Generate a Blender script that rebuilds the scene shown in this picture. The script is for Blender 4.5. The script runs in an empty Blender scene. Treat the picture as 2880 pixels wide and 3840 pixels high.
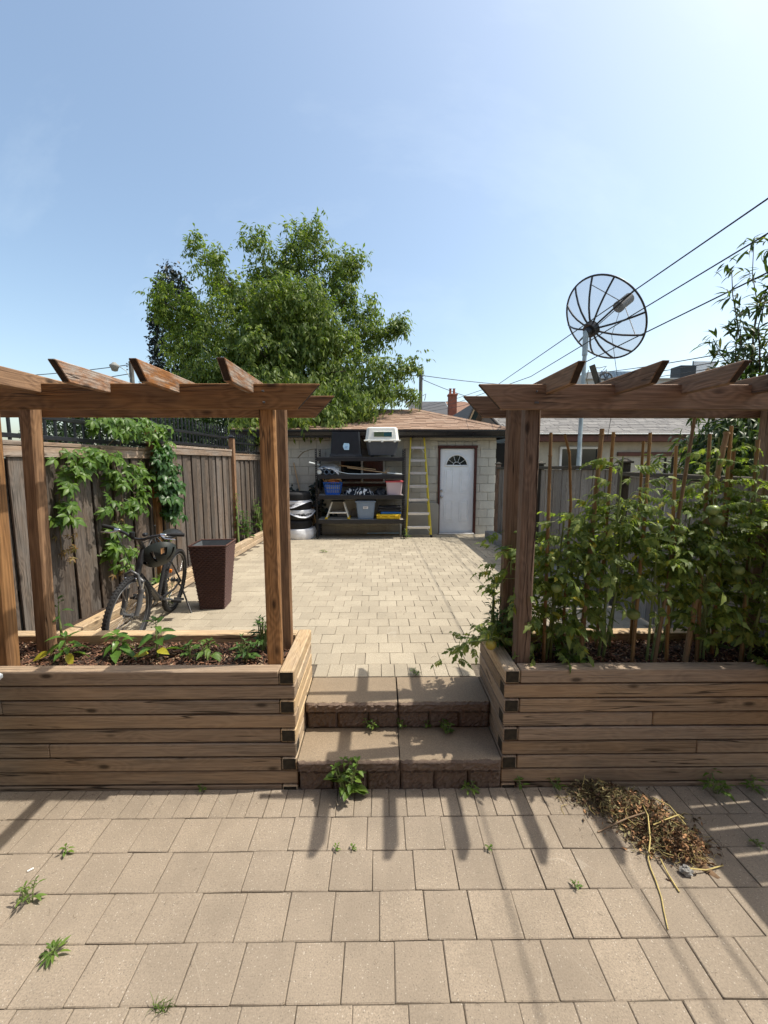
import bpy, math, random
import numpy as np
from mathutils import Vector, Matrix, Euler

R = math.radians
random.seed(7)
rng = np.random.default_rng(11)
scene = bpy.context.scene
COL = scene.collection

# ------------------------------------------------------------------ camera
cam_d = bpy.data.cameras.new('camera')
cam_d.sensor_fit = 'HORIZONTAL'
cam_d.sensor_width = 36.0
cam_d.lens = 19.5
cam_d.clip_start = 0.05
cam_d.clip_end = 600
cam = bpy.data.objects.new('camera', cam_d)
COL.objects.link(cam)
cam.location = (0, 0, 1.95)
cam.rotation_euler = (R(90 - 6.95), 0, R(-0.59))
scene.camera = cam

# ------------------------------------------------------------------ sky + sun
SUN = Vector((0.531, 0.055, 1.0)).normalized()
ELEV = math.asin(SUN.z)
AZ = math.atan2(SUN.x, SUN.y)
world = bpy.data.worlds.new('World')
scene.world = world
world.use_nodes = True
wn = world.node_tree
wn.nodes.clear()
sky = wn.nodes.new('ShaderNodeTexSky')
sky.sky_type = 'NISHITA'
sky.sun_disc = False
sky.sun_elevation = ELEV
sky.sun_rotation = AZ
sky.altitude = 100
sky.air_density = 1.0
sky.dust_density = 2.7
sky.ozone_density = 0.6
bg = wn.nodes.new('ShaderNodeBackground')
bg.inputs['Strength'].default_value = 0.15
wo = wn.nodes.new('ShaderNodeOutputWorld')
tcw = wn.nodes.new('ShaderNodeTexCoord')
mpw = wn.nodes.new('ShaderNodeMapping')
mpw.inputs['Rotation'].default_value = (0.3, 0.5, 0.7)
mpw.inputs['Scale'].default_value = (1.0, 4.5, 2.2)
nzw = wn.nodes.new('ShaderNodeTexNoise')
nzw.inputs['Scale'].default_value = 1.6
nzw.inputs['Detail'].default_value = 7
nzw.inputs['Roughness'].default_value = 0.62
rpw = wn.nodes.new('ShaderNodeMapRange')
rpw.inputs[1].default_value = 0.5
rpw.inputs[2].default_value = 0.85
rpw.inputs[4].default_value = 0.13
mxw = wn.nodes.new('ShaderNodeMix')
mxw.data_type = 'RGBA'
wn.links.new(tcw.outputs['Generated'], mpw.inputs['Vector'])
wn.links.new(mpw.outputs[0], nzw.inputs['Vector'])
wn.links.new(nzw.outputs['Fac'], rpw.inputs[0])
wn.links.new(rpw.outputs[0], mxw.inputs['Factor'])
wn.links.new(sky.outputs[0], mxw.inputs[6])
mxw.inputs[7].default_value = (5.6, 6.0, 6.4, 1)
tnw = wn.nodes.new('ShaderNodeMix')
tnw.data_type = 'RGBA'
tnw.blend_type = 'MULTIPLY'
tnw.inputs['Factor'].default_value = 1.0
tnw.inputs[7].default_value = (1.04, 1.05, 0.965, 1)
wn.links.new(mxw.outputs[2], tnw.inputs[6])
wn.links.new(tnw.outputs[2], bg.inputs['Color'])
wn.links.new(bg.outputs[0], wo.inputs['Surface'])

sun_d = bpy.data.lights.new('sun', 'SUN')
sun_d.energy = 3.3
sun_d.angle = R(0.53)
sun_d.color = (1.0, 0.94, 0.84)
sun = bpy.data.objects.new('sun', sun_d)
COL.objects.link(sun)
sun.rotation_euler = SUN.to_track_quat('Z', 'Y').to_euler()
sun.location = (12, 4, 20)

scene.view_settings.view_transform = 'Standard'
scene.view_settings.look = 'None'
scene.view_settings.exposure = 0.72
scene.view_settings.gamma = 1.0
scene.view_settings.use_curve_mapping = False
scene.render.engine = 'CYCLES'
scene.cycles.max_bounces = 6
scene.cycles.diffuse_bounces = 3
scene.cycles.glossy_bounces = 2
scene.cycles.transmission_bounces = 4
scene.cycles.transparent_max_bounces = 12
scene.cycles.caustics_reflective = False
scene.cycles.caustics_refractive = False
scene.cycles.use_denoising = True

# ------------------------------------------------------------------ material helpers
class G:
    def __init__(s, name):
        s.m = bpy.data.materials.new(name)
        s.m.use_nodes = True
        s.t = s.m.node_tree
        s.t.nodes.clear()
        s.out = s.t.nodes.new('ShaderNodeOutputMaterial')

    def put(s, sock, v):
        if v is None:
            return
        if isinstance(v, bpy.types.NodeSocket):
            s.t.links.new(v, sock)
        else:
            if sock.type == 'RGBA' and isinstance(v, (tuple, list)) and len(v) == 3:
                v = (*v, 1.0)
            sock.default_value = v

    def n(s, typ, props=None, **inp):
        nd = s.t.nodes.new(typ)
        for k, v in (props or {}).items():
            setattr(nd, k, v)
        for k, v in inp.items():
            key = int(k[1:]) if (k[0] == 'i' and k[1:].isdigit()) else k.replace('_', ' ')
            s.put(nd.inputs[key], v)
        return nd

    def coord(s, which='Object'):
        return s.n('ShaderNodeTexCoord').outputs[which]

    def pos(s):
        return s.n('ShaderNodeNewGeometry').outputs['Position']

    def rnd(s):
        a = s.n('ShaderNodeObjectInfo').outputs['Random']
        b = s.n('ShaderNodeNewGeometry').outputs['Random Per Island']
        return s.math('FRACT', s.math('ADD', a, b), 0)

    def orand(s):
        return s.n('ShaderNodeObjectInfo').outputs['Random']

    def isl(s):
        return s.n('ShaderNodeNewGeometry').outputs['Random Per Island']

    def math(s, op, a, b=0.0, c=None, clamp=False):
        nd = s.n('ShaderNodeMath', {'operation': op, 'use_clamp': clamp}, i0=a, i1=b)
        if c is not None:
            s.put(nd.inputs[2], c)
        return nd.outputs[0]

    def vec(s, op, a, b=None, scale=None):
        nd = s.n('ShaderNodeVectorMath', {'operation': op}, i0=a)
        if b is not None:
            s.put(nd.inputs[1], b)
        if scale is not None:
            s.put(nd.inputs['Scale'], scale)
        return nd.outputs[0]

    def comb(s, x, y, z):
        return s.n('ShaderNodeCombineXYZ', None, X=x, Y=y, Z=z).outputs[0]

    def noise(s, v, scale=5, detail=3, rough=0.55, dist=0.0):
        return s.n('ShaderNodeTexNoise', None, Vector=v, Scale=scale, Detail=detail, Roughness=rough, Distortion=dist).outputs['Fac']

    def vor(s, v, scale=5, feature='F1', rnd=1.0, out='Distance'):
        return s.n('ShaderNodeTexVoronoi', {'feature': feature}, Vector=v, Scale=scale, Randomness=rnd).outputs[out]

    def mix(s, f, a, b, blend='MIX'):
        nd = s.n('ShaderNodeMix', {'data_type': 'RGBA', 'blend_type': blend})
        s.put(nd.inputs['Factor'], f)
        s.put(nd.inputs[6], a)
        s.put(nd.inputs[7], b)
        return nd.outputs[2]

    def ramp(s, f, stops, interp='LINEAR'):
        nd = s.n('ShaderNodeValToRGB', None, Fac=f)
        cr = nd.color_ramp
        cr.interpolation = interp
        while len(cr.elements) < len(stops):
            cr.elements.new(0.5)
        for e, (p, c) in zip(cr.elements, stops):
            e.position = p
            e.color = (c, c, c, 1) if isinstance(c, (int, float)) else (*c, 1)
        return nd.outputs[0]

    def mr(s, f, a, b, c, d):
        return s.n('ShaderNodeMapRange', None, i0=f, i1=a, i2=b, i3=c, i4=d).outputs[0]

    def bump(s, h, strength=0.3, dist=0.01, normal=None):
        nd = s.n('ShaderNodeBump', None, Strength=strength, Distance=dist, Height=h)
        if normal is not None:
            s.put(nd.inputs['Normal'], normal)
        return nd.outputs[0]

    def bsdf(s, color, rough=0.7, normal=None, metal=0.0, spec=0.4, **kw):
        p = s.n('ShaderNodeBsdfPrincipled')
        s.put(p.inputs['Base Color'], color)
        s.put(p.inputs['Roughness'], rough)
        s.put(p.inputs['Metallic'], metal)
        s.put(p.inputs['Specular IOR Level'], spec)
        if normal is not None:
            s.put(p.inputs['Normal'], normal)
        for k, v in kw.items():
            s.put(p.inputs[k.replace('_', ' ')], v)
        return p.outputs[0]

    def done(s, shader):
        s.t.links.new(shader, s.out.inputs['Surface'])
        return s.m


def wood(name, light, dark, knot=0.8, rings=0.5, grey=0.0, gscale=(1.1, 5.0, 5.0), greycol=(0.25, 0.23, 0.21), crack=0.7, var=0.25, stain=0.0, rough=0.78, bump=0.5, ksc=1.0):
    """grain runs along local X; every piece is shifted by its own random number"""
    g = G(name)
    rn = g.orand()
    off = g.comb(g.math('MULTIPLY', rn, 37.0), g.math('MULTIPLY', rn, 11.3), g.math('MULTIPLY', rn, 23.7))
    v = g.vec('ADD', g.coord('Object'), off)
    kd = g.vor(g.vec('MULTIPLY', v, (3.2 * ksc, 8.0 * ksc, 8.0 * ksc)), 1.0)
    kmask = g.mr(kd, 0.06, 0.15, 1.0, 0.0)
    flow = g.mr(kd, 0.0, 0.6, 1.0, 0.0)
    broad = g.noise(g.vec('MULTIPLY', v, (0.9, 9.0, 9.0)), 1.0, 2, 0.5)
    rg = g.math('ADD', g.math('MULTIPLY', broad, 15.0), g.math('MULTIPLY', flow, 5.0))
    ring = g.math('ADD', g.math('MULTIPLY', g.math('SINE', g.math('MULTIPLY', rg, 4.4)), 0.5), 0.5)
    fine = g.mr(g.noise(g.vec('MULTIPLY', v, (3.5, 120.0, 120.0)), 1.0, 3, 0.7), 0.25, 0.75, 0.0, 1.0)
    patch = g.noise(g.vec('MULTIPLY', v, (1.6, 4.0, 4.0)), 1.0, 4, 0.6)
    f = g.math('ADD', g.math('MULTIPLY', ring, rings * 0.55), g.math('MULTIPLY', fine, 0.6))
    f = g.math('ADD', f, g.math('MULTIPLY', patch, 0.3))
    f = g.mr(f, 0.3, 0.35 + rings * 0.55 + 0.35, 0.0, 1.0)
    col = g.mix(f, light, dark)
    if grey > 0:
        gm = g.ramp(g.noise(g.vec('MULTIPLY', v, gscale), 1.0, 5, 0.7), [(0.42, 0.0), (0.62, 1.0)])
        gc = g.mix(g.mr(fine, 0.3, 0.7, 0, 1), greycol, tuple(c * 0.45 for c in greycol))
        col = g.mix(g.math('MULTIPLY', gm, grey), col, gc)
    if stain > 0:
        sm = g.ramp(g.noise(g.vec('MULTIPLY', v, (2.2, 10.0, 3.0)), 1.0, 5, 0.65), [(0.56, 0.0), (0.74, 1.0)])
        col = g.mix(g.math('MULTIPLY', sm, stain), col, (0.035, 0.04, 0.018))
    col = g.mix(g.math('MULTIPLY', kmask, knot), col, tuple(c * 0.22 for c in dark))
    ck = g.noise(g.vec('MULTIPLY', v, (0.5, 17.0, 17.0)), 1.0, 2, 0.5, 0.1)
    ckm = g.ramp(g.noise(g.vec('MULTIPLY', v, (1.1, 6.0, 6.0)), 1.0, 2, 0.5), [(0.47, 0.0), (0.55, 1.0)])
    cm = g.math('MULTIPLY', g.mr(g.math('ABSOLUTE', g.math('SUBTRACT', ck, 0.52)), 0.003, 0.012, 1.0, 0.0), ckm)
    col = g.mix(g.math('MULTIPLY', cm, crack), col, tuple(c * 0.16 for c in dark))
    val = g.mr(rn, 0, 1, 1 - var, 1 + var * 0.7)
    hsv = g.n('ShaderNodeHueSaturation', None, Value=val, Saturation=g.mr(g.math('FRACT', g.math('MULTIPLY', rn, 7.13), 0), 0, 1, 0.85, 1.08), Color=col)
    h = g.math('SUBTRACT', g.math('MULTIPLY', fine, 0.6), g.math('MULTIPLY', cm, 1.5))
    h = g.math('ADD', h, g.math('MULTIPLY', ring, 0.25))
    return g.done(g.bsdf(hsv.outputs[0], rough, g.bump(h, bump, 0.004), spec=0.25))


def paver(name, cols, speck=(0.72, 0.67, 0.58), dirt=0.35, fine=160.0):
    g = G(name)
    r = g.rnd()
    base = g.ramp(r, [(0.0, cols[0]), (0.5, cols[1]), (1.0, cols[2])])
    p = g.pos()
    n1 = g.noise(p, fine, 3, 0.7)
    base = g.mix(g.mr(n1, 0.3, 0.7, 0.0, 1.0), g.mix(0.6, base, (0.0, 0.0, 0.0), 'MULTIPLY') if False else tuple(c * 0.62 for c in cols[1]), base)
    # pale aggregate chips and dark specks
    vd = g.vor(p, 105.0)
    vc = g.vor(p, 105.0, out='Color')
    sep = g.n('ShaderNodeSeparateColor', None, Color=vc)
    chip = g.math('MULTIPLY', g.math('LESS_THAN', vd, 0.26), g.math('GREATER_THAN', sep.outputs[0], 0.84))
    base = g.mix(g.math('MULTIPLY', chip, 0.34), base, speck)
    vd2 = g.vor(p, 120.0)
    vc2 = g.n('ShaderNodeSeparateColor', None, Color=g.vor(p, 120.0, out='Color'))
    dk = g.math('MULTIPLY', g.math('LESS_THAN', vd2, 0.28), g.math('GREATER_THAN', vc2.outputs[1], 0.8))
    base = g.mix(g.math('MULTIPLY', dk, 0.55), base, (0.11, 0.095, 0.08))
    d = g.ramp(g.noise(p, 2.3, 5, 0.62), [(0.4, 0.0), (0.72, 1.0)])
    base = g.mix(g.math('MULTIPLY', d, dirt), base, tuple(c * 0.5 for c in cols[0]))
    sc = g.noise(g.vec('MULTIPLY', p, (3.0, 1.2, 1.0)), 1.0, 2, 0.4, 0.6)
    base = g.mix(g.math('MULTIPLY', g.mr(g.math('ABSOLUTE', g.math('SUBTRACT', sc, 0.56)), 0.0, 0.004, 0.13, 0.0), g.ramp(g.noise(p, 1.7, 2, 0.5), [(0.55, 0.0), (0.62, 1.0)])), base, speck)
    d2 = g.ramp(g.noise(p, 9.0, 4, 0.7), [(0.5, 0.0), (0.75, 1.0)])
    base = g.mix(g.math('MULTIPLY', d2, dirt * 0.7), base, tuple(c * 0.62 for c in cols[1]))
    h = g.math('ADD', n1, g.math('MULTIPLY', g.noise(p, 30.0, 2, 0.5), 0.6))
    return g.done(g.bsdf(base, 0.9, g.bump(h, 0.35, 0.003), spec=0.25))


def plain(name, col, rough=0.6, metal=0.0, noise=0.12, nscale=14.0, bump=0.0, spec=0.4, rvar=0.0, coords='Object'):
    g = G(name)
    v = g.coord(coords)
    n = g.noise(v, nscale, 4, 0.6)
    c = g.mix(g.mr(n, 0.3, 0.7, 0, 1), tuple(x * (1 - noise) for x in col), tuple(min(1, x * (1 + noise)) for x in col))
    if rvar:
        c = g.n('ShaderNodeHueSaturation', None, Value=g.mr(g.rnd(), 0, 1, 1 - rvar, 1 + rvar), Color=c).outputs[0]
    nm = g.bump(g.noise(v, nscale * 6, 3, 0.6), bump, 0.003) if bump else None
    return g.done(g.bsdf(c, g.mr(n, 0.2, 0.8, max(0.02, rough - 0.07), min(1, rough + 0.07)), nm, metal, spec))


def leafy(name, a, b, c, trans=0.35, rough=0.5, yellow=0.0):
    """leaf tissue: colour differs leaf by leaf, light passes through"""
    g = G(name)
    r = g.rnd()
    stops = [(0.0, a), (0.55, b), (1.0, c)]
    if yellow:
        stops = [(0.0, a), (0.5, b), (1 - yellow, c), (1.0, (0.42, 0.36, 0.05))]
    col = g.ramp(r, stops)
    n = g.noise(g.pos(), 60, 2, 0.5)
    col = g.mix(g.mr(n, 0.3, 0.7, 0, 1), g.mix(1.0, col, (0.78, 0.8, 0.75), 'MULTIPLY'), col)
    p = g.bsdf(col, rough, g.bump(n, 0.2, 0.002), spec=0.35)
    tcol = g.mix(1.0, col, (1.4, 1.5, 0.6), 'MULTIPLY')
    tr = g.n('ShaderNodeBsdfTranslucent', None, Color=tcol).outputs[0]
    ms = g.n('ShaderNodeMixShader', None, Fac=trans)
    g.put(ms.inputs[1], p)
    g.put(ms.inputs[2], tr)
    return g.done(ms.outputs[0])


def shingle(name, a, b, c):
    g = G(name)
    col = g.ramp(g.rnd(), [(0.0, a), (0.5, b), (1.0, c)])
    n = g.noise(g.pos(), 55, 3, 0.75)
    col = g.mix(g.mr(n, 0.3, 0.7, 0, 0.6), col, tuple(x * 0.45 for x in b))
    return g.done(g.bsdf(col, 0.92, g.bump(n, 0.4, 0.004), spec=0.2))


def brick_wall(name, a, b):
    return plain(name, a, 0.9, noise=0.3, nscale=3, bump=0.3)


M = {}
M['pergola'] = wood('stained_cedar', (0.37, 0.205, 0.095), (0.145, 0.074, 0.034), knot=0.85, rings=0.45, grey=0.35, greycol=(0.13, 0.085, 0.06), crack=0.75, var=0.22)
M['pergola_r'] = wood('weathered_brown_cedar', (0.30, 0.185, 0.115), (0.125, 0.075, 0.047), knot=0.85, rings=0.45, grey=0.45, greycol=(0.18, 0.135, 0.105), crack=0.85, var=0.2)
M['rafter_grey'] = wood('flaking_stained_cedar', (0.32, 0.15, 0.06), (0.12, 0.055, 0.025), knot=0.8, rings=0.6, grey=0.95, gscale=(7.0, 28.0, 28.0), greycol=(0.40, 0.34, 0.28), crack=0.8, var=0.2)
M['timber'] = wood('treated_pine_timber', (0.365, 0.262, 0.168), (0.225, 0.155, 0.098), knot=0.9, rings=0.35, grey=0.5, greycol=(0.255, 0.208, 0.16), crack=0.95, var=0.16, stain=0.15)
M['timber_pale_sunlit'] = wood('pale_sunlit_pine_timber', (0.55, 0.41, 0.25), (0.36, 0.245, 0.14), knot=0.7, rings=0.6, grey=0.35, greycol=(0.40, 0.35, 0.29), crack=0.9, var=0.12)  # brighter pine copy with sunlight put into its colour; also the pale edging
M['endgrain'] = plain('dark_mossy_end_grain', (0.026, 0.021, 0.013), 0.95, noise=0.55, nscale=30, bump=0.6)
M['endcut'] = plain('dark_rafter_end_grain', (0.035, 0.021, 0.014), 0.95, noise=0.5, nscale=40, bump=0.5)
M['fence'] = wood('grey_weathered_fence_board', (0.17, 0.13, 0.10), (0.055, 0.04, 0.03), knot=0.7, rings=0.7, grey=0.75, greycol=(0.165, 0.15, 0.135), crack=0.8, var=0.4, stain=0.12)
M['fence_rail'] = wood('weathered_fence_rail', (0.36, 0.26, 0.18), (0.19, 0.12, 0.08), grey=0.7, greycol=(0.36, 0.32, 0.28), var=0.2)
M['fence_post'] = wood('orange_brown_fence_post', (0.36, 0.19, 0.085), (0.17, 0.08, 0.035), grey=0.3, greycol=(0.2, 0.17, 0.14), var=0.15)
M['fence_r'] = wood('silver_grey_fence_board', (0.30, 0.275, 0.24), (0.15, 0.13, 0.11), knot=0.5, rings=0.5, grey=0.85, greycol=(0.33, 0.315, 0.29), crack=0.5, var=0.22)
M['fence_dark'] = wood('dark_fence_cap', (0.09, 0.075, 0.055), (0.035, 0.03, 0.022), grey=0.5, greycol=(0.10, 0.095, 0.075), var=0.2)
M['bamboo'] = wood('dry_bamboo', (0.33, 0.21, 0.09), (0.19, 0.105, 0.045), knot=0.2, rings=0.2, grey=0.35, greycol=(0.20, 0.13, 0.07), crack=0.3, var=0.35, rough=0.55, bump=0.15)
M['dowel'] = wood('pale_dowel', (0.55, 0.37, 0.2), (0.4, 0.25, 0.12), knot=0.2, rings=0.3, crack=0.2, var=0.2)
M['paver'] = paver('beige_concrete_paver', ((0.31, 0.255, 0.194), (0.35, 0.288, 0.218), (0.392, 0.322, 0.243)), dirt=0.5)
M['paver_up'] = paver('pale_concrete_paver', ((0.365, 0.315, 0.235), (0.435, 0.375, 0.28), (0.51, 0.445, 0.335)), dirt=0.32)
M['slab'] = paver('brown_step_slab', ((0.30, 0.232, 0.158), (0.32, 0.248, 0.17), (0.335, 0.262, 0.182)), speck=(0.5, 0.42, 0.32), dirt=0.3)
M['rock'] = paver('rough_brown_stone_face', ((0.16, 0.115, 0.087), (0.18, 0.13, 0.098), (0.2, 0.145, 0.11)), speck=(0.26, 0.18, 0.13), dirt=0.45, fine=90)
M['curb'] = paver('grey_curb_block', ((0.30, 0.29, 0.27), (0.34, 0.33, 0.31), (0.38, 0.37, 0.35)), dirt=0.3)
M['joint'] = plain('joint_sand', (0.12, 0.098, 0.073), 0.97, noise=0.4, nscale=60, bump=0.6)
M['soil'] = plain('dark_soil', (0.05, 0.033, 0.023), 0.97, noise=0.5, nscale=40, bump=0.8)
M['mulch'] = plain('bark_mulch', (0.125, 0.062, 0.036), 0.92, noise=0.4, nscale=50, rvar=0.75)
M['mulch_pale'] = plain('pale_bark_chip', (0.36, 0.25, 0.16), 0.92, noise=0.3, nscale=50, rvar=0.4)
M['ground'] = plain('dry_ground', (0.16, 0.14, 0.10), 0.97, noise=0.35, nscale=1.5, bump=0.4)


def block_mat():
    g = G('cream_grey_concrete_block')
    col = g.ramp(g.rnd(), [(0, (0.58, 0.555, 0.475)), (0.5, (0.625, 0.60, 0.52)), (1, (0.665, 0.64, 0.56))])
    p = g.pos()
    n = g.noise(p, 70, 3, 0.7)
    col = g.mix(g.mr(n, 0.3, 0.75, 0, 0.35), col, (0.22, 0.21, 0.18))
    d = g.ramp(g.noise(g.vec('MULTIPLY', p, (2.4, 2.4, 1.1)), 1.0, 5, 0.65), [(0.45, 0.0), (0.75, 1.0)])
    col = g.mix(g.math('MULTIPLY', d, 0.45), col, (0.22, 0.205, 0.175))
    return g.done(g.bsdf(col, 0.92, g.bump(n, 0.5, 0.004), spec=0.2))


M['block'] = block_mat()
M['mortar'] = plain('grey_mortar', (0.40, 0.385, 0.335), 0.95, noise=0.25, nscale=25, bump=0.4)
M['black_metal'] = plain('black_powder_coated_steel', (0.012, 0.013, 0.016), 0.42, noise=0.2, nscale=30, spec=0.5)
M['gutter'] = plain('glossy_black_gutter', (0.012, 0.013, 0.016), 0.3, noise=0.2, nscale=5, spec=0.5)
M['shingle'] = shingle('terracotta_asphalt_shingle', (0.255, 0.165, 0.115), (0.325, 0.215, 0.15), (0.375, 0.265, 0.195))
M['shingle_grey'] = shingle('grey_asphalt_shingle', (0.19, 0.18, 0.17), (0.24, 0.228, 0.215), (0.30, 0.285, 0.265))
M['shingle_dark'] = shingle('charcoal_asphalt_shingle', (0.08, 0.08, 0.085), (0.10, 0.10, 0.105), (0.13, 0.13, 0.135))
M['stucco'] = plain('cream_stucco', (0.46, 0.42, 0.34), 0.93, noise=0.12, nscale=9, bump=0.7)
M['brick'] = plain('red_brick', (0.30, 0.10, 0.06), 0.9, noise=0.3, nscale=6, rvar=0.2)
M['green_wall'] = plain('dark_green_siding', (0.022, 0.035, 0.026), 0.7, noise=0.2, nscale=4)
M['white_paint'] = plain('white_door_paint', (0.86, 0.885, 0.90), 0.42, noise=0.04, nscale=6)
M['white_trim'] = plain('white_window_trim', (0.72, 0.71, 0.68), 0.5, noise=0.06, nscale=9)
M['door_frame'] = plain('dark_red_brown_frame', (0.075, 0.022, 0.016), 0.6, noise=0.3, nscale=12)
M['brown_trim'] = plain('brown_trim', (0.11, 0.04, 0.026), 0.6, noise=0.25, nscale=7)
M['glass'] = plain('dark_window_glass', (0.012, 0.016, 0.018), 0.06, noise=0.3, nscale=2, spec=0.8)
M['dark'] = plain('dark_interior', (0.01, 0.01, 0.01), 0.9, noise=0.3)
M['steel'] = plain('brushed_steel', (0.55, 0.55, 0.55), 0.3, metal=1.0, noise=0.08)
M['alu'] = plain('aluminium', (0.72, 0.73, 0.74), 0.35, metal=0.85, noise=0.06)
M['galv'] = plain('galvanised_pole', (0.36, 0.42, 0.44), 0.5, metal=0.35, noise=0.25, nscale=8)
M['yellow_fg'] = plain('yellow_fibreglass', (0.62, 0.50, 0.045), 0.5, noise=0.1)
M['rubber'] = plain('black_rubber', (0.014, 0.014, 0.015), 0.75, noise=0.3, nscale=40)
M['bike_black'] = plain('satin_black_bike_paint', (0.022, 0.022, 0.024), 0.33, noise=0.2, spec=0.5)
M['fork'] = plain('dark_grey_fork', (0.085, 0.087, 0.09), 0.32, noise=0.15, spec=0.5)
M['chrome'] = plain('polished_metal', (0.7, 0.7, 0.7), 0.18, metal=1.0, noise=0.04)
M['helmet'] = plain('matt_dark_green_helmet_shell', (0.022, 0.028, 0.026), 0.48, noise=0.15)
M['foam'] = plain('black_helmet_foam', (0.012, 0.012, 0.012), 0.9)
M['grey_tag'] = plain('pale_grey_pad', (0.40, 0.41, 0.43), 0.7)
M['orange_refl'] = plain('orange_reflector', (0.85, 0.22, 0.02), 0.2, noise=0.1)
M['wicker'] = plain('dark_brown_wicker', (0.085, 0.04, 0.03), 0.45, noise=0.3, nscale=60, rvar=0.3)
M['liner'] = plain('grey_plastic_liner', (0.10, 0.11, 0.115), 0.55)
M['tote_black'] = plain('black_plastic_tote', (0.014, 0.016, 0.02), 0.42, noise=0.15)
M['sticker'] = plain('pale_blue_sticker', (0.45, 0.68, 0.85), 0.5, noise=0.1)
M['sticker_w'] = plain('white_sticker', (0.75, 0.75, 0.74), 0.5, noise=0.05)
M['crate_top'] = plain('cream_plastic', (0.74, 0.73, 0.66), 0.42, noise=0.05)
M['crate_bot'] = plain('slate_grey_plastic', (0.06, 0.066, 0.078), 0.5, noise=0.1)
M['grille_y'] = plain('yellow_green_grille', (0.45, 0.42, 0.06), 0.5)
M['grille_b'] = plain('teal_grille', (0.05, 0.22, 0.25), 0.5)
M['blue'] = plain('blue_plastic', (0.02, 0.13, 0.55), 0.38, noise=0.1)
M['blue2'] = plain('mid_blue_plastic', (0.04, 0.17, 0.48), 0.45, noise=0.1)
M['orange'] = plain('orange_cloth', (0.75, 0.26, 0.11), 0.85, noise=0.2, nscale=30)
M['straw'] = plain('tan_straw', (0.5, 0.33, 0.18), 0.8, noise=0.2)
M['grey_tote'] = plain('blue_grey_plastic_tote', (0.20, 0.27, 0.36), 0.45, noise=0.06)
M['red_lid'] = plain('red_plastic_lid', (0.62, 0.10, 0.12), 0.4, noise=0.1)
M['yellow_case'] = plain('yellow_plastic_case', (0.80, 0.52, 0.02), 0.4, noise=0.08)
M['ivory'] = plain('ivory_painted_metal', (0.70, 0.68, 0.60), 0.4, noise=0.05)
M['deck_board'] = plain('grey_particle_board', (0.36, 0.34, 0.30), 0.9, noise=0.15, nscale=40)
M['board_grey'] = plain('beige_grey_board', (0.38, 0.37, 0.33), 0.6, noise=0.12, nscale=3)
M['bag'] = plain('white_plastic_bag', (0.72, 0.73, 0.75), 0.35, noise=0.1, nscale=9, bump=0.5)
M['white_plastic'] = plain('pale_plastic', (0.70, 0.74, 0.72), 0.4, noise=0.04)
M['pole_wood'] = wood('grey_utility_pole_wood', (0.18, 0.165, 0.14), (0.09, 0.08, 0.065), grey=0.5, greycol=(0.18, 0.175, 0.16), var=0.1)
M['cable'] = plain('black_cable', (0.012, 0.013, 0.014), 0.6)
M['bark'] = plain('tree_bark', (0.11, 0.085, 0.06), 0.95, noise=0.4, nscale=12, bump=0.8)
M['stem'] = plain('green_stem', (0.17, 0.22, 0.075), 0.6, noise=0.25, nscale=20)
M['stem_brown'] = plain('woody_stem', (0.20, 0.145, 0.07), 0.7, noise=0.3, nscale=20)
M['tomato'] = plain('unripe_green_tomato', (0.18, 0.235, 0.075), 0.32, noise=0.18, nscale=14, rvar=0.2)
M['tomato_y'] = plain('ripening_yellow_tomato', (0.42, 0.34, 0.06), 0.28, noise=0.18, nscale=14)
M['corr'] = plain('blue_grey_corrugated_steel', (0.28, 0.36, 0.44), 0.5, noise=0.1)
M['precast'] = plain('pale_grey_precast', (0.46, 0.45, 0.43), 0.9, noise=0.1, nscale=0.5)
M['concrete'] = plain('lamp_housing', (0.24, 0.235, 0.21), 0.7)
M['boxelder'] = leafy('boxelder_leaf', (0.078, 0.125, 0.027), (0.145, 0.21, 0.042), (0.27, 0.32, 0.07), 0.45, 0.5)
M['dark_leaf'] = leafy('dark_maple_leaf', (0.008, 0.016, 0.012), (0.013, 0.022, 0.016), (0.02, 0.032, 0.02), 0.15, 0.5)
M['hedge_leaf'] = leafy('dark_hedge_leaf', (0.022, 0.045, 0.014), (0.035, 0.066, 0.018), (0.055, 0.092, 0.026), 0.25, 0.45)  # dark green is the leaf's own colour
M['peach'] = leafy('peach_leaf', (0.035, 0.065, 0.022), (0.06, 0.10, 0.03), (0.11, 0.16, 0.04), 0.35, 0.4, yellow=0.04)
M['creeper'] = leafy('creeper_leaf', (0.065, 0.135, 0.020), (0.10, 0.185, 0.026), (0.145, 0.235, 0.035), 0.38, 0.42)
M['creeper_dk'] = leafy('dark_creeper_leaf', (0.030, 0.085, 0.020), (0.048, 0.115, 0.026), (0.07, 0.15, 0.034), 0.3, 0.36)
M['creeper_rust'] = leafy('rusty_creeper_leaf', (0.16, 0.10, 0.03), (0.22, 0.12, 0.035), (0.18, 0.16, 0.04), 0.3, 0.5)
M['tomato_leaf'] = leafy('tomato_leaf', (0.105, 0.16, 0.042), (0.185, 0.25, 0.062), (0.32, 0.37, 0.10), 0.5, 0.5, yellow=0.045)
M['pepper'] = leafy('pepper_leaf', (0.075, 0.16, 0.03), (0.11, 0.21, 0.038), (0.155, 0.26, 0.045), 0.35, 0.32)
M['yellow_leaf'] = leafy('yellow_leaf', (0.45, 0.42, 0.04), (0.5, 0.45, 0.05), (0.55, 0.48, 0.06), 0.35, 0.4)
M['mint'] = leafy('mint_leaf', (0.05, 0.11, 0.03), (0.075, 0.15, 0.036), (0.11, 0.20, 0.045), 0.3, 0.4)
M['weed'] = leafy('weed_leaf', (0.085, 0.15, 0.028), (0.12, 0.20, 0.035), (0.17, 0.25, 0.045), 0.35, 0.5)
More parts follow.
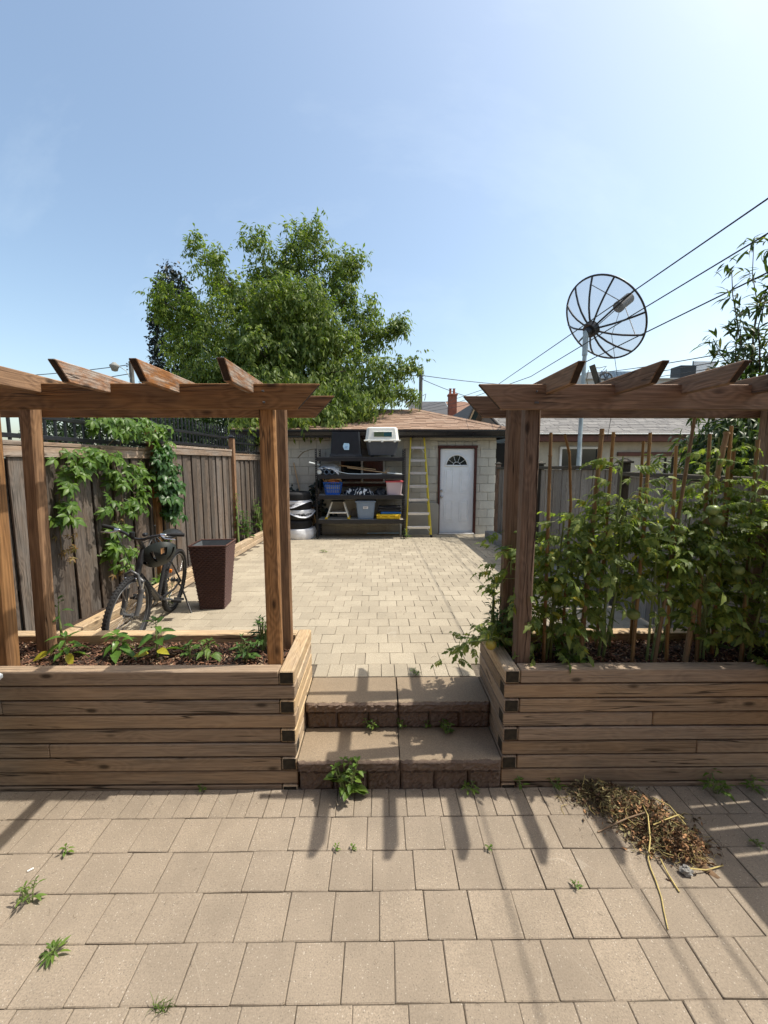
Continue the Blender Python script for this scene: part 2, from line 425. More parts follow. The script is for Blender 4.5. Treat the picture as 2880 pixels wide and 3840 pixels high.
M['ivy'] = leafy('dark_ivy_leaf', (0.010, 0.018, 0.012), (0.016, 0.028, 0.016), (0.025, 0.04, 0.02), 0.15, 0.4)
M['straw_dry'] = plain('dry_yellow_stalk', (0.45, 0.36, 0.14), 0.8, noise=0.25, nscale=20)
M['hay_a'] = plain('rusty_dead_leaf', (0.31, 0.175, 0.088), 0.9, noise=0.3, nscale=40, rvar=0.6)
M['hay_b'] = plain('grey_green_dead_stem', (0.20, 0.175, 0.085), 0.9, noise=0.3, nscale=40, rvar=0.6)
M['hay_c'] = plain('dark_rotted_leaf', (0.10, 0.062, 0.034), 0.95, noise=0.4, nscale=40, rvar=0.6)


def mesh_screen():
    g = G('dish_wire_mesh')
    d = g.bsdf(g.mix(g.noise(g.coord('Object'), 5, 3, 0.6), (0.36, 0.37, 0.375), (0.46, 0.47, 0.475)), 0.7, spec=0.2)
    t = g.n('ShaderNodeBsdfTransparent', None, Color=(1, 1, 1)).outputs[0]
    ms = g.n('ShaderNodeMixShader', None, Fac=0.34)
    g.put(ms.inputs[1], t)
    g.put(ms.inputs[2], d)
    return g.done(ms.outputs[0])


M['screen'] = mesh_screen()


def film(name, col, alpha):
    g = G(name)
    d = g.bsdf(col, 0.25)
    t = g.n('ShaderNodeBsdfTransparent', None, Color=(1, 1, 1)).outputs[0]
    ms = g.n('ShaderNodeMixShader', None, Fac=alpha)
    g.put(ms.inputs[1], t)
    g.put(ms.inputs[2], d)
    return g.done(ms.outputs[0])


M['film'] = film('clear_plastic_wrap', (0.75, 0.77, 0.8), 0.55)
M['clear_red'] = film('milky_pink_plastic', (0.70, 0.56, 0.58), 0.82)


def zebra_mat():
    g = G('zebra_print_cloth')
    v = g.coord('Object')
    w = g.noise(g.vec('MULTIPLY', v, (6, 4, 4)), 1.0, 2, 0.5)
    s = g.math('SINE', g.math('ADD', g.math('MULTIPLY', w, 30.0), g.math('MULTIPLY', g.n('ShaderNodeSeparateXYZ', None, Vector=v).outputs[0], 55.0)))
    c = g.ramp(s, [(0.45, (0.02, 0.025, 0.035)), (0.55, (0.68, 0.70, 0.70))])
    return g.done(g.bsdf(c, 0.9, spec=0.1))


M['zebra'] = zebra_mat()


def poster_mat():
    g = G('faded_billboard_print')
    v = g.coord('Generated')
    n = g.noise(g.vec('MULTIPLY', v, (5, 1, 7)), 1.0, 4, 0.7)
    c = g.ramp(n, [(0.3, (0.45, 0.46, 0.47)), (0.5, (0.75, 0.76, 0.77)), (0.75, (0.5, 0.42, 0.36))])
    return g.done(g.bsdf(c, 0.6))


M['poster'] = poster_mat()

# ------------------------------------------------------------------ geometry helpers
def link(o):
    COL.objects.link(o)
    return o


def tag(o, label=None, cat=None, group=None, kind=None):
    if label:
        o['label'] = label
    if cat:
        o['category'] = cat
    if group:
        o['group'] = group
    if kind:
        o['kind'] = kind
    return o


def thing(name, loc, label, cat, group=None, rz=0.0):
    o = link(bpy.data.objects.new(name, None))
    o.empty_display_size = 0.1
    o.location = loc
    o.rotation_euler = (0, 0, rz)
    return tag(o, label, cat, group)


def add_mesh(name, me, parent=None, loc=(0, 0, 0), rot=None):
    o = link(bpy.data.objects.new(name, me))
    o.parent = parent
    o.location = loc
    if rot is not None:
        o.rotation_euler = rot
    return o


class MB:
    """collects shapes; build() links them as one mesh object"""
    def __init__(s):
        s.v, s.f, s.mi, s.sm = [], [], [], []

    def add(s, verts, faces, mi=0, smooth=False, mat=None):
        b = len(s.v)
        if mat is not None:
            verts = [mat @ Vector(p) for p in verts]
        s.v += [tuple(p) for p in verts]
        for f in faces:
            s.f.append(tuple(b + i for i in f))
            s.mi.append(mi)
            s.sm.append(smooth)
        return s

    def box(s, c, d, ch=0.0, mi=0, mat=None):
        hx, hy, hz = d[0] / 2, d[1] / 2, d[2] / 2
        if ch <= 0:
            v = [(c[0] + x * hx, c[1] + y * hy, c[2] + z * hz) for z in (-1, 1) for y in (-1, 1) for x in (-1, 1)]
            f = [(0, 2, 3, 1), (4, 5, 7, 6), (0, 1, 5, 4), (2, 6, 7, 3), (0, 4, 6, 2), (1, 3, 7, 5)]
            return s.add(v, f, mi, False, mat)
        v, idx = [], {}
        for sx in (-1, 1):
            for sy in (-1, 1):
                for sz in (-1, 1):
                    for ax in range(3):
                        p = [sx * (hx - ch), sy * (hy - ch), sz * (hz - ch)]
                        p[ax] = (sx * hx, sy * hy, sz * hz)[ax]
                        idx[(sx, sy, sz, ax)] = len(v)
                        v.append((c[0] + p[0], c[1] + p[1], c[2] + p[2]))
        f = []
        q = [(-1, -1), (1, -1), (1, 1), (-1, 1)]
        for ax in range(3):
            for sg in (-1, 1):
                ring = []
                for a, b in q:
                    k = [0, 0, 0]
                    k[ax] = sg
                    k[(ax + 1) % 3] = a
                    k[(ax + 2) % 3] = b
                    ring.append(idx[(*k, ax)])
                f.append(tuple(ring if sg > 0 else ring[::-1]))
        for ax in range(3):                      # edges along ax
            o1, o2 = (ax + 1) % 3, (ax + 2) % 3
            for a in (-1, 1):
                for b in (-1, 1):
                    def k(sg, w):
                        t = [0, 0, 0]
                        t[ax] = sg
                        t[o1] = a
                        t[o2] = b
                        return idx[(*t, w)]
                    r = (k(-1, o1), k(1, o1), k(1, o2), k(-1, o2))
                    f.append(r if a * b < 0 else r[::-1])
        for sx in (-1, 1):
            for sy in (-1, 1):
                for sz in (-1, 1):
                    r = tuple(idx[(sx, sy, sz, a)] for a in range(3))
                    f.append(r if sx * sy * sz > 0 else r[::-1])
        return s.add(v, f, mi, False, mat)

    def cyl(s, p0, p1, r0, r1=None, n=10, cap=True, mi=0, smooth=True):
        r1 = r0 if r1 is None else r1
        p0, p1 = Vector(p0), Vector(p1)
        d = (p1 - p0).normalized()
        a = d.orthogonal().normalized()
        b = d.cross(a)
        v = []
        for p, r in ((p0, r0), (p1, r1)):
            for i in range(n):
                t = 2 * math.pi * i / n
                v.append(p + a * (r * math.cos(t)) + b * (r * math.sin(t)))
        f = [(i, (i + 1) % n, n + (i + 1) % n, n + i) for i in range(n)]
        s.add(v, f, mi, smooth)
        if cap:
            s.add(v[:n], [tuple(range(n - 1, -1, -1))], mi)
            s.add(v[n:], [tuple(range(n))], mi)
        return s

    def tube(s, pts, r, n=8, mi=0, closed=False, cap=True):
        pts = [Vector(p) for p in pts]
        k = len(pts)
        rs = r if isinstance(r, (list, tuple)) else [r] * k
        v = []
        nrm = None
        for i, p in enumerate(pts):
            if closed:
                d = pts[(i + 1) % k] - pts[i - 1]
            else:
                d = pts[min(i + 1, k - 1)] - pts[max(i - 1, 0)]
            d = d.normalized() if d.length > 1e-9 else Vector((0, 0, 1))
            if nrm is None:
                nrm = d.orthogonal().normalized()
            nrm = (nrm - d * nrm.dot(d))
            nrm = nrm.normalized() if nrm.length > 1e-6 else d.orthogonal().normalized()
            b = d.cross(nrm)
            for j in range(n):
                t = 2 * math.pi * j / n
                v.append(p + nrm * (rs[i] * math.cos(t)) + b * (rs[i] * math.sin(t)))
        f = []
        for i in range(k if closed else k - 1):
            for j in range(n):
                a, b2 = i * n + j, i * n + (j + 1) % n
                c, d2 = ((i + 1) % k) * n + (j + 1) % n, ((i + 1) % k) * n + j
                f.append((a, b2, c, d2))
        s.add(v, f, mi, True)
        if cap and not closed:
            s.add(v[:n], [tuple(range(n - 1, -1, -1))], mi)
            s.add(v[-n:], [tuple(range(n))], mi)
        return s

    def lathe(s, prof, c=(0, 0, 0), n=20, mi=0, smooth=True, mat=None):
        v = []
        for r, z in prof:
            for j in range(n):
                t = 2 * math.pi * j / n
                v.append((c[0] + r * math.cos(t), c[1] + r * math.sin(t), c[2] + z))
        f = []
        for i in range(len(prof) - 1):
            for j in range(n):
                f.append((i * n + j, i * n + (j + 1) % n, (i + 1) * n + (j + 1) % n, (i + 1) * n + j))
        return s.add(v, f, mi, smooth, mat)

    def torus(s, c, R_, r, axis='Y', n=40, m=8, mi=0):
        pts = []
        for i in range(n):
            t = 2 * math.pi * i / n
            a, b = R_ * math.cos(t), R_ * math.sin(t)
            pts.append({'Y': (c[0] + a, c[1], c[2] + b), 'Z': (c[0] + a, c[1] + b, c[2]), 'X': (c[0], c[1] + a, c[2] + b)}[axis])
        return s.tube(pts, r, m, mi, closed=True)

    def prism(s, poly, y0, y1, mi=0):
        """poly in x,z extruded along y"""
        n = len(poly)
        v = [(x, y0, z) for x, z in poly] + [(x, y1, z) for x, z in poly]
        f = [tuple(range(n)), tuple(range(2 * n - 1, n - 1, -1))]
        f += [(i + n, (i + 1) % n + n, (i + 1) % n, i) for i in range(n)]
        return s.add(v, f, mi)

    def frustum(s, c, b, t, h, mi=0, open_top=False, ch=0.0):
        """tapered box: base b=(w,d), top t=(w,d), bottom centre c"""
        v = []
        for (w, d), z in ((b, 0), (t, h)):
            if ch > 0:
                hw, hd = w / 2, d / 2
                for x, y in ((-hw + ch, -hd), (hw - ch, -hd), (hw, -hd + ch), (hw, hd - ch), (hw - ch, hd), (-hw + ch, hd), (-hw, hd - ch), (-hw, -hd + ch)):
                    v.append((c[0] + x, c[1] + y, c[2] + z))
            else:
                for x, y in ((-1, -1), (1, -1), (1, 1), (-1, 1)):
                    v.append((c[0] + x * w / 2, c[1] + y * d / 2, c[2] + z))
        n = len(v) // 2
        f = [tuple(range(n - 1, -1, -1))] + [(i, (i + 1) % n, n + (i + 1) % n, n + i) for i in range(n)]
        if not open_top:
            f.append(tuple(range(n, 2 * n)))
        return s.add(v, f, mi)

    def mesh(s, name, mats):
        me = bpy.data.meshes.new(name)
        me.from_pydata(s.v, [], s.f)
        for m in (mats if isinstance(mats, (list, tuple)) else [mats]):
            me.materials.append(m)
        me.polygons.foreach_set('material_index', s.mi)
        me.polygons.foreach_set('use_smooth', s.sm)
        me.update()
        return me

    def build(s, name, mats, parent=None, origin=None, loc=(0, 0, 0), rot=None):
        """verts in world space are shifted by -origin when a parent sits there"""
        if origin is None and parent is not None:
            origin = parent.location if not parent.get('_local') else (0, 0, 0)
            par = parent.parent
            if par is not None and not parent.get('_local'):
                origin = Vector(origin) + Vector(par.location)
        if origin is not None:
            ox, oy, oz = origin
            s.v = [(x - ox, y - oy, z - oz) for x, y, z in s.v]
        return add_mesh(name, s.mesh(name, mats), parent, loc, rot)


def wloc(o):
    p = Vector((0, 0, 0))
    while o is not None:
        p += o.location
        o = o.parent
    return p


def plank(name, parent, p0, p1, w, h, mat, ch=0.003, up=(0, 0, 1), end=None, cut0=0.0, cut1=0.0, bow=0.0, local=False):
    """a stick whose grain (local X) runs p0 -> p1; w along local Y, h along local Z; cuts slant its ends"""
    p0, p1 = Vector(p0), Vector(p1)
    L = (p1 - p0).length
    x = (p1 - p0).normalized()
    z = Vector(up)
    z = (z - x * z.dot(x)).normalized()
    y = z.cross(x)
    b = MB()
    b.box((0, 0, 0), (L, w, h), ch)
    vs = []
    for vx, vy, vz in b.v:
        k = 0.5 - vz / h
        nx = vx + (cut0 * k if vx < 0 else -cut1 * k)
        vs.append((nx, vy + bow * (1 - (2 * vx / L) ** 2), vz))
    b.v = vs
    mats = [mat]
    if end is not None:
        mats = [mat, end]
        b.mi[0 if False else 0] = 1
        b.mi[1] = 1
    me = b.mesh(name, mats)
    o = link(bpy.data.objects.new(name, me))
    o.parent = parent
    base = Vector((0, 0, 0)) if (parent is None or local) else wloc(parent)
    o.matrix_basis = Matrix.Translation((p0 + p1) / 2 - base) @ Matrix((x, y, z)).transposed().to_4x4()
    return o


def zup(y):
    """height of the upper yard's paving, falling gently towards the garage"""
    return 0.38 - 0.0238 * (y - 2.884)


def numpy_mesh(name, V, Fq, mats, smooth=True):
    me = bpy.data.meshes.new(name)
    k = Fq.shape[1]
    me.vertices.add(len(V))
    me.vertices.foreach_set('co', V.astype(np.float32).ravel())
    me.loops.add(Fq.size)
    me.loops.foreach_set('vertex_index', Fq.astype(np.int32).ravel())
    me.polygons.add(len(Fq))
    me.polygons.foreach_set('loop_start', np.arange(0, Fq.size, k, dtype=np.int32))
    me.polygons.foreach_set('use_smooth', np.full(len(Fq), smooth))
    for m in (mats if isinstance(mats, (list, tuple)) else [mats]):
        me.materials.append(m)
    me.update(calc_edges=True)
    me.validate()
    return me


def ovate(L=1.0, W=0.4, n=4, fold=0.12, droop=0.25, power=0.8, x0=0.0, wave=0.0, lobe=0.0):
    """leaf blade along +X, normal +Z: quads, three verts across"""
    V, F = [], []
    for i in range(n + 1):
        t = i / n
        w = W / 2 * max(0.03, math.sin(math.pi * min(1, t ** power)))
        if lobe and i % 2 == 0:
            w *= 1 - lobe
        if i == n:
            w = 0.004 * W
        z = -droop * L * t * t
        wz = wave * W * (1 if i % 2 else -1)
        V += [(x0 + L * t, -w, z + fold * w * 2 + wz), (x0 + L * t, 0, z), (x0 + L * t, w, z + fold * w * 2 - wz)]
    for i in range(n):
        a = i * 3
        F += [(a, a + 3, a + 4, a + 1), (a + 1, a + 4, a + 5, a + 2)]
    return np.array(V), np.array(F)


def join(parts):
    V, F, b = [], [], 0
    for v, f in parts:
        V.append(v)
        F.append(f + b)
        b += len(v)
    return np.vstack(V), np.vstack(F)


def xf(t, s=1.0, rz=0.0, ry=0.0, rx=0.0, loc=(0, 0, 0)):
    v, f = t
    m = np.array(Euler((rx, ry, rz)).to_matrix())
    return (v * s) @ m.T + np.array(loc), f


def basis(D, U):
    """rotation matrices with columns x=D, y, z close to U"""
    D = D / np.linalg.norm(D, axis=1, keepdims=True)
    Z = U - D * np.sum(U * D, axis=1, keepdims=True)
    ln = np.linalg.norm(Z, axis=1, keepdims=True)
    Z = np.where(ln > 1e-4, Z / np.maximum(ln, 1e-6), np.array([[0.0, 0.0, 1.0]]))
    Y = np.cross(Z, D)
    return np.stack([D, Y, Z], axis=2)


def scatter(name, tmpl, P, D, U, S, mat, parent=None, kind=None):
    tv, tf = tmpl
    B = basis(D, U)
    V = np.einsum('kij,nj->kni', B, tv) * S[:, None, None] + P[:, None, :]
    if parent is not None:
        V = V - np.array(wloc(parent))[None, None, :]
    k, n = len(P), len(tv)
    F = (tf[None, :, :] + (np.arange(k) * n)[:, None, None]).reshape(-1, tf.shape[1])
    o = add_mesh(name, numpy_mesh(name, V.reshape(-1, 3), F, mat), parent)
    if kind:
        o['kind'] = kind
    return o


def leaf_objs(name, meshes, P, D, U, S, parent, start=0):
    """each leaf an object of its own, sharing a few meshes"""
    B = basis(D, U)
    base = np.array(wloc(parent))
    for i in range(len(P)):
        o = link(bpy.data.objects.new(name, meshes[(i + start) % len(meshes)]))
        o.parent = parent
        m = Matrix(B[i].tolist()).to_4x4()
        o.matrix_basis = Matrix.Translation(Vector(P[i] - base)) @ m @ Matrix.Scale(float(S[i]), 4)


def unit(n):
    v = rng.normal(size=(n, 3))
    return v / np.linalg.norm(v, axis=1, keepdims=True)


def sag(p0, p1, d, n=14):
    p0, p1 = Vector(p0), Vector(p1)
    return [p0.lerp(p1, i / n) - Vector((0, 0, d * 4 * (i / n) * (1 - i / n))) for i in range(n + 1)]

# ------------------------------------------------------------------ ground and paving
WALL_Y = 2.284
b = MB()
b.add([(-150, -40, -0.06), (150, -40, -0.06), (150, 2.2, -0.06), (-150, 2.2, -0.06)], [(0, 1, 2, 3)])
b.add([(-150, 2.2, -0.06), (150, 2.2, -0.06), (150, 260, -0.06), (-150, 260, -0.06)], [(0, 1, 2, 3)])
tag(b.build('ground', M['ground']), kind='structure')

b = MB()
b.add([(-3.6, -3.0, -0.006), (3.6, -3.0, -0.006), (3.6, 2.30, -0.006), (-3.6, 2.30, -0.006)], [(0, 1, 2, 3)])
patio = tag(b.build('patio', M['joint']), kind='structure')


def paver_meshes(w, d, n, mat, name, ch=0.003, tilt=0.0016):
    out = []
    for k in range(n):
        q = MB()
        q.box((0, 0, -0.03), (w, d, 0.06), ch)
        q.v = [(x + random.uniform(-.0012, .0012), y + random.uniform(-.0012, .0012), z + (random.uniform(-.0006, .0006) if z > -.02 else 0)) for x, y, z in q.v]
        out.append(q.mesh(name, mat))
    return out


sq = paver_meshes(0.1968, 0.1968, 7, M['paver'], 'paver')
sold = paver_meshes(0.0972, 0.1968, 6, M['paver'], 'paver')
# soldier course along the planters, then square rows towards the camera
P0 = 2.280
x = -2.45
i = 0
while x < 2.5:
    o = add_mesh('paver', sold[i % 6], patio, (x + 0.05, P0 - 0.10, random.uniform(-.0012, .0018)), (random.uniform(-.006, .006), random.uniform(-.008, .008), random.uniform(-.006, .006)))
    x += 0.1
    i += 1
row_off = [0.03, 0.092, 0.156, 0.045, 0.12, 0.02, 0.085, 0.15]
for r in range(7):
    yy = P0 - 0.2 - 0.2 * r - 0.1
    half = 2.4 - r * 0.17
    x = -half - 0.2 + row_off[r]
    while x < half + 0.2:
        add_mesh('paver', random.choice(sq), patio, (x, yy, random.uniform(-.0016, .0022)), (random.uniform(-.007, .007), random.uniform(-.007, .007), random.uniform(-.006, .006)))
        x += 0.2
# the rest of the patio behind and beside the camera
q = MB()
for r in range(7, 22):
    yy = P0 - 0.3 - 0.2 * r
    for k in range(-17, 18):
        q.box((k * 0.2 + row_off[r % 8], yy, -0.03), (0.1955, 0.1955, 0.06))
for r in range(-1, 7):
    yy = P0 - 0.3 - 0.2 * r
    half = 2.4 - r * 0.17
    k = half + 0.42
    while k < 3.5:
        q.box((k, yy, -0.03), (0.1955, 0.1955, 0.06))
        q.box((-k, yy, -0.03), (0.1955, 0.1955, 0.06))
        k += 0.2
tag(q.build('paver', M['paver'], patio), kind='stuff')

# upper yard
Y0, Y1 = 2.884, 9.9
b = MB()
b.add([(-2.9, Y0 + 0.01, zup(Y0) - 0.009), (2.75, Y0 + 0.01, zup(Y0) - 0.009), (2.75, Y1, zup(Y1) - 0.009), (-2.9, Y1, zup(Y1) - 0.009)], [(0, 1, 2, 3)])
yard = tag(b.build('upper_yard', M['joint']), kind='structure')
SL = math.atan(0.0238)
squ = paver_meshes(0.1965, 0.1965, 7, M['paver_up'], 'paver', ch=0.003)
soldu = paver_meshes(0.0975, 0.1965, 5, M['paver_up'], 'paver', ch=0.003)
cand = []
xx = -0.44
while xx < 0.74:
    cand.append((xx, Y0 + 0.105, 's'))
    xx += 0.1
for r in range(34):
    yy = Y0 + 0.205 + 0.1 + 0.2 * r
    xx = -2.42 + (0.1 if r % 2 else 0.0) + 0.012 * math.sin(r * 2.1)
    while xx < 2.62:
        cand.append((xx, yy, 'q'))
        xx += 0.2
fx = MB()
near = 0
for (xx, yy, k) in cand:
    vis = not (yy < 3.9 and xx > 0.95) and not (xx < -0.5 and yy < 3.0)
    rz = zup(yy) + random.uniform(-.0012, .0016)
    if near < 295 and vis and abs(xx) < 0.62 * yy + 0.4:
        near += 1
        me = random.choice(soldu) if k == 's' else random.choice(squ)
        add_mesh('paver', me, yard, (xx, yy, rz), (-SL + random.uniform(-.005, .005), random.uniform(-.005, .005), random.uniform(-.005, .005)))
    else:
        w = 0.0975 if k == 's' else 0.1965
        mt = Matrix.Translation((xx, yy, rz)) @ Euler((-SL, random.uniform(-.004, .004), random.uniform(-.004, .004))).to_matrix().to_4x4()
        fx.box((0, 0, -0.02), (w, 0.1965, 0.04), 0.003, mat=mt)
tag(fx.build('paver', M['paver_up'], yard), kind='stuff')

# ------------------------------------------------------------------ unseen house behind the camera, added to deepen the near shadows
hs = thing('unseen_brick_house', (0, -2.4, 0), 'unseen red brick house behind the viewer, added to deepen the near shadows', 'house')
b = MB()
for (xa, xb_, za, zb) in ((-3.3, -1.9, 0, 6.4), (-0.7, 0.3, 0, 6.4), (1.3, 3.3, 0, 6.4), (-1.9, -0.7, 0, 1.0), (-1.9, -0.7, 2.4, 6.4), (0.3, 1.3, 2.5, 6.4)):
    b.box(((xa + xb_) / 2, -1.35, (za + zb) / 2), (xb_ - xa, 0.3, zb - za))
b.box((-3.15, -4.5, 3.2), (0.3, 6.0, 6.4))
b.box((3.15, -4.5, 3.2), (0.3, 6.0, 6.4))
b.build('wall', M['brick'], hs)
b = MB()
b.box((-1.3, -1.3, 1.7), (1.2, 0.1, 1.4))
b.build('window', M['glass'], hs)
b = MB()
b.box((0.8, -1.3, 1.4), (1.0, 0.06, 2.2), 0.01)
b.build('door', M['white_paint'], hs)
b = MB()
b.box((0.3, -0.65, 0.15), (1.8, 1.0, 0.3), 0.01)
b.build('stoop', M['curb'], hs)
b = MB()
b.prism([(-3.6, 6.4), (3.6, 6.4), (0, 8.6)][::-1], -8, -0.9)
b.build('roof', M['shingle_dark'], hs)

# ------------------------------------------------------------------ stone steps
def rough_front(name, parent, x0, x1, y, z0, z1, depth, mat_top, mat_face, amp=0.012, nx=16, nz=6, chip=0.012):
    """block whose front face is split stone, chipped along its edges"""
    b = MB()
    V = []
    for j in range(nz + 1):
        for i in range(nx + 1):
            u, w = i / nx, j / nz
            edge = min(u, 1 - u, w, 1 - w)
            dy = -amp * random.random() * (1 if edge > 0 else 0.1) + (chip * random.random() if edge == 0 else 0)
            V.append((x0 + (x1 - x0) * u, y + dy + (0.006 if edge == 0 else 0), z0 + (z1 - z0) * w - (random.uniform(0, 0.006) if j == nz else 0)))
    F = []
    for j in range(nz):
        for i in range(nx):
            a = j * (nx + 1) + i
            F.append((a, a + 1, a + nx + 2, a + nx + 1))
    b.add(V, F, 1, False)
    top = [V[nz * (nx + 1) + i] for i in range(nx + 1)]
    bot = [V[i] for i in range(nx + 1)]
    lip = [(p[0], y + 0.018, z1) for p in top]
    bk = [(p[0], y + depth, z1) for p in top]
    b.add(top + lip + bk, [(i, i + 1, nx + 2 + i, nx + 1 + i) for i in range(nx)] + [(nx + 1 + i, nx + 2 + i, 2 * nx + 3 + i, 2 * nx + 2 + i) for i in range(nx)], 0, False)
    lf = [V[j * (nx + 1)] for j in range(nz + 1)]
    rt = [V[j * (nx + 1) + nx] for j in range(nz + 1)]
    b.add(lf + [(x0, y + depth, z1), (x0, y + depth, z0)], [tuple(range(nz + 2, -1, -1))], 1)
    b.add(rt + [(x1, y + depth, z1), (x1, y + depth, z0)], [tuple(range(nz + 3))], 1)
    b.add(bot + [(x1, y + depth, z0), (x0, y + depth, z0)], [tuple(range(nx + 2, -1, -1))], 1)
    return b.build(name, [mat_top, mat_face], parent)


steps = thing('stone_steps', (0.12, 2.28, 0), 'two brown stone steps between the timber planters', 'steps')
SX0, SX1 = -0.488, 0.722
mid = 0.118
for (a, c) in ((SX0, mid - 0.003), (mid + 0.003, SX1)):
    rough_front('slab', steps, a, c, 2.262, 0.122, 0.190, 0.315, M['slab'], M['rock'], 0.012, 34, 6, 0.012)
    rough_front('slab', steps, a + 0.002, c - 0.002, 2.552, 0.312, 0.379, 0.328, M['slab'], M['rock'], 0.012, 34, 6, 0.012)
w = (SX1 - SX0) / 6
for k in range(6):
    xa = SX0 + 0.008 + w * k
    rough_front('riser_block', steps, xa, xa + w - 0.004, 2.284 + random.uniform(-.002, .002), -0.03, 0.118, 0.25, M['rock'], M['rock'], 0.013, 14, 10, 0.006)
    rough_front('riser_block', steps, xa, xa + w - 0.004, 2.574 + random.uniform(-.002, .002), 0.191, 0.309, 0.25, M['rock'], M['rock'], 0.013, 14, 9, 0.006)

# ------------------------------------------------------------------ timber planters
CP = 0.0904          # course height
TOP = 0.748


def planter(label, xi, xo, side):
    """xi inner end next to the steps, xo outer end beyond the frame; side -1 left, +1 right"""
    t = thing('timber_planter', ((xi + xo) / 2, 2.58, 0), label, 'planter')
    T = 0.0812
    for c in range(9):
        zc = TOP - CP * (c + 0.5)
        over = c % 2 == 1                       # this course runs through to the corner
        jit = random.uniform(-.003, .003)
        xin = xi if over else xi + side * (0.0904 + 0.004)
        m = M['timber']
        zz = zc
        # long runs butt at a joint somewhere along the wall
        cutx = [None, 2.3, None, 1.62, None, 1.9, None, None, 1.4][c] if side > 0 else [None, None, 2.2, None, None, 1.95, None, None, None][c]
        if cutx:
            cx = side * cutx
            plank('timber', t, (xin, WALL_Y + 0.0445 + jit, zz), (cx - side * 0.0015, WALL_Y + 0.0445 + jit, zz), 0.088, T, m, 0.005, end=M['endgrain'])
            plank('timber', t, (cx + side * 0.0015, WALL_Y + 0.0445 + jit, zz), (xo, WALL_Y + 0.0445 + jit, zz), 0.088, T, m, 0.005)
        else:
            plank('timber', t, (xin, WALL_Y + 0.0445 + jit, zz), (xo, WALL_Y + 0.0445 + jit, zz), 0.088, T, m, 0.005)
        # side wall by the steps
        ys = WALL_Y + (0.0904 + 0.003 if over else -0.002)
        plank('timber', t, (xi + side * 0.0452 + random.uniform(-.002, .002), ys, zc), (xi + side * 0.0452 + random.uniform(-.002, .002), 2.892 - (0.004 if c % 2 else 0.0), zc), 0.088, T, M['timber_pale_sunlit'] if (c == 0 or side < 0) else M['timber'], 0.006, end=M['endgrain'])  # paler timber copy paints in the sun on these side courses
        # back wall, only the part above the yard's paving
        if c < 5:
            plank('timber', t, (xi + side * 0.094, 2.846, zc), (xo, 2.846, zc), 0.088, T, M['timber_pale_sunlit'] if c == 0 else M['timber'], 0.005)
    # soil inside
    q = MB()
    NX, NY = 60, 12
    xa, xb = sorted((xi + side * 0.09, xo))
    V, F = [], []
    for j in range(NY + 1):
        for i in range(NX + 1):
            V.append((xa + (xb - xa) * i / NX, 2.372 + 0.43 * j / NY, 0.672 + random.uniform(-.012, .014) + 0.012 * math.sin(i * .7) * math.cos(j)))
    for j in range(NY):
        for i in range(NX):
            a = j * (NX + 1) + i
            F.append((a, a + 1, a + NX + 2, a + NX + 1))
    q.add(V, F, 0, True)
    tag(q.build('soil_left' if side < 0 else 'soil_right', M['soil']), kind='structure')
    # bark chips
    n = 4200
    P = np.column_stack([rng.uniform(xa + .01, xb, n), rng.uniform(2.38, 2.80, n), 0.682 + rng.uniform(-.006, .014, n)])
    chip = (np.array([(-.5, -.16, -.05), (.45, -.2, -.06), (.5, .15, .0), (-.5, .18, -.05), (-.42, -.1, .1), (.4, -.12, .12), (.42, .1, .1), (-.45, .12, .08)]),
            np.array([(0, 3, 2, 1), (4, 5, 6, 7), (0, 1, 5, 4), (1, 2, 6, 5), (2, 3, 7, 6), (3, 0, 4, 7)]))
    D = unit(n) * np.array([1, 1, .35])
    U = unit(n) * .5 + np.array([0, 0, 1])
    S = rng.uniform(.012, .036, n)
    o = scatter('bark_mulch_left' if side < 0 else 'bark_mulch_right', chip, P[:3600], D[:3600], U[:3600], S[:3600], M['mulch'])
    tag(o, 'brown bark mulch covering the soil in the %s planter' % ('left' if side < 0 else 'right'), 'mulch', kind='stuff')
    scatter('pale_chip', chip, P[3600:], D[3600:], U[3600:], S[3600:] * .8, M['mulch_pale'], o, 'stuff')
    return t


planter('stacked timber planter left of the steps holding small seedlings', -0.495, -2.95, -1)
planter('stacked timber planter right of the steps under the tomato plants', 0.728, 3.0, 1)

# ------------------------------------------------------------------ pergolas
def check_crack(parent, x0, y, z0, z1, w, seed):
    rs = random.Random(seed)
    n = 26
    V, x = [], x0
    for i in range(n + 1):
        u = i / n
        x += rs.uniform(-.003, .003) + (.0012 if u < .5 else -.0012)
        ww = w * math.sin(math.pi * min(.97, max(.03, u))) ** .5 * rs.uniform(.6, 1.1)
        z = z0 + (z1 - z0) * u
        V += [(x - ww / 2, y, z), (x + ww / 2, y, z)]
    b = MB()
    b.add(V, [(2 * i, 2 * i + 1, 2 * i + 3, 2 * i + 2) for i in range(n)])
    b.build('drying_crack', M['endcut'], parent)


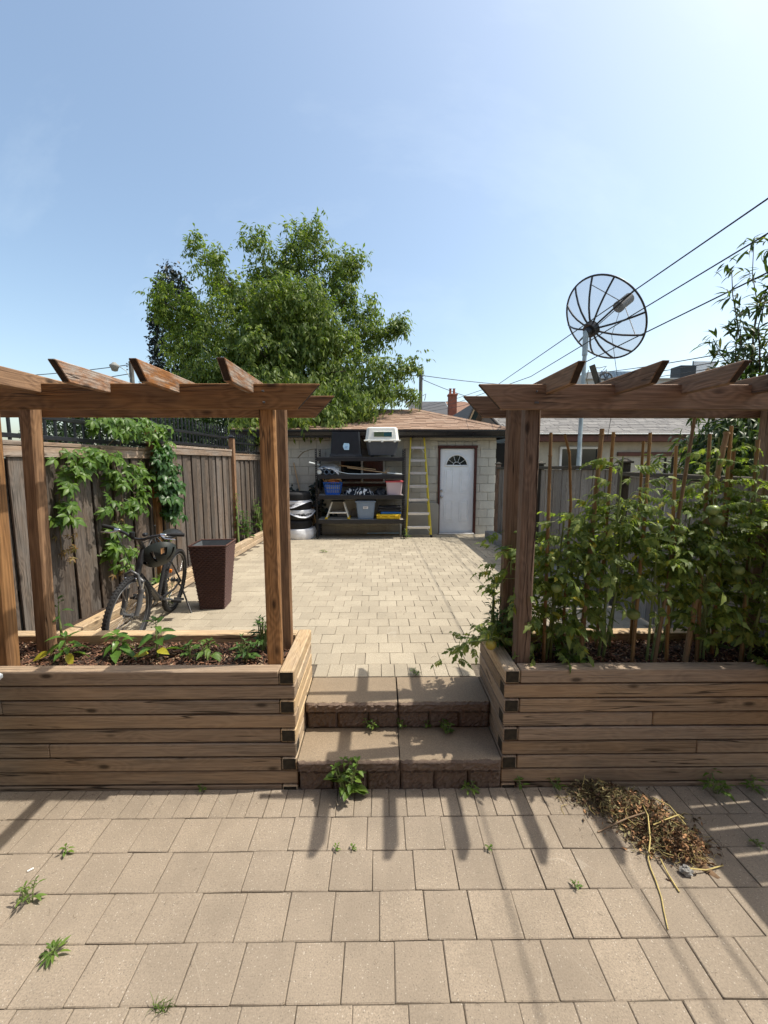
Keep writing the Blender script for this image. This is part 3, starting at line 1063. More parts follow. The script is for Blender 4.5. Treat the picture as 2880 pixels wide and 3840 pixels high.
def pergola(label, posts, beam, rafters, mat, side, rmats, twist=None):
    t = thing('pergola', (sum(p for p in posts) / len(posts), 2.58, 0.68), label, 'pergola')
    for px in posts:
        tw = (twist or {}).get(px, 0.0)
        ln = 0.05 if px < -2 else 0.0        # the outer posts lean in a little
        plank('post', t, (px, 2.421, 0.60), (px + ln + random.uniform(-.004, .004), 2.421, 2.36), 0.087, 0.087, mat, 0.010, up=(math.sin(tw), math.cos(tw), 0))
        plank('post', t, (px, 2.715, 0.60), (px + ln + random.uniform(-.004, .004), 2.715, 2.36), 0.087, 0.087, mat, 0.010, up=(math.sin(tw), math.cos(tw), 0))
        for zz in (2.27, 2.33):
            bolt = MB()
            bolt.cyl((px + random.uniform(-.012, .012), 2.3365, zz), (px + random.uniform(-.012, .012), 2.334, zz), .0055, n=8)
            bolt.build('screw_head', M['fork'], t)
    for yb, tip in ((2.356, beam[0]), (2.779, beam[1])):
        xe = beam[2]
        a, c = (xe, tip) if side < 0 else (tip, xe)
        plank('beam', t, (a, yb, 2.302), (c, yb, 2.302), 0.038, 0.137, mat, 0.004, cut0=(0.0 if side < 0 else 0.128), cut1=(0.128 if side < 0 else 0.0), end=M['endcut'])
    for (rx, y0, y1, m) in rafters:
        plank('rafter', t, (rx, y0, 2.3635), (rx, y1, 2.3635), 0.038, 0.091, rmats[m], 0.004, cut0=0.085, cut1=0.085, end=M['endcut'])
    return t


pergola('warm brown pergola over the left planter, in front of the bicycle', [-2.262, -0.637], (-0.326, -0.292, -2.95),
        [(-2.24, 1.92, 3.13, 0), (-1.852, 1.94, 3.13, 0), (-1.479, 1.955, 3.13, 1), (-1.107, 1.94, 3.14, 1), (-0.706, 1.92, 3.14, 2)], M['pergola'], -1, [M['pergola'], M['rafter_grey'], M['rafter_grey']], {-0.637: R(-8)})
pr = pergola('dull brown pergola over the right planter, its post cracked lengthwise', [0.865, 2.53], (0.544, 0.545, 3.0),
        [(0.93, 1.968, 3.14, 0), (1.31, 1.955, 3.14, 0), (1.68, 1.945, 3.14, 0), (2.07, 1.92, 3.14, 0), (2.46, 1.92, 3.14, 0)], M['pergola_r'], 1, [M['pergola_r']])

check_crack(pr, 0.868, 2.3755, 0.75, 1.35, .005, 1)
check_crack(pr, 0.886, 2.3755, 1.25, 2.22, .009, 2)
check_crack(pr, 0.842, 2.3755, 1.0, 1.9, .0025, 3)

# ------------------------------------------------------------------ left fence with iron railing
FX = -2.80
fence = thing('board_fence', (FX, 5.5, 0.3), 'tall grey-brown board fence along the left with black iron railing on top', 'fence')
secs = [(1.25, 2.30, 2.08), (2.38, 5.09, 2.072), (5.19, 7.86, 2.13), (7.96, 9.86, 2.065)]
for si, (ya, yb, zt) in enumerate(secs):
    y = ya
    k = 0
    while y < yb - 0.05:
        wv = random.uniform(0.135, 0.152)
        gap = random.uniform(0.006, 0.02) if y < 5.1 else random.uniform(0.003, 0.01)
        w = min(wv, yb - y)
        dx = 0.012 if k % 2 else -0.006
        plank('fence_board', fence, (FX + dx, y + w / 2, zup(y) + 0.03), (FX + dx + random.uniform(-.006, .006), y + w / 2 + random.uniform(-.008, .008), zt - 0.09 + random.uniform(-.004, .004)), w, 0.018, M['fence'], 0.002, up=(1, 0, 0))
        y += w + gap
        k += 1
    y = ya + 0.07
    while y < yb - 0.05:
        plank('back_board', fence, (FX - 0.035, y + 0.05, zup(y) + 0.03), (FX - 0.035, y + 0.05, zt - 0.10), 0.14, 0.016, M['fence'], 0.0, up=(1, 0, 0))
        y += 0.152
    plank('top_rail', fence, (FX + 0.025, ya, zt - 0.045), (FX + 0.025, yb, zt - 0.045), 0.038, 0.088, M['fence_rail'], 0.004)
    plank('cap_rail', fence, (FX - 0.01, ya, zt + 0.018), (FX - 0.01, yb, zt + 0.018), 0.12, 0.034, M['fence_rail'], 0.004)
    plank('back_rail', fence, (FX - 0.05, ya, 0.9), (FX - 0.05, yb, 0.9), 0.038, 0.088, M['fence_dark'], 0.0)
    # iron railing
    for zz, nm in ((zt + 0.075, 'railing_bar'), (zt + 0.245, 'railing_bar')):
        q = MB()
        q.box((FX - 0.01, (ya + yb) / 2, zz), (0.03, yb - ya, 0.035), 0.003)
        q.build(nm, M['black_metal'], fence)
    y = ya + 0.05
    while y < yb - 0.03:
        q = MB()
        q.box((FX - 0.01, y, zt + 0.195), (0.017, 0.017, 0.31), 0.0)
        q.lathe([(0.0085, 0), (0.014, 0.012), (0.008, 0.02), (0.016, 0.04), (0.0, 0.11)], (FX - 0.01, y, zt + 0.345), 6)
        q.build('picket', M['black_metal'], fence)
        y += 0.115
for yp, zt in ((2.34, 2.35), (5.14, 2.38), (7.91, 2.38), (9.86, 2.3)):
    plank('fence_post', fence, (FX + 0.03, yp, 0.25), (FX + 0.03, yp, zt), 0.095, 0.095, M['fence_post'], 0.006, up=(0, 1, 0))
    q = MB()
    q.box((FX + 0.03, yp, zt + 0.015), (0.125, 0.125, 0.03), 0.006)
    q.frustum((FX + 0.03, yp, zt + 0.03), (0.10, 0.10), (0.04, 0.04), 0.03)
    q.build('post_cap', M['black_metal'], fence)

edging = thing('timber_edging', (-2.57, 6.0, 0.3), 'pale timber edging along the foot of the left fence', 'edging')
for yy0, yy1 in ((2.90, 5.1), (5.104, 7.5), (7.504, 9.7)):
    for c in range(2):
        xa = -2.55 if c else -2.53
        dz = 0.045 + c * 0.09
        plank('timber', edging, (xa - 0.04, yy0, zup(yy0) + dz), (xa - 0.04, yy1, zup(yy1) + dz), 0.088 if c == 0 else 0.11, 0.088, M['timber_pale_sunlit'], 0.006)
q = MB()
q.add([(-2.80, 2.9, zup(2.9) + 0.13), (-2.62, 2.9, zup(2.9) + 0.13), (-2.62, 9.8, zup(9.8) + 0.13), (-2.80, 9.8, zup(9.8) + 0.13)], [(0, 1, 2, 3)])
tag(q.build('soil_strip', M['soil']), kind='structure')

# ------------------------------------------------------------------ right fence
RX = 2.66
fr = thing('board_fence', (RX, 6, 0.25), 'silver-grey board fence along the right behind the tomato plants', 'fence')
for (ya, yb, za, zb) in ((1.5, 4.46, 1.815, 1.815), (4.58, 9.3, 1.885, 1.80)):
    y = ya
    k = 0
    while y < yb - 0.05:
        w = random.uniform(0.128, 0.142)
        zt = za + (zb - za) * (y - ya) / (yb - ya)
        plank('fence_board', fr, (RX + (0.01 if k % 2 else 0), y + w / 2, zup(y) + 0.02), (RX + (0.01 if k % 2 else 0) + random.uniform(-.005, .005), y + w / 2, zt - 0.03), w, 0.018, M['fence_r'], 0.002, up=(-1, 0, 0))
        y += w + random.uniform(0.006, 0.016)
        k += 1
    plank('cap_rail', fr, (RX, ya, za), (RX, yb, zb), 0.11, 0.045, M['fence_dark'], 0.004)
    plank('back_rail', fr, (RX + 0.05, ya, 1.0), (RX + 0.05, yb, 1.0), 0.038, 0.088, M['fence_dark'], 0.0)
for yp, zt in ((4.52, 1.93), (6.9, 1.90), (9.35, 1.88)):
    plank('fence_post', fr, (RX, yp, 0.2), (RX, yp, zt), 0.09, 0.09, M['fence_dark'] if yp < 9 else M['pergola_r'], 0.005, up=(0, 1, 0))
    q = MB()
    q.box((RX, yp, zt + 0.012), (0.13, 0.13, 0.024), 0.004)
    q.frustum((RX, yp, zt + 0.024), (0.1, 0.1), (0.03, 0.03), 0.03)
    q.build('post_cap', M['fence_dark'], fr)

curb = thing('block_curb', (2.45, 7.5, 0.25), 'low grey concrete block curb at the foot of the right fence', 'curb')
for k in range(16):
    yy = 4.9 + k * 0.28
    q = MB()
    q.box((2.47, yy, zup(yy) + 0.08), (0.20, 0.272, 0.17), 0.008)
    q.v = [(x + random.uniform(-.003, .003), y_, z) for x, y_, z in q.v]
    q.build('curb_block', M['curb'], curb)

# ------------------------------------------------------------------ garage
GY = 9.9
GX0, GX1 = -3.1, 2.745
GZ = 0.20
DX0, DX1, DZ1 = 1.40, 2.275, 2.30           # door opening
WX0, WX1, WZ0, WZ1 = -0.96, 0.12, 1.43, 2.03
gar = thing('garage', (0, GY, 0.2), 'cream concrete block garage with hipped brown shingle roof', 'garage')
q = MB()
# mortar core with openings
for (xa, xb, za, zb) in ((GX0, WX0, GZ - 0.3, 2.56), (WX0, WX1, GZ - 0.3, WZ0), (WX0, WX1, WZ1, 2.56), (WX1, DX0, GZ - 0.3, 2.56), (DX0, DX1, DZ1, 2.56), (DX1, GX1, GZ - 0.3, 2.56)):
    q.box(((xa + xb) / 2, GY + 0.106, (za + zb) / 2), (xb - xa, 0.19, zb - za))
q.box((GX1 - 0.1, GY + 2.3, 1.1), (0.2, 4.2, 2.92))
q.box((GX0 + 0.1, GY + 2.3, 1.1), (0.2, 4.2, 2.92))
q.box(((GX0 + GX1) / 2, GY + 4.4, 1.1), (GX1 - GX0, 0.2, 2.92))
q.build('wall', M['mortar'], gar)
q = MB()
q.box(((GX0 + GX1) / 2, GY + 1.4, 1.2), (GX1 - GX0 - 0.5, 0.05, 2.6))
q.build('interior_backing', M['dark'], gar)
CH = 0.2035
blk = {}
for r in range(12):
    za = GZ + 0.005 + r * CH
    zb = min(za + CH - 0.009, 2.555)
    if zb - za < 0.04:
        continue
    x = GX0 - (0.2 if r % 2 else 0.0)
    while x < GX1:
        xa, xb = max(x, GX0), min(x + 0.397, GX1)
        x += 0.406
        if za > 2.2:
            xb2 = xb
        spans = [(xa, xb)]
        for (oa, ob, oz0, oz1) in ((DX0 - 0.02, DX1 + 0.02, -1, DZ1 + 0.11), (WX0 - 0.01, WX1 + 0.01, WZ0 - 0.05, WZ1)):
            if zb > oz0 and za < oz1 - 0.03:
                ns = []
                for (a, c) in spans:
                    if c <= oa or a >= ob:
                        ns.append((a, c))
                    else:
                        if a < oa:
                            ns.append((a, oa))
                        if c > ob:
                            ns.append((ob, c))
                spans = ns
        for (a, c) in spans:
            if c - a < 0.03:
                continue
            key = (round(c - a, 3), round(zb - za, 3))
            if key not in blk:
                bb = MB()
                bb.box((0, 0, 0), (c - a, 0.03, zb - za), 0.004)
                blk[key] = bb.mesh('block', M['block'])
            add_mesh('block', blk[key], gar, ((a + c) / 2, GY + 0.01 - GY + random.uniform(-.002, .002), (za + zb) / 2 - 0.2))
# brick lintel over the door
for k in range(6):
    bb = MB()
    bb.box((1.18 + 0.105 + k * 0.2, GY - 0.002, DZ1 + 0.055), (0.192, 0.03, 0.082), 0.004)
    bb.build('lintel_brick', M['block'], gar)
for xx in (1.27, 1.345, 2.33, 2.405):
    bb = MB()
    bb.box((xx, GY - 0.003, DZ1 - 0.035), (0.06, 0.03, 0.082), 0.004)
    bb.build('lintel_brick', M['block'], gar)
# right return wall blocks
for r in range(11):
    za = GZ + 0.005 + r * CH
    for k in range(3):
        bb = MB()
        bb.box((GX1 + 0.006, GY + 0.22 + k * 0.406 + (0.2 if r % 2 else 0), za + 0.097), (0.02, 0.397, CH - 0.009), 0.004)
        bb.build('block', M['block'], gar)

# door
door_frame = MB()
door_frame.box((DX0 + 0.008, GY - 0.005, 1.25), (0.042, 0.11, 2.09), 0.004)
door_frame.box((DX1 - 0.008, GY - 0.005, 1.25), (0.05, 0.11, 2.09), 0.004)
door_frame.box(((DX0 + DX1) / 2, GY - 0.005, DZ1 - 0.01), (DX1 - DX0 + 0.06, 0.112, 0.06), 0.004)
door_frame.build('door_frame', M['door_frame'], gar)
D0, D1, DB, DT = 1.432, 2.24, 0.245, 2.245
dw = D1 - D0
dc = (D0 + D1) / 2
q = MB()
q.box((dc, GY + 0.035, (DB + DT) / 2), (dw, 0.045, DT - DB), 0.003)
door = q.build('door', M['white_paint'], gar)


def dchild(mb, name, m):
    return mb.build(name, m, door, origin=(gar.location.x, gar.location.y, gar.location.z))


for (xa, xb, za, zb) in ((1.535, 1.757, 1.20, 1.79), (1.905, 2.127, 1.20, 1.79), (1.535, 1.757, 0.50, 1.03), (1.905, 2.127, 0.50, 1.03)):
    q = MB()
    cx, cz, ww, hh = (xa + xb) / 2, (za + zb) / 2, xb - xa, zb - za
    yf = GY + 0.012
    # moulded frame: raised ring, sunk field
    for (sx, sz, bw, bh) in ((0, 1, ww, 0.022), (0, -1, ww, 0.022), (1, 0, 0.022, hh - 0.044), (-1, 0, 0.022, hh - 0.044)):
        q.box((cx + sx * (ww / 2 - 0.011), yf - 0.004, cz + sz * (hh / 2 - 0.011)), (bw, 0.014, bh), 0.005)
    q.frustum((0, 0, 0), (ww - 0.075, hh - 0.075), (ww - 0.11, hh - 0.11), 0.010)
    n0 = len(q.v) - 8
    q.v[n0:] = [(cx + x_, yf + 0.0005 - z_, cz + y_) for x_, y_, z_ in q.v[n0:]]
    dchild(q, 'door_panel', M['white_paint'])
# half-round light
fcx, fz = dc - 0.012, 1.845
q = MB()
pts = [(fcx + 0.262 * math.cos(R(a)), GY + 0.006, fz + 0.262 * math.sin(R(a))) for a in range(0, 181, 9)]
pts = [(fcx + 0.262, GY + 0.006, fz), *pts[1:-1], (fcx - 0.262, GY + 0.006, fz)]
q.tube(pts + [(fcx, GY + 0.006, fz)], 0.024, 6, closed=True)
fl = dchild(q, 'fanlight_frame', M['white_paint'])
for k in range(5):
    a0, a1 = 180 / 5 * k + 1.2, 180 / 5 * (k + 1) - 1.2
    q = MB()
    poly = [(fcx + 0.095 * math.cos(R(a)), fz + 0.095 * math.sin(R(a))) for a in np.linspace(a1, a0, 5)] + [(fcx + 0.242 * math.cos(R(a)), fz + 0.242 * math.sin(R(a))) for a in np.linspace(a0, a1, 6)]
    q.prism(poly, GY + 0.006, GY + 0.012)
    dchild(q, 'pane', M['glass'])
q = MB()
q.prism([(fcx + 0.08 * math.cos(R(a)), fz + 0.08 * math.sin(R(a))) for a in range(0, 181, 20)], GY + 0.006, GY + 0.012)
dchild(q, 'pane', M['glass'])
q = MB()
for k in range(1, 5):
    a = R(36 * k)
    q.cyl((fcx + 0.085 * math.cos(a), GY + 0.006, fz + 0.085 * math.sin(a)), (fcx + 0.25 * math.cos(a), GY + 0.006, fz + 0.25 * math.sin(a)), 0.004, n=5)
q.tube([(fcx + 0.087 * math.cos(R(a)), GY + 0.006, fz + 0.087 * math.sin(R(a))) for a in range(0, 181, 15)], 0.004, 5)
dchild(q, 'glazing_bar', M['white_paint'])
for zz, nm in ((1.255, 'deadbolt'), (1.11, 'door_knob')):
    q = MB()
    rot = Matrix.Translation((1.477, GY + 0.012, zz)) @ Matrix.Rotation(R(90), 4, 'X')
    q.lathe([(0.03, 0), (0.03, 0.008), (0.014, 0.014), (0.014, 0.035), (0.03, 0.045), (0.032, 0.06), (0.02, 0.072), (0, 0.074)] if nm == 'door_knob' else [(0.03, 0), (0.03, 0.016), (0.02, 0.022), (0, 0.022)], n=14, mat=rot)
    dchild(q, nm, M['steel'])
q = MB()
q.box((dc, GY - 0.03, 0.222), (dw + 0.04, 0.12, 0.04), 0.006)
q.build('door_sill', M['alu'], gar)

# sliding window behind the rack
q = MB()
for (cx, cz, ww, hh) in (((WX0 + WX1) / 2, WZ1 - 0.02, WX1 - WX0, 0.04), ((WX0 + WX1) / 2, WZ0 + 0.02, WX1 - WX0, 0.04), (WX0 + 0.02, (WZ0 + WZ1) / 2, 0.04, WZ1 - WZ0 - 0.08), (WX1 - 0.02, (WZ0 + WZ1) / 2, 0.04, WZ1 - WZ0 - 0.08), ((WX0 + WX1) / 2, (WZ0 + WZ1) / 2, 0.05, WZ1 - WZ0 - 0.08)):
    q.box((cx, GY + 0.03, cz), (ww, 0.06, hh), 0.003)
win = q.build('window_frame', M['white_trim'], gar)
for xa, xb in ((WX0 + 0.04, (WX0 + WX1) / 2 - 0.025), ((WX0 + WX1) / 2 + 0.025, WX1 - 0.04)):
    q = MB()
    q.box(((xa + xb) / 2, GY + 0.05, (WZ0 + WZ1) / 2), (xb - xa, 0.008, WZ1 - WZ0 - 0.08))
    q.build('pane', M['glass'], win, origin=gar.location)
q = MB()
q.box(((WX0 + WX1) / 2, GY - 0.03, WZ0 - 0.035), (WX1 - WX0 + 0.1, 0.1, 0.06), 0.006)
q.build('window_sill', M['brown_trim'], win, origin=gar.location)

# roof: hip with a short ridge
EX0, EX1, EY0, EY1, EZ = -3.35, 3.02, 9.55, 14.6, 2.655
RGX0, RGX1, RGY, RGZ = -1.2, 0.93, 11.72, 3.36
RBY = 12.4
q = MB()
vv = [(EX0, EY0, EZ), (EX1, EY0, EZ), (EX1, EY1, EZ), (EX0, EY1, EZ), (RGX0, RGY, RGZ), (RGX1, RGY, RGZ), (RGX1, RBY, RGZ), (RGX0, RBY, RGZ)]
vv += [(x_, y_, z_ - 0.05) for x_, y_, z_ in vv[:4]]
q.add(vv, [(0, 1, 5, 4), (1, 2, 6, 5), (2, 3, 7, 6), (3, 0, 4, 7), (4, 5, 6, 7), (8, 9, 1, 0), (9, 10, 2, 1), (10, 11, 3, 2), (11, 8, 0, 3), (11, 10, 9, 8)])
roof = q.build('roof', M['shingle'], gar)
slope = Vector((0, RGY - EY0, RGZ - EZ))
sl_len = slope.length
sdir = slope.normalized()
nrm = Vector((1, 0, 0)).cross(sdir)
rows = 16
ex = sl_len / rows
sh_cache = {}
rest = MB()
nsh = 0
for r in range(rows):
    t0 = r / rows
    xl = EX0 + (RGX0 - EX0) * t0
    xr = EX1 + (RGX1 - EX1) * t0
    x = xl - random.uniform(0, .25)
    while x < xr:
        w = random.choice((0.16, 0.2, 0.24, 0.3))
        a, c = max(x, xl), min(x + w - 0.004, xr - 0.005)
        x += w
        if c - a < 0.03:
            continue
        th = random.choice((0.006, 0.009, 0.013))
        pc = Vector(((a + c) / 2, EY0, EZ)) + sdir * (ex * (r + 0.5) + 0.004) + nrm * (th / 2 + 0.004)
        mt = Matrix.Translation(pc) @ Matrix((Vector((1, 0, 0)), sdir, nrm)).transposed().to_4x4() @ Matrix.Rotation(R(-2.6), 4, 'X')
        if a > -0.75 and nsh < 290:
            nsh += 1
            key = (round(c - a, 2), th)
            if key not in sh_cache:
                bb = MB()
                bb.box((0, 0, 0), (key[0], ex + 0.02, th), 0.0015)
                sh_cache[key] = bb.mesh('shingle', M['shingle'])
            o = link(bpy.data.objects.new('shingle', sh_cache[key]))
            o.parent = roof
            o.matrix_basis = Matrix.Translation(-Vector(gar.location)) @ mt
        else:
            rest.box((0, 0, 0), (c - a, ex + 0.02, th), mat=mt)
tag(rest.build('shingle', M['shingle'], roof, origin=gar.location), kind='stuff')
# hip caps
q = MB()
h0, h1 = Vector((EX1, EY0, EZ)), Vector((RGX1, RGY, RGZ))
n = 20
for k in range(n):
    a, c = h0.lerp(h1, k / n), h0.lerp(h1, (k + 1.15) / n)
    d = (c - a).normalized()
    sd = d.cross(Vector((0, 0, 1))).normalized()
    up = sd.cross(d)
    q.add([a + sd * .11 - up * .012 + up * .012, a + up * .045, a - sd * .11, c + sd * .11, c + up * .035, c - sd * .11], [(0, 1, 4, 3), (1, 2, 5, 4), (0, 2, 1)])
hc = q.build('hip_cap', M['shingle'], roof, origin=gar.location)
hc['kind'] = 'stuff'
# fascia, gutter, soffit
q = MB()
q.box(((EX0 + EX1) / 2, EY0 + 0.03, EZ - 0.1), (EX1 - EX0 - 0.02, 0.03, 0.13))
q.box(((EX0 + EX1) / 2, EY0 + 0.19, EZ - 0.155), (EX1 - EX0 - 0.04, 0.33, 0.012))
q.box((EX1 - 0.02, EY0 + 2.5, EZ - 0.1), (0.03, 4.9, 0.13))
q.build('fascia', M['gutter'], gar)
q = MB()
prof = [(0, -0.115), (-0.055, -0.115), (-0.075, -0.07), (-0.085, -0.035), (-0.105, -0.02), (-0.105, 0.0), (-0.095, 0.0), (-0.095, -0.012), (-0.07, -0.03), (-0.05, -0.10), (0, -0.10)]
V = []
for xx in (EX0, EX1):
    V += [(xx, EY0 + 0.012 + a, EZ - 0.012 + c) for a, c in prof]
m_ = len(prof)
q.add(V, [(i, (i + 1) % m_, m_ + (i + 1) % m_, m_ + i) for i in range(m_)] + [tuple(range(m_ - 1, -1, -1)), tuple(range(m_, 2 * m_))])
q.build('gutter', M['gutter'], gar)
# dry creeper stem left on the wall
q = MB()
q.tube([(-1.93, GY - 0.012, 2.02), (-1.86, GY - .014, 2.1), (-1.78, GY - .015, 2.17), (-1.62, GY - .015, 2.22), (-1.53, GY - .012, 2.235)], [.011, .008, .007, .005, .003], 5)
q.tube([(-1.80, GY - .014, 2.16), (-1.88, GY - .014, 2.185)], .004, 4)
q.build('dry_vine_stem', M['stem_brown'], gar)

# ------------------------------------------------------------------ steel rack and its load
RY0, RY1 = 9.17, 9.76
RXL, RXR = -1.39, 0.545
zr = zup(RY0)
rack = thing('storage_rack', ((RXL + RXR) / 2, 9.45, zr), 'wide black steel storage rack against the garage wall', 'rack')
for xx in (RXL, RXR):
    for yy in (RY0, RY1):
        q = MB()
        zb, zt = zup(yy), 2.225
        q.box((xx - 0.018, yy, (zb + zt) / 2), (0.004, 0.04, zt - zb))
        q.box((xx + 0.018, yy, (zb + zt) / 2), (0.004, 0.04, zt - zb))
        # perforated front: a ladder of webs between keyhole slots
        z = zb
        while z < zt - 0.01:
            q.box((xx, yy - 0.018, z + 0.011), (0.036, 0.004, 0.022))
            z += 0.05
        q.box((xx - 0.012, yy - 0.018, (zb + zt) / 2), (0.010, 0.004, zt - zb))
        q.box((xx + 0.012, yy - 0.018, (zb + zt) / 2), (0.010, 0.004, zt - zb))
        q.build('upright', M['black_metal'], rack)
    for za, zc in ((0.35, 0.75), (1.15, 1.5), (0.95, 1.15)):
        q = MB()
        q.box((xx, (RY0 + RY1) / 2, za), (0.012, RY1 - RY0, 0.03))
        q.build('side_brace', M['black_metal'], rack)
DECK = [2.04, 1.654, 1.206, 0.66]
for dz in DECK:
    for yy in (RY0 - 0.004, RY1 + 0.004):
        q = MB()
        q.box(((RXL + RXR) / 2, yy, dz - 0.043), (RXR - RXL - 0.044, 0.03, 0.09), 0.005)
        q.box(((RXL + RXR) / 2, yy + (0.022 if yy < 9.5 else -0.022), dz - 0.06), (RXR - RXL - 0.044, 0.02, 0.02))
        q.build('shelf_beam', M['black_metal'], rack)
    q = MB()
    q.box(((RXL + RXR) / 2, (RY0 + RY1) / 2, dz - 0.012), (RXR - RXL - 0.04, RY1 - RY0 - 0.034, 0.016))
    q.build('shelf_deck', M['deck_board'], rack)


def tote(name, label, cat, x0, x1, z0, yc, b, t, h, mat, up=True, lidm=None, rim=0.02):
    """ribbed tapered plastic box; t is the open/lid end"""
    th = thing(name, ((x0 + x1) / 2, yc, z0), label, cat)
    q = MB()
    w0, w1 = (b, t) if up else (t, b)
    q.frustum(((x0 + x1) / 2, yc, z0), w0, w1, h, ch=0.025)
    for fr in (-0.28, 0.28):
        xa, xb = (x0 + x1) / 2 + fr * w0[0], (x0 + x1) / 2 + fr * w1[0]
        q.add([(xa - .03, yc - w0[1] / 2 - .006, z0 + .02), (xa + .03, yc - w0[1] / 2 - .006, z0 + .02), (xb + .03, yc - w1[1] / 2 - .006, z0 + h - .03), (xb - .03, yc - w1[1] / 2 - .006, z0 + h - .03)], [(0, 1, 2, 3)])
    q.build('tub', mat, th)
    q = MB()
    if up:
        q.box(((x0 + x1) / 2, yc, z0 + h + rim * 0.3), (t[0] + 0.03, t[1] + 0.03, rim), 0.006)
        q.box(((x0 + x1) / 2, yc, z0 + h + rim * 0.9), (t[0] - 0.03, t[1] - 0.03, 0.012), 0.004)
    else:
        q.box(((x0 + x1) / 2, yc, z0 + rim / 2), (t[0] + 0.035, t[1] + 0.03, rim), 0.006)
        q.frustum(((x0 + x1) / 2, yc, z0 + rim), (t[0] + 0.03, t[1] + 0.02), (t[0] + 0.005, t[1]), 0.05, ch=0.02)
    q.build('lid' if up else 'rim', lidm or mat, th)
    return th


t1 = tote('black_tote', 'black plastic tote turned upside down on the top shelf', 'tote', -1.10, -0.39, 2.046, 9.45, (0.60, 0.44), (0.68, 0.5), 0.545, M['tote_black'], up=False)
q = MB()
s_ = [(-0.80, 2.26), (-0.775, 2.20), (-0.67, 2.195), (-0.66, 2.30), (-0.67, 2.34), (-0.775, 2.345), (-0.80, 2.29)]
q.prism(s_, 9.189, 9.193)
q.build('sticker', M['sticker'], t1)
q = MB()
for k, (xa, za, ww) in enumerate(((-0.735, 2.235, .07), (-0.735, 2.255, .05), (-0.72, 2.275, .06))):
    q.box((xa, 9.187, za), (ww, 0.002, 0.006))
q.build('print', M['blue2'], t1)

cr = thing('pet_carrier', (0.05, 9.45, 2.045), 'pet carrier with cream lid and slate grey base on the rack', 'pet carrier')
q = MB()
q.frustum((0.055, 9.45, 2.085), (0.60, 0.42), (0.72, 0.52), 0.30, ch=0.05)
q.build('base', M['crate_bot'], cr)
q = MB()
q.box((0.055, 9.45, 2.398), (0.80, 0.57, 0.03), 0.008)
q.frustum((0.055, 9.45, 2.41), (0.74, 0.53), (0.67, 0.44), 0.26, ch=0.06)
q.frustum((0.055, 9.45, 2.67), (0.67, 0.44), (0.60, 0.38), 0.022, ch=0.06)
q.build('lid', M['crate_top'], cr)
for xx in (-0.22, 0.055, 0.33):
    q = MB()
    q.box((xx, 9.155, 2.385), (0.05, 0.014, 0.05), 0.004)
    q.build('latch', M['crate_top'], cr)
q = MB()
q.box((0.07, 9.205, 2.532), (0.42, 0.02, 0.13), 0.005)
gfr = q.build('vent_frame', M['crate_top'], cr)
q = MB()
q.box((0.07, 9.193, 2.532), (0.385, 0.004, 0.098))
q.build('vent_void', M['dark'], cr)
q = MB()
for k in range(16):
    q.box((0.07 - 0.18 + k * 0.024, 9.189, 2.532), (0.006, 0.004, 0.098), mi=0 if k < 9 else 1)
for k in range(4):
    q.box((0.07, 9.187, 2.50 + k * 0.021), (0.385, 0.003, 0.005), mi=1)
q.build('vent_grille', [M['grille_y'], M['grille_b']], cr)
for xx in (-0.17, 0.28):
    q = MB()
    q.cyl((xx - 0.03, 9.27, 2.073), (xx + 0.03, 9.27, 2.073), 0.026, n=12)
    q.build('wheel', M['rubber'], cr)

# second shelf: tubes wrapped in film, rods, white flat thing
z2 = DECK[1] + 0.0
tubes_at = [(-1.17, 1.713, .052, 'tote_black'), (-1.05, 1.713, .052, 'tote_black'), (-1.225, 1.795, .046, 'tote_black'), (-1.325, 1.718, .046, 'white_plastic')]
tube_lbl = ['hollow black-mouthed tube, middle of three on the second shelf', 'hollow tube nearest the sticks on the second shelf', 'hollow tube resting on top of the others on the second shelf', 'capped white tube at the left end of the second shelf']
for (tx, tz, tr, m), lb in zip(tubes_at, tube_lbl):
    th = thing('tube', (tx, 9.4, tz - tr), lb, 'tube', 'tubes on the second shelf')
    q = MB()
    rot = Matrix.Translation((tx, 9.17, tz)) @ Matrix.Rotation(R(-90), 4, 'X')
    q.lathe([(tr * .86, 0.4), (tr * .86, 0), (tr, 0), (tr, 0.55)], n=18, mat=rot)
    q.build('wall', M['grey_tote'] if m == 'tote_black' else M['white_plastic'], th)
    q = MB()
    rot2 = Matrix.Translation((tx, 9.17 + (0.1 if m == 'tote_black' else 0.004), tz)) @ Matrix.Rotation(R(-90), 4, 'X')
    q.lathe([(0, 0), (tr * .87, 0)], n=18, mat=rot2)
    q.build('mouth', M['dark'] if m == 'tote_black' else M['white_plastic'], th)
# crumpled film over the tubes
V, F = [], []
NX, NY = 18, 8
for j in range(NY + 1):
    for i in range(NX + 1):
        u, w_ = i / NX, j / NY
        x_ = -1.36 + 0.46 * u
        z_ = 1.80 + 0.075 * math.sin(u * 2.6) - 0.16 * max(0, w_ - .35) * (0.5 + u) + random.uniform(-.008, .008)
        if u > .8:
            z_ -= (u - .8) * .25
        V.append((x_, 9.55 - 0.42 * w_, z_ + 0.025))
F = [(j * (NX + 1) + i, j * (NX + 1) + i + 1, (j + 1) * (NX + 1) + i + 1, (j + 1) * (NX + 1) + i) for j in range(NY) for i in range(NX)]
q = MB()
q.add(V, F, 0, True)
tag(q.build('plastic_wrap', M['film']), 'crumpled clear plastic sheet draped over the tubes', 'plastic sheet')
q = MB()
q.box((-1.45, 9.35, 1.895), (0.26, 0.09, 0.035), 0.012, mat=Matrix.Translation((-1.45, 9.35, 1.895)) @ Matrix.Rotation(R(14), 4, 'Y') @ Matrix.Translation((1.45, -9.35, -1.895)))
tag(q.build('downspout_piece', M['white_plastic']), 'white flat plastic piece sticking out left of the rack', 'plastic piece')
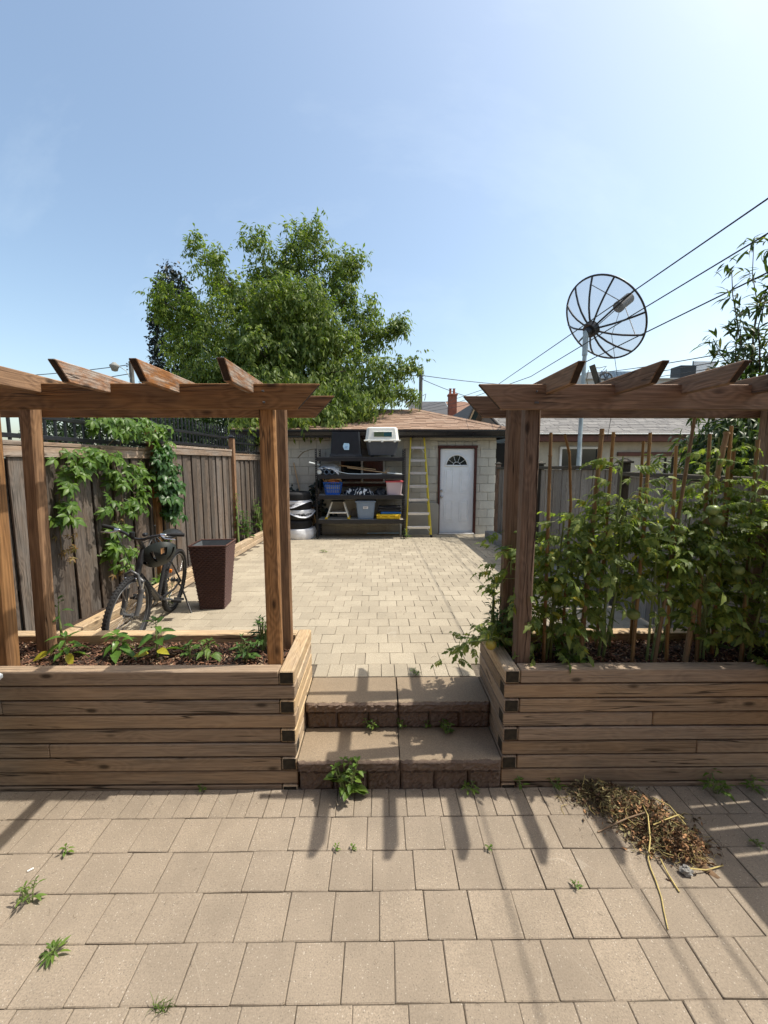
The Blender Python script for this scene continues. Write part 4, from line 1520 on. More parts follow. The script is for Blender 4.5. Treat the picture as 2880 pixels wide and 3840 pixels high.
o = plank('wooden_stick', None, (-0.92, 9.42, 1.858), (-0.09, 9.36, 1.768), 0.024, 0.024, M['dowel'], 0.004)
tag(o, 'longest tan wooden stick lying on the second shelf', 'stick')
q = MB()
q.tube([(-0.72, 9.3, 1.812), (-0.3, 9.28, 1.757), (0.11, 9.26, 1.70), (0.2, 9.25, 1.688)], .011, 6)
q.tube([(0.09, 9.26, 1.70), (0.15, 9.25, 1.745), (0.185, 9.25, 1.79), (0.2, 9.25, 1.83)], [.01, .009, .006, .002], 5)
q.tube([(0.12, 9.26, 1.70), (0.2, 9.24, 1.73), (0.225, 9.24, 1.775)], [.009, .006, .002], 5)
tag(q.build('forked_branch', M['straw']), 'thin bare branch with a forked end on the second shelf', 'branch')
q = MB()
q.tube([(0.17, 9.24, 1.695), (0.49, 9.24, 1.668)], .013, 8)
tag(q.build('white_rod', M['white_plastic']), 'short white rod at the right end of the second shelf', 'rod')
q = MB()
q.tube([(-0.96, 9.22, 1.76), (-0.86, 9.22, 1.71), (-0.7, 9.22, 1.678), (-0.45, 9.22, 1.672), (-0.1, 9.22, 1.672), (0.06, 9.22, 1.678)], .009, 6)
tag(q.build('white_hose', M['white_plastic']), 'slim pale hose curving along the second shelf', 'hose')

# third shelf
z3 = DECK[2] + 0.002
bk = thing('laundry_basket', (-1.05, 9.4, z3), 'blue slotted plastic basket heaped with orange cloth', 'basket')
BW0, BW1, BH = 0.31, 0.39, 0.275
q = MB()
q.frustum((-1.05, 9.4, z3), (BW0 * .97, 0.24), (BW0, .245), 0.02)
for lv, (z0_, z1_) in enumerate(((.02, .045), (.105, .125), (.185, .205), (.255, .278))):
    f0, f1 = z0_ / BH, z1_ / BH
    w0_, w1_ = BW0 + (BW1 - BW0) * f0, BW0 + (BW1 - BW0) * f1
    d0_, d1_ = .24 + .06 * f0, .24 + .06 * f1
    for sy in (-1, 1):
        q.add([(-1.05 - w0_ / 2, 9.4 + sy * d0_ / 2, z3 + z0_), (-1.05 + w0_ / 2, 9.4 + sy * d0_ / 2, z3 + z0_), (-1.05 + w1_ / 2, 9.4 + sy * d1_ / 2, z3 + z1_), (-1.05 - w1_ / 2, 9.4 + sy * d1_ / 2, z3 + z1_)], [(0, 1, 2, 3)])
    for sx in (-1, 1):
        q.add([(-1.05 + sx * w0_ / 2, 9.4 - d0_ / 2, z3 + z0_), (-1.05 + sx * w0_ / 2, 9.4 + d0_ / 2, z3 + z0_), (-1.05 + sx * w1_ / 2, 9.4 + d1_ / 2, z3 + z1_), (-1.05 + sx * w1_ / 2, 9.4 - d1_ / 2, z3 + z1_)], [(0, 1, 2, 3)])
for k in range(9):
    f = k / 8 - .5
    q.cyl((-1.05 + f * BW0, 9.4 - .12, z3 + .02), (-1.05 + f * BW1, 9.4 - .15, z3 + .27), .008, n=5)
for k in range(5):
    f = k / 4 - .5
    for sx in (-1, 1):
        q.cyl((-1.05 + sx * BW0 / 2, 9.4 + f * .24, z3 + .02), (-1.05 + sx * BW1 / 2, 9.4 + f * .3, z3 + .27), .008, n=5)
q.box((-1.05, 9.4 - .152, z3 + .27), (BW1 + .03, .02, .018), .004)
q.box((-1.05, 9.4 + .152, z3 + .27), (BW1 + .03, .02, .018), .004)
q.box((-1.05 - BW1 / 2, 9.4, z3 + .27), (.02, .3, .018), .004)
q.box((-1.05 + BW1 / 2, 9.4, z3 + .27), (.02, .3, .018), .004)
q.build('basket_frame', M['blue'], bk)
q = MB()
q.frustum((-1.05, 9.4, z3 + .024), (.26, .2), (.33, .25), .2)
q.build('pale_contents', M['grey_tag'], bk)


def crumple(name, label, cat, c, d, mat, seed, n=16, kind=None, bumps=3.0, parent=None):
    """a heap of folded cloth: closed lumpy dome resting on z=c[2]"""
    rs = np.random.default_rng(seed)
    ph = rs.uniform(0, 6.28, 8)
    q = MB()
    V, F = [], []
    m = 2 * n
    for i in range(n + 1):
        a = math.pi / 2 * i / n
        for j in range(m):
            t = 2 * math.pi * j / m
            k = 1 + .16 * math.sin(bumps * t + ph[0]) * math.sin(2 * a) + .12 * math.sin(7 * t + ph[1] + 5 * a) + rs.uniform(-.05, .05)
            V.append((c[0] + d[0] / 2 * math.cos(a) * math.cos(t) * k, c[1] + d[1] / 2 * math.cos(a) * math.sin(t) * k, c[2] + d[2] * math.sin(a) * (k if i < n else 1)))
    for i in range(n):
        for j in range(m):
            F.append((i * m + j, i * m + (j + 1) % m, (i + 1) * m + (j + 1) % m, (i + 1) * m + j))
    q.add(V, F, 0, True)
    if parent is not None:
        return q.build(name, mat, parent)
    o = q.build(name, mat)
    return tag(o, label, cat)


crumple('orange_cloth', 'crumpled orange cloth piled in the blue basket', 'cloth', (-1.04, 9.38, z3 + .25), (.26, .2, .10), M['orange'], 3)
q = MB()
q.tube([(-1.24, 9.3, z3 + .29), (-1.2, 9.27, z3 + .33), (-1.1, 9.27, z3 + .33), (-1.0, 9.27, z3 + .36), (-.9, 9.27, z3 + .345), (-.85, 9.3, z3 + .3)], .010, 6)
q.tube([(-1.0, 9.26, z3 + .33), (-.9, 9.26, z3 + .37), (-.86, 9.28, z3 + .33), (-.85, 9.3, z3 + .28)], .008, 6)
q.tube([(-1.27, 9.3, z3 + .37), (-1.24, 9.27, z3 + .31), (-1.17, 9.25, z3 + .3)], .008, 6)
tag(q.build('straw_handles', M['straw']), 'pair of thin tan woven handles sticking out of the blue basket', 'handles')
crumple('zebra_cloth', 'black and white zebra-striped cloth heaped on the third shelf', 'cloth', (-0.45, 9.38, z3), (.66, .34, .14), M['zebra'], 5)
crumple('black_cloth', 'crumpled black cloth between zebra cloth and clear bin', 'cloth', (0.02, 9.37, z3), (.25, .26, .135), M['tote_black'], 6)
tc = tote('clear_bin', 'milky clear plastic bin with red lid on the third shelf', 'bin', 0.14, 0.51, z3, 9.4, (.315, .3), (.365, .34), .285, M['clear_red'], lidm=M['red_lid'], rim=.03)
crumple('red_contents', None, None, (.325, 9.4, z3 + .01), (.28, .26, .06), M['red_lid'], 8, parent=tc)

# bottom shelf
z4 = DECK[3] + 0.002
st = thing('step_stool', (-0.945, 9.42, z4), 'ivory folding step stool with yellow feet on the bottom shelf', 'step stool')
for sy, yy in ((0, 9.25), (1, 9.55)):
    for sx in (-1, 1):
        q = MB()
        q.tube([(-.945 + sx * .245, yy, z4 + .03), (-.945 + sx * .13, 9.4 + (yy - 9.4) * .5, z4 + .385)], .017, 6)
        q.build('leg', M['ivory'], st)
        q = MB()
        q.box((-.945 + sx * .25, yy, z4 + .022), (.055, .05, .044), .008)
        q.build('foot', M['yellow_case'], st)
q = MB()
q.box((-.945, 9.25, z4 + .145), (.40, .05, .032), .006)
q.build('lower_step', M['ivory'], st)
q = MB()
q.box((-.945, 9.42, z4 + .395), (.31, .24, .028), .008)
q.build('top_step', M['tote_black'], st)
tg = tote('grey_tote', 'blue-grey plastic tote with lid on the bottom shelf', 'tote', -0.53, -0.1, z4, 9.42, (.345, .34), (.43, .42), .385, M['grey_tote'], rim=.035)
q = MB()
q.box((-.315, 9.21, z4 + .265), (.11, .004, .055), mat=Matrix.Rotation(0, 4, 'Y'))
q.build('sticker', M['sticker_w'], tg)
q = MB()
q.box((-.315, 9.2065, z4 + .275), (.08, .002, .008))
q.box((-.325, 9.2065, z4 + .255), (.06, .002, .006))
q.build('print', M['tote_black'], tg)
yc = thing('yellow_case', (0.195, 9.4, z4), 'flat yellow plastic case at the bottom of a pile on the lowest shelf', 'case')
q = MB()
q.box((.195, 9.4, z4 + .03), (.53, .36, .056), .012)
q.box((.195, 9.4, z4 + .085), (.545, .37, .05), .014)
q.build('shell', M['yellow_case'], yc)
for xx in (.02, .195, .37):
    q = MB()
    q.box((xx, 9.208, z4 + .062), (.06, .014, .045), .004)
    q.build('latch', M['yellow_case'], yc)
q = MB()
q.box((.25, 9.4, z4 + .135), (.47, .33, .042), .018)
q.box((.25, 9.4, z4 + .158), (.44, .3, .02), .008)
tag(q.build('blue_tray', M['blue2']), 'flat blue plastic tray between the yellow and black cases', 'tray')
bc = thing('black_case', (.225, 9.4, z4 + .17), 'black plastic tool case on top of the blue tray', 'case')
q = MB()
q.box((.225, 9.4, z4 + .20), (.52, .34, .06), .014)
q.box((.225, 9.4, z4 + .262), (.51, .335, .052), .014)
q.build('shell', M['tote_black'], bc)
q = MB()
q.tube([(.1, 9.215, z4 + .245), (.1, 9.19, z4 + .25), (.35, 9.19, z4 + .25), (.35, 9.215, z4 + .245)], .01, 6)
q.build('handle', M['rubber'], bc)
q = MB()
q.tube([(-.3, 9.68, zup(9.68) + .05), (.45, 9.66, zup(9.68) + .055)], .012, 6)
tag(q.build('green_rod', M['sticker']), 'thin pale green rod on the ground under the rack', 'rod')
q = MB()
q.tube([(.49, 9.66, zup(9.66)), (.49, 9.66, zup(9.66) + .42)], .02, 8)
tag(q.build('white_pipe', M['white_plastic']), 'short upright white pipe under the right end of the rack', 'pipe')

# ------------------------------------------------------------------ step ladder
ld = thing('step_ladder', (0.9, 9.5, zup(9.4)), 'tall yellow fibreglass step ladder with aluminium treads beside the white door', 'ladder')
TZ = 2.545
for sx, xt, xb in ((-1, .725, .605), (1, 1.03, 1.175)):
    q = MB()
    p0, p1 = Vector((xb, 9.36, zup(9.36) + .03)), Vector((xt, 9.80, TZ))
    d = (p1 - p0)
    v = []
    for t_, pt in ((0, p0), (1, p1)):
        for ax, ay in ((-.016, -.035), (.016, -.035), (.016, .035), (-.016, .035)):
            v.append(pt + Vector((ax, ay, 0)))
    q.add(v, [(0, 1, 5, 4), (1, 2, 6, 5), (2, 3, 7, 6), (3, 0, 4, 7), (4, 5, 6, 7), (3, 2, 1, 0)])
    q.build('front_rail', M['yellow_fg'], ld)
    q = MB()
    q.box((xb, 9.36, zup(9.36) + .03), (.045, .085, .07), .008)
    q.build('foot', M['rubber'], ld)
    q = MB()
    q.tube([(xb * .97 + .03 * .9, 9.62, zup(9.62) + .02), (xt, 9.84, TZ - .05)], .014, 6)
    q.build('rear_rail', M['yellow_fg'], ld)
for k in range(7):
    zz = [2.257, 1.962, 1.672, 1.369, 1.065, .755, .447][k]
    f = (zz - zup(9.36)) / (TZ - zup(9.36))
    xa, xb_ = .605 + (.725 - .605) * f, 1.175 + (1.03 - 1.175) * f
    yy = 9.36 + .44 * f
    q = MB()
    q.box(((xa + xb_) / 2, yy - .01, zz + .02), (xb_ - xa - .02, .085, .022), .003)
    q.box(((xa + xb_) / 2, yy - .05, zz + .003), (xb_ - xa - .03, .006, .05), .002)
    tr = q.build('tread', M['alu'], ld)
    if k in (0, 6):
        q = MB()
        for sx, xe in ((1, xa), (-1, xb_)):
            q.tube([(xe + sx * .015, yy - .04, zz - .11), (xe + sx * .1, yy - .04, zz + .005)], .007, 5)
        q.build('tread_brace', M['alu'], ld)
q = MB()
q.box((.878, 9.81, TZ + .035), (.37, .15, .075), .012)
cap = q.build('top_cap', M['tote_black'], ld)
tx = bpy.data.curves.new('cap_lettering', 'FONT')
tx.body = 'FEATHERLITE'
tx.size = .058
tx.align_x = 'CENTER'
tx.extrude = .001
tx.materials.append(M['sticker_w'])
tmp_t = bpy.data.objects.new('cap_text_source', tx)
COL.objects.link(tmp_t)
me_t = bpy.data.meshes.new_from_object(tmp_t)
bpy.data.objects.remove(tmp_t)
bpy.data.curves.remove(tx)
to = link(bpy.data.objects.new('cap_lettering', me_t))
to.parent = cap
to.location = Vector((.878, 9.733, TZ + .015)) - Vector(ld.location)
to.rotation_euler = (R(90), 0, 0)

q = MB()
pl = []
for cx, cz, a0 in ((1.33, .90, 0), (.72, .90, 90), (.72, .27, 180), (1.33, .27, 270)):
    for k in range(5):
        a = R(a0 + 22.5 * k)
        pl.append((cx + .07 * math.cos(a), cz + .07 * math.sin(a)))
q.prism(pl[::-1], 9.80, 9.83)
tag(q.build('leaning_board', M['board_grey']), 'beige board with rounded corners leaning behind the step ladder', 'board')

# ------------------------------------------------------------------ tyres in bags, tools
ty = thing('tyre', (0, 0, 0), 'x', 'tyre')


def tyre(zc, dx, bag, label):
    t = thing('tyre', (-1.84 + dx, 9.36, zc - .1), label, 'tyre', 'tyres stacked beside the rack')
    if bag < 2:
        q = MB()
        q.lathe([(.19, -.085), (.27, -.1), (.305, -.08), (.318, -.045), (.318, .045), (.305, .08), (.27, .1), (.19, .085), (.19, -.085)], (-1.84 + dx, 9.36, zc), 36)
        q.build('carcass', M['rubber'], t)
        q = MB()
        for k in range(60):
            a = 2 * math.pi * k / 60
            q.box((0, 0, 0), (.012, .02, .085), mat=Matrix.Translation((-1.84 + dx + .32 * math.cos(a), 9.36 + .32 * math.sin(a), zc)) @ Matrix.Rotation(a, 4, 'Z'))
        q.build('tread', M['rubber'], t)['kind'] = 'stuff'
    if bag:
        q = MB()
        V, F = [], []
        n, m = 9, 40
        rs = np.random.default_rng(int(zc * 100))
        for i in range(n + 1):
            for j in range(m):
                a = 2 * math.pi * j / m
                u = i / n
                if bag == 2:
                    zz, rr = zc - .11 + .23 * u, .33 + .025 * math.sin(u * math.pi)
                else:
                    zz, rr = zc + .02 + (.10 * u), .328 - .02 * u + (.02 if u < .2 else 0)
                    zz += .07 * math.sin(a * 2 + zc * 9) * (1 - u)
                rr += rs.uniform(-.008, .012)
                V.append((-1.84 + dx + rr * math.cos(a), 9.36 + rr * math.sin(a), zz))
        for i in range(n):
            for j in range(m):
                F.append((i * m + j, i * m + (j + 1) % m, (i + 1) * m + (j + 1) % m, (i + 1) * m + j))
        V.append((-1.84 + dx, 9.36, zc + .12))
        F += [(n * m + j, n * m + (j + 1) % m, len(V) - 1) for j in range(m)]
        q.add(V, F, 0, True)
        q.build('plastic_bag', M['bag'], t)


bpy.data.objects.remove(ty)
zg = zup(9.36)
tyre(zg + .115, .03, 2, 'lowest tyre of the stack, wholly wrapped in a white plastic bag')
tyre(zg + .33, -.02, 0, 'bare black tyre just above the white bagged one')
tyre(zg + .535, .02, 1, 'middle tyre with white plastic draped over its top')
tyre(zg + .745, -.02, 1, 'second tyre from the top, edged with torn white plastic')
tyre(zg + .95, -.04, 0, 'topmost black tyre of the stack beside the rack')
for (p0, p1, m, lb, r_) in (((-1.68, 9.74, zg + .03), (-2.02, 9.86, 1.92), 'dowel', 'pale tool handle leaning on the wall above the tyres', .016), ((-1.46, 9.62, zg), (-1.60, 9.86, .95), 'dowel', 'tan wooden handle leaning between tyres and rack', .017), ((-1.50, 9.66, zg), (-1.66, 9.86, 1.0), 'bamboo', 'darker wooden handle leaning close behind the tan one', .015)):
    q = MB()
    q.tube([p0, p1], r_, 8)
    tag(q.build('tool_handle', M[m]), lb, 'handle')
sv = thing('shovel', (-1.43, 9.5, zg), 'black shovel standing blade down beside the rack', 'shovel')
q = MB()
q.tube([(-1.44, 9.55, zg + .3), (-1.53, 9.86, 1.15)], .015, 8)
q.build('shaft', M['tote_black'], sv)
q = MB()
q.add([(-1.49, 9.5, zg + .31), (-1.39, 9.5, zg + .31), (-1.36, 9.47, zg + .2), (-1.38, 9.42, zg + .03), (-1.44, 9.40, zg), (-1.5, 9.42, zg + .03), (-1.52, 9.47, zg + .2)], [(0, 6, 5, 4, 3, 2, 1)])
q.add([(-1.49, 9.515, zg + .31), (-1.39, 9.515, zg + .31), (-1.36, 9.485, zg + .2), (-1.38, 9.435, zg + .03), (-1.44, 9.415, zg), (-1.5, 9.435, zg + .03), (-1.52, 9.485, zg + .2)], [(0, 1, 2, 3, 4, 5, 6)])
q.build('blade', M['tote_black'], sv)

# ------------------------------------------------------------------ bicycle (local frame: x forward, y left, z up)
bike = thing('bicycle', (-2.25, 4.38, zup(4.38) + .004), 'black hybrid bicycle on its kickstand by the left fence', 'bicycle')
fw = Vector((.125, -.992, 0)).normalized()
lean = R(7)
xb = fw
yb = Vector((0, 0, 1)).cross(xb)
up = (Vector((0, 0, 1)) * math.cos(lean) + yb * math.sin(lean)).normalized()
yb = up.cross(xb)
bike.rotation_euler = Matrix((xb, yb, up)).transposed().to_euler()
bike.scale = (.97, .97, .97)
bike['_local'] = 1


def bp(mb, name, m, parent=None):
    return mb.build(name, m, parent or bike, origin=(0, 0, 0))


WR = .345


def wheel(cx, steer=None, front=True):
    h = bp(MB().torus((0, 0, 0), WR - .02, .021, 'Y', 56, 10), 'tyre', M['rubber'])
    h.name = 'wheel'
    parts = [h]
    q = MB()
    for k in range(72):
        a = 2 * math.pi * k / 72
        for sy in (-1, 1):
            q.box((0, 0, 0), (.006, .013, .012), mat=Matrix.Rotation(-a, 4, 'Y') @ Matrix.Translation((WR - .0015, sy * .011, 0)))
    bp(q, 'tread_knobs', M['rubber'], h)['kind'] = 'stuff'
    q = MB()
    q.torus((0, 0, 0), WR - .047, .0085, 'Y', 56, 6)
    q.torus((0, .008, 0), WR - .052, .006, 'Y', 56, 6)
    q.torus((0, -.008, 0), WR - .052, .006, 'Y', 56, 6)
    bp(q, 'rim', M['fork'], h)
    q = MB()
    for k in range(28):
        a = 2 * math.pi * k / 28
        sy = 1 if k % 2 else -1
        b2 = a + (.55 if (k // 2) % 2 else -.55)
        q.cyl((.02 * math.cos(b2), sy * .03, .02 * math.sin(b2)), ((WR - .055) * math.cos(a), 0, (WR - .055) * math.sin(a)), .0011, n=4, cap=False)
    bp(q, 'spokes', M['chrome'], h)
    q = MB()
    q.cyl((0, -.045, 0), (0, .045, 0), .016, n=12)
    q.cyl((0, -.034, 0), (0, -.026, 0), .027, n=14)
    q.cyl((0, .026, 0), (0, .034, 0), .027, n=14)
    bp(q, 'hub', M['fork'], h)
    h.location = (cx, 0, WR)
    if steer:
        h.rotation_euler = (0, 0, steer)
    return h


wheel(0, None, False)
STEER = R(-6)
wheel(1.09, STEER)
q = MB()                                         # frame
BB = (.455, 0, .285)
ST = (.315, 0, .70)
HB, HT = (.975, 0, .655), (.915, 0, .83)
q.tube([BB, (.50, 0, .32), (.94, 0, .655), HB], [.027, .03, .033, .026], 12)
q.tube([(.30, 0, .665), (.62, 0, .73), (.925, 0, .79)], [.017, .02, .023], 10)
q.tube([BB, ST], .018, 10)
q.cyl(HB, HT, .026, n=14)
for sy in (-1, 1):
    q.tube([(.42, sy * .03, .29), (.2, sy * .06, .305), (0, sy * .062, WR)], [.012, .011, .010], 8)
    q.tube([(.325, sy * .02, .655), (.28, sy * .045, .62), (0, sy * .062, WR)], [.010, .009, .009], 8)
q.cyl((.455, -.038, .285), (.455, .038, .285), .024, n=14)
bp(q, 'frame', M['bike_black'])
ca = (Vector(HT) - Vector(HB)).normalized()
q = MB()
crown = Vector(HB) - ca * .035
sv_, cv_ = math.sin(STEER), math.cos(STEER)


def ste(p):
    """turn a point about the steering axis"""
    return Matrix.Rotation(STEER, 3, ca) @ (Vector(p) - Vector(HB)) + Vector(HB)


for sy in (-1, 1):
    q.tube([ste(crown + Vector((.01, sy * .058, 0))), ste((1.03, sy * .06, .50))], .0145, 10, mi=1)
    q.tube([ste((1.02, sy * .06, .535)), ste((1.05, sy * .062, .42)), ste((1.085, sy * .06, WR))], [.023, .022, .018], 10)
    q.tube([ste((1.015, sy * .062, .56)), ste((1.02, sy * .062, .535))], [.0245, .0245], 10)
q.tube([ste(crown + Vector((.008, -.07, -.005))), ste(crown + Vector((.012, -.03, .02))), ste(crown + Vector((.012, .03, .02))), ste(crown + Vector((.008, .07, -.005)))], [.02, .026, .026, .02], 8)
q.tube([ste((1.045, -.062, .60)), ste((1.06, -.05, .70)), ste((1.065, 0, .73)), ste((1.06, .05, .70)), ste((1.045, .062, .60))], .013, 8)
bp(q, 'fork', [M['fork'], M['chrome']])
q = MB()
for sy in (-1, 1):
    q.box(tuple(ste((1.06, sy * .043, .665))), (.05, .016, .022), .004)
    q.tube([ste((1.055, sy * .055, .60)), ste((1.06, sy * .04, .68))], .009, 6)
bp(q, 'front_brake', M['chrome'])
# stem and bars
q = MB()
top = Vector(HT) + ca * .06
clamp = ste(top + Vector((.065, 0, .10)))
q.tube([HT, top + ca * .03], .02, 12)
q.tube([top + ca * .01, (top + Vector((.03, 0, .05))), clamp], [.021, .019, .018], 10)
bp(q, 'stem', M['bike_black'])
q = MB()
hbp = [(-.07, -.34, .065), (-.035, -.22, .06), (0, -.11, .035), (.01, -.05, .005), (.012, 0, 0), (.01, .05, .005), (0, .11, .035), (-.035, .22, .06), (-.07, .34, .065)]


def rs3(p):
    return clamp + Matrix.Rotation(STEER, 3, 'Z') @ Vector(p)


q.tube([rs3(p) for p in hbp], .0125, 10)
bar = bp(q, 'handlebar', M['bike_black'])
for sy in (-1, 1):
    q = MB()
    a_, c_ = rs3((-.045, sy * .245, .0615)), rs3((-.075, sy * .352, .0655))
    q.tube([a_, a_.lerp(c_, .5), c_], [.0165, .0175, .0165], 10)
    bp(q, 'grip', M['rubber'], bar)
    q = MB()
    q.box(tuple(rs3((-.02, sy * .195, .055))), (.045, .055, .03), .008)
    q.tube([rs3((.005, sy * .19, .05)), rs3((.03, sy * .235, .035)), rs3((.01, sy * .315, .03))], [.008, .007, .006], 6)
    bp(q, 'brake_lever', M['chrome'], bar)
    q = MB()
    q.tube([rs3((.02, sy * .18, .05)), rs3((.11, sy * .10, .0)), rs3((.12, sy * .03, -.12)), rs3((.06, sy * .02, -.24))], .0028, 5)
    bp(q, 'brake_cable', M['cable'], bar)
q = MB()
q.cyl(tuple(rs3((.02, -.05, .02))), tuple(rs3((.02, -.05, .06))), .022, n=10)
bp(q, 'bell', M['tote_black'], bar)
q = MB()
q.box(tuple(rs3((.02, .06, .05))), (.05, .035, .03), .008)
bp(q, 'light', M['tote_black'], bar)
# saddle
q = MB()
q.tube([ST, (.265, 0, .87)], .0135, 10)
bp(q, 'seat_post', M['fork'])
q = MB()
V, F = [], []
n, m = 10, 12
for i in range(n + 1):
    u = i / n
    hw = .085 * (1 - u) ** .55 + .018 if u > .12 else .085 * (.7 + .3 * u / .12) + .018
    for j in range(m):
        a = 2 * math.pi * j / m
        V.append((.13 + .27 * u, hw * math.cos(a), .905 + (.03 if math.sin(a) > 0 else .045) * math.sin(a) * (1 - .35 * u) - .01 * u + .012 * (1 - u) ** 3))
for i in range(n):
    for j in range(m):
        F.append((i * m + j, (i + 1) * m + j, (i + 1) * m + (j + 1) % m, i * m + (j + 1) % m))
F += [tuple(range(m)), tuple(range(n * m + m - 1, n * m - 1, -1))]
q.add(V, F, 0, True)
bp(q, 'saddle', M['bike_black'])
# drivetrain
q = MB()
q.torus((.455, -.055, .285), .085, .005, 'Y', 36, 6)
for k in range(5):
    a = 2 * math.pi * k / 5
    q.cyl((.455, -.055, .285), (.455 + .083 * math.cos(a), -.055, .285 + .083 * math.sin(a)), .007, n=6)
q.tube([(.455, -.055, .37), (.02, -.05, .385)], .004, 5)
q.tube([(.455, -.055, .20), (.05, -.05, .22)], .004, 5)
bp(q, 'chainset', M['fork'])
for sy, da in ((-1, 1), (1, -1)):
    q = MB()
    e = (.455 + .155 * da * math.cos(R(20)), sy * .085, .285 + .16 * da * math.sin(R(20)))
    q.tube([(.455, sy * .06, .285), e], [.014, .011], 8)
    cr_ = bp(q, 'crank', M['fork'])
    q = MB()
    q.box((e[0], e[1] + sy * .055, e[2]), (.095, .085, .012), .003)
    q.box((e[0] - .04, e[1] + sy * .055, e[2]), (.014, .1, .026), .003)
    q.box((e[0] + .04, e[1] + sy * .055, e[2]), (.014, .1, .026), .003)
    bp(q, 'pedal', M['rubber'], cr_)
q = MB()
for k, r_ in enumerate((.028, .034, .04, .046)):
    q.torus((0, -.026 - k * .005 + .02, WR), r_, .0022, 'Y', 24, 5)
q.tube([(.02, -.075, .30), (.0, -.075, .24), (.04, -.07, .18)], [.012, .01, .012], 6)
bp(q, 'rear_cassette', M['fork'])
q = MB()
q.tube([(.05, .05, .33), (.06, .09, .30), (.13, .24, .02), (.15, .275, .0)], [.012, .01, .009, .011], 8)
bp(q, 'kickstand', M['bike_black'])
q = MB()
q.box((.19, .0, .50), (.02, .055, .04), .006, mat=Matrix.Translation((0, 0, 0)))
bp(q, 'reflector', M['orange_refl'])

# ------------------------------------------------------------------ helmet hung on the bars
hl = thing('bike_helmet', (-1.96, 3.62, 1.12), 'dark bicycle helmet hanging open side up from the handlebar', 'helmet')
hm = Matrix.Translation((-1.955, 3.62, 1.165)) @ Euler((R(148), R(-22), R(6))).to_matrix().to_4x4()
q = MB()
V, F = [], []
n, m = 9, 30
for i in range(n + 1):
    a = math.pi / 2 * i / n
    for j in range(m):
        t = 2 * math.pi * j / m
        rim_ = .02 * math.cos(2 * t) if i == 0 else 0
        V.append((.155 * math.cos(a) ** .8 * math.cos(t), .115 * math.cos(a) ** .8 * math.sin(t), .13 * math.sin(a) + rim_ - .02 * (1 - i / n) * math.cos(t)))
V2 = [(x_ * .86, y_ * .86, z_ * .86) for x_, y_, z_ in V]
skip = set()
for i in range(2, 7):
    for j in (3, 4, 7, 11, 12, 18, 19, 22, 26, 27, 14, 0):
        if i in (2, 3, 4) or j in (7, 22, 14, 0):
            skip.add((i, j))
for i in range(n):
    for j in range(m):
        if (i, j) in skip:
            continue
        F.append((i * m + j, i * m + (j + 1) % m, (i + 1) * m + (j + 1) % m, (i + 1) * m + j))
q.add(V, F, 0, True, hm)
q.add(V2, [f[::-1] for f in F], 1, True, hm)
q.add(V[:m] + V2[:m], [(j, m + j, m + (j + 1) % m, (j + 1) % m) for j in range(m)], 0, True, hm)
q.build('shell', [M['helmet'], M['foam']], hl)
q = MB()
for k, (a, c) in enumerate(((-.05, -.04), (-.05, .03), (.02, 0))):
    q.box((a, c, .085), (.10, .02, .012), .004, mat=hm)
q.build('padding', M['grey_tag'], hl)
q = MB()
for (a, c) in (((.05, .09, 0), (0, .03, -.14)), ((-.05, .09, 0), (0, .03, -.14)), ((.05, -.09, 0), (0, -.02, -.15)), ((-.05, -.09, 0), (0, -.02, -.15)), ((0, .03, -.14), (0, -.02, -.15))):
    q.tube([hm @ Vector(a), (hm @ Vector(a)).lerp(hm @ Vector(c), .5), hm @ Vector(c)], .0055, 5)
q.tube([hm @ Vector((0, 0, -.14)), (-1.945, 3.58, 1.40)], .006, 5)
q.build('chin_strap', M['tote_black'], hl)

# ------------------------------------------------------------------ wicker pot
PX, PY = -1.84, 4.53
pz = zup(4.5) + .002
pot = thing('wicker_pot', (PX, PY, pz), 'tall tapered dark brown wicker planter pot beside the bicycle', 'pot')
H_ = .715
W0, W1 = .255, .385
NC, NR = 14, 34
q = MB()
prot = Matrix.Translation((PX, PY, pz)) @ Matrix.Rotation(R(4), 4, 'Z')
for s_ in range(4):
    rot = prot @ Matrix.Rotation(R(90 * s_), 4, 'Z')
    V, F = [], []
    nx = NC * 3
    for j in range(NR * 2 + 1):
        u = j / (NR * 2)
        w = W0 + (W1 - W0) * u
        rowi = j // 2
        for i in range(nx + 1):
            c = i / nx * NC
            over = math.cos(math.pi * (c + rowi))
            d = .0035 * over + (.0045 if j % 2 else -.0045)
            V.append(((i / nx - .5) * w, -w / 2 - d, u * H_))
    for j in range(NR * 2):
        for i in range(nx):
            a = j * (nx + 1) + i
            F.append((a, a + 1, a + nx + 2, a + nx + 1))
    q.add(V, F, 0, False, rot)
q.build('weave', M['wicker'], pot)
q = MB()
hw = W1 / 2
rr = [prot @ Vector(p) for p in ((-hw, -hw, H_), (hw, -hw, H_), (hw, hw, H_), (-hw, hw, H_))]
for k in range(4):
    q.tube([rr[k], rr[(k + 1) % 4]], .0085, 6)
q.build('rim', M['wicker'], pot)
q = MB()
iw = hw - .016
V = [prot @ Vector(p) for p in ((-iw, -iw, H_ - .004), (iw, -iw, H_ - .004), (iw, iw, H_ - .004), (-iw, iw, H_ - .004), (-iw + .02, -iw + .02, H_ - .16), (iw - .02, -iw + .02, H_ - .16), (iw - .02, iw - .02, H_ - .16), (-iw + .02, iw - .02, H_ - .16))]
q.add(V, [(0, 4, 5, 1), (1, 5, 6, 2), (2, 6, 7, 3), (3, 7, 4, 0), (4, 7, 6, 5)])
q.build('liner', M['liner'], pot)

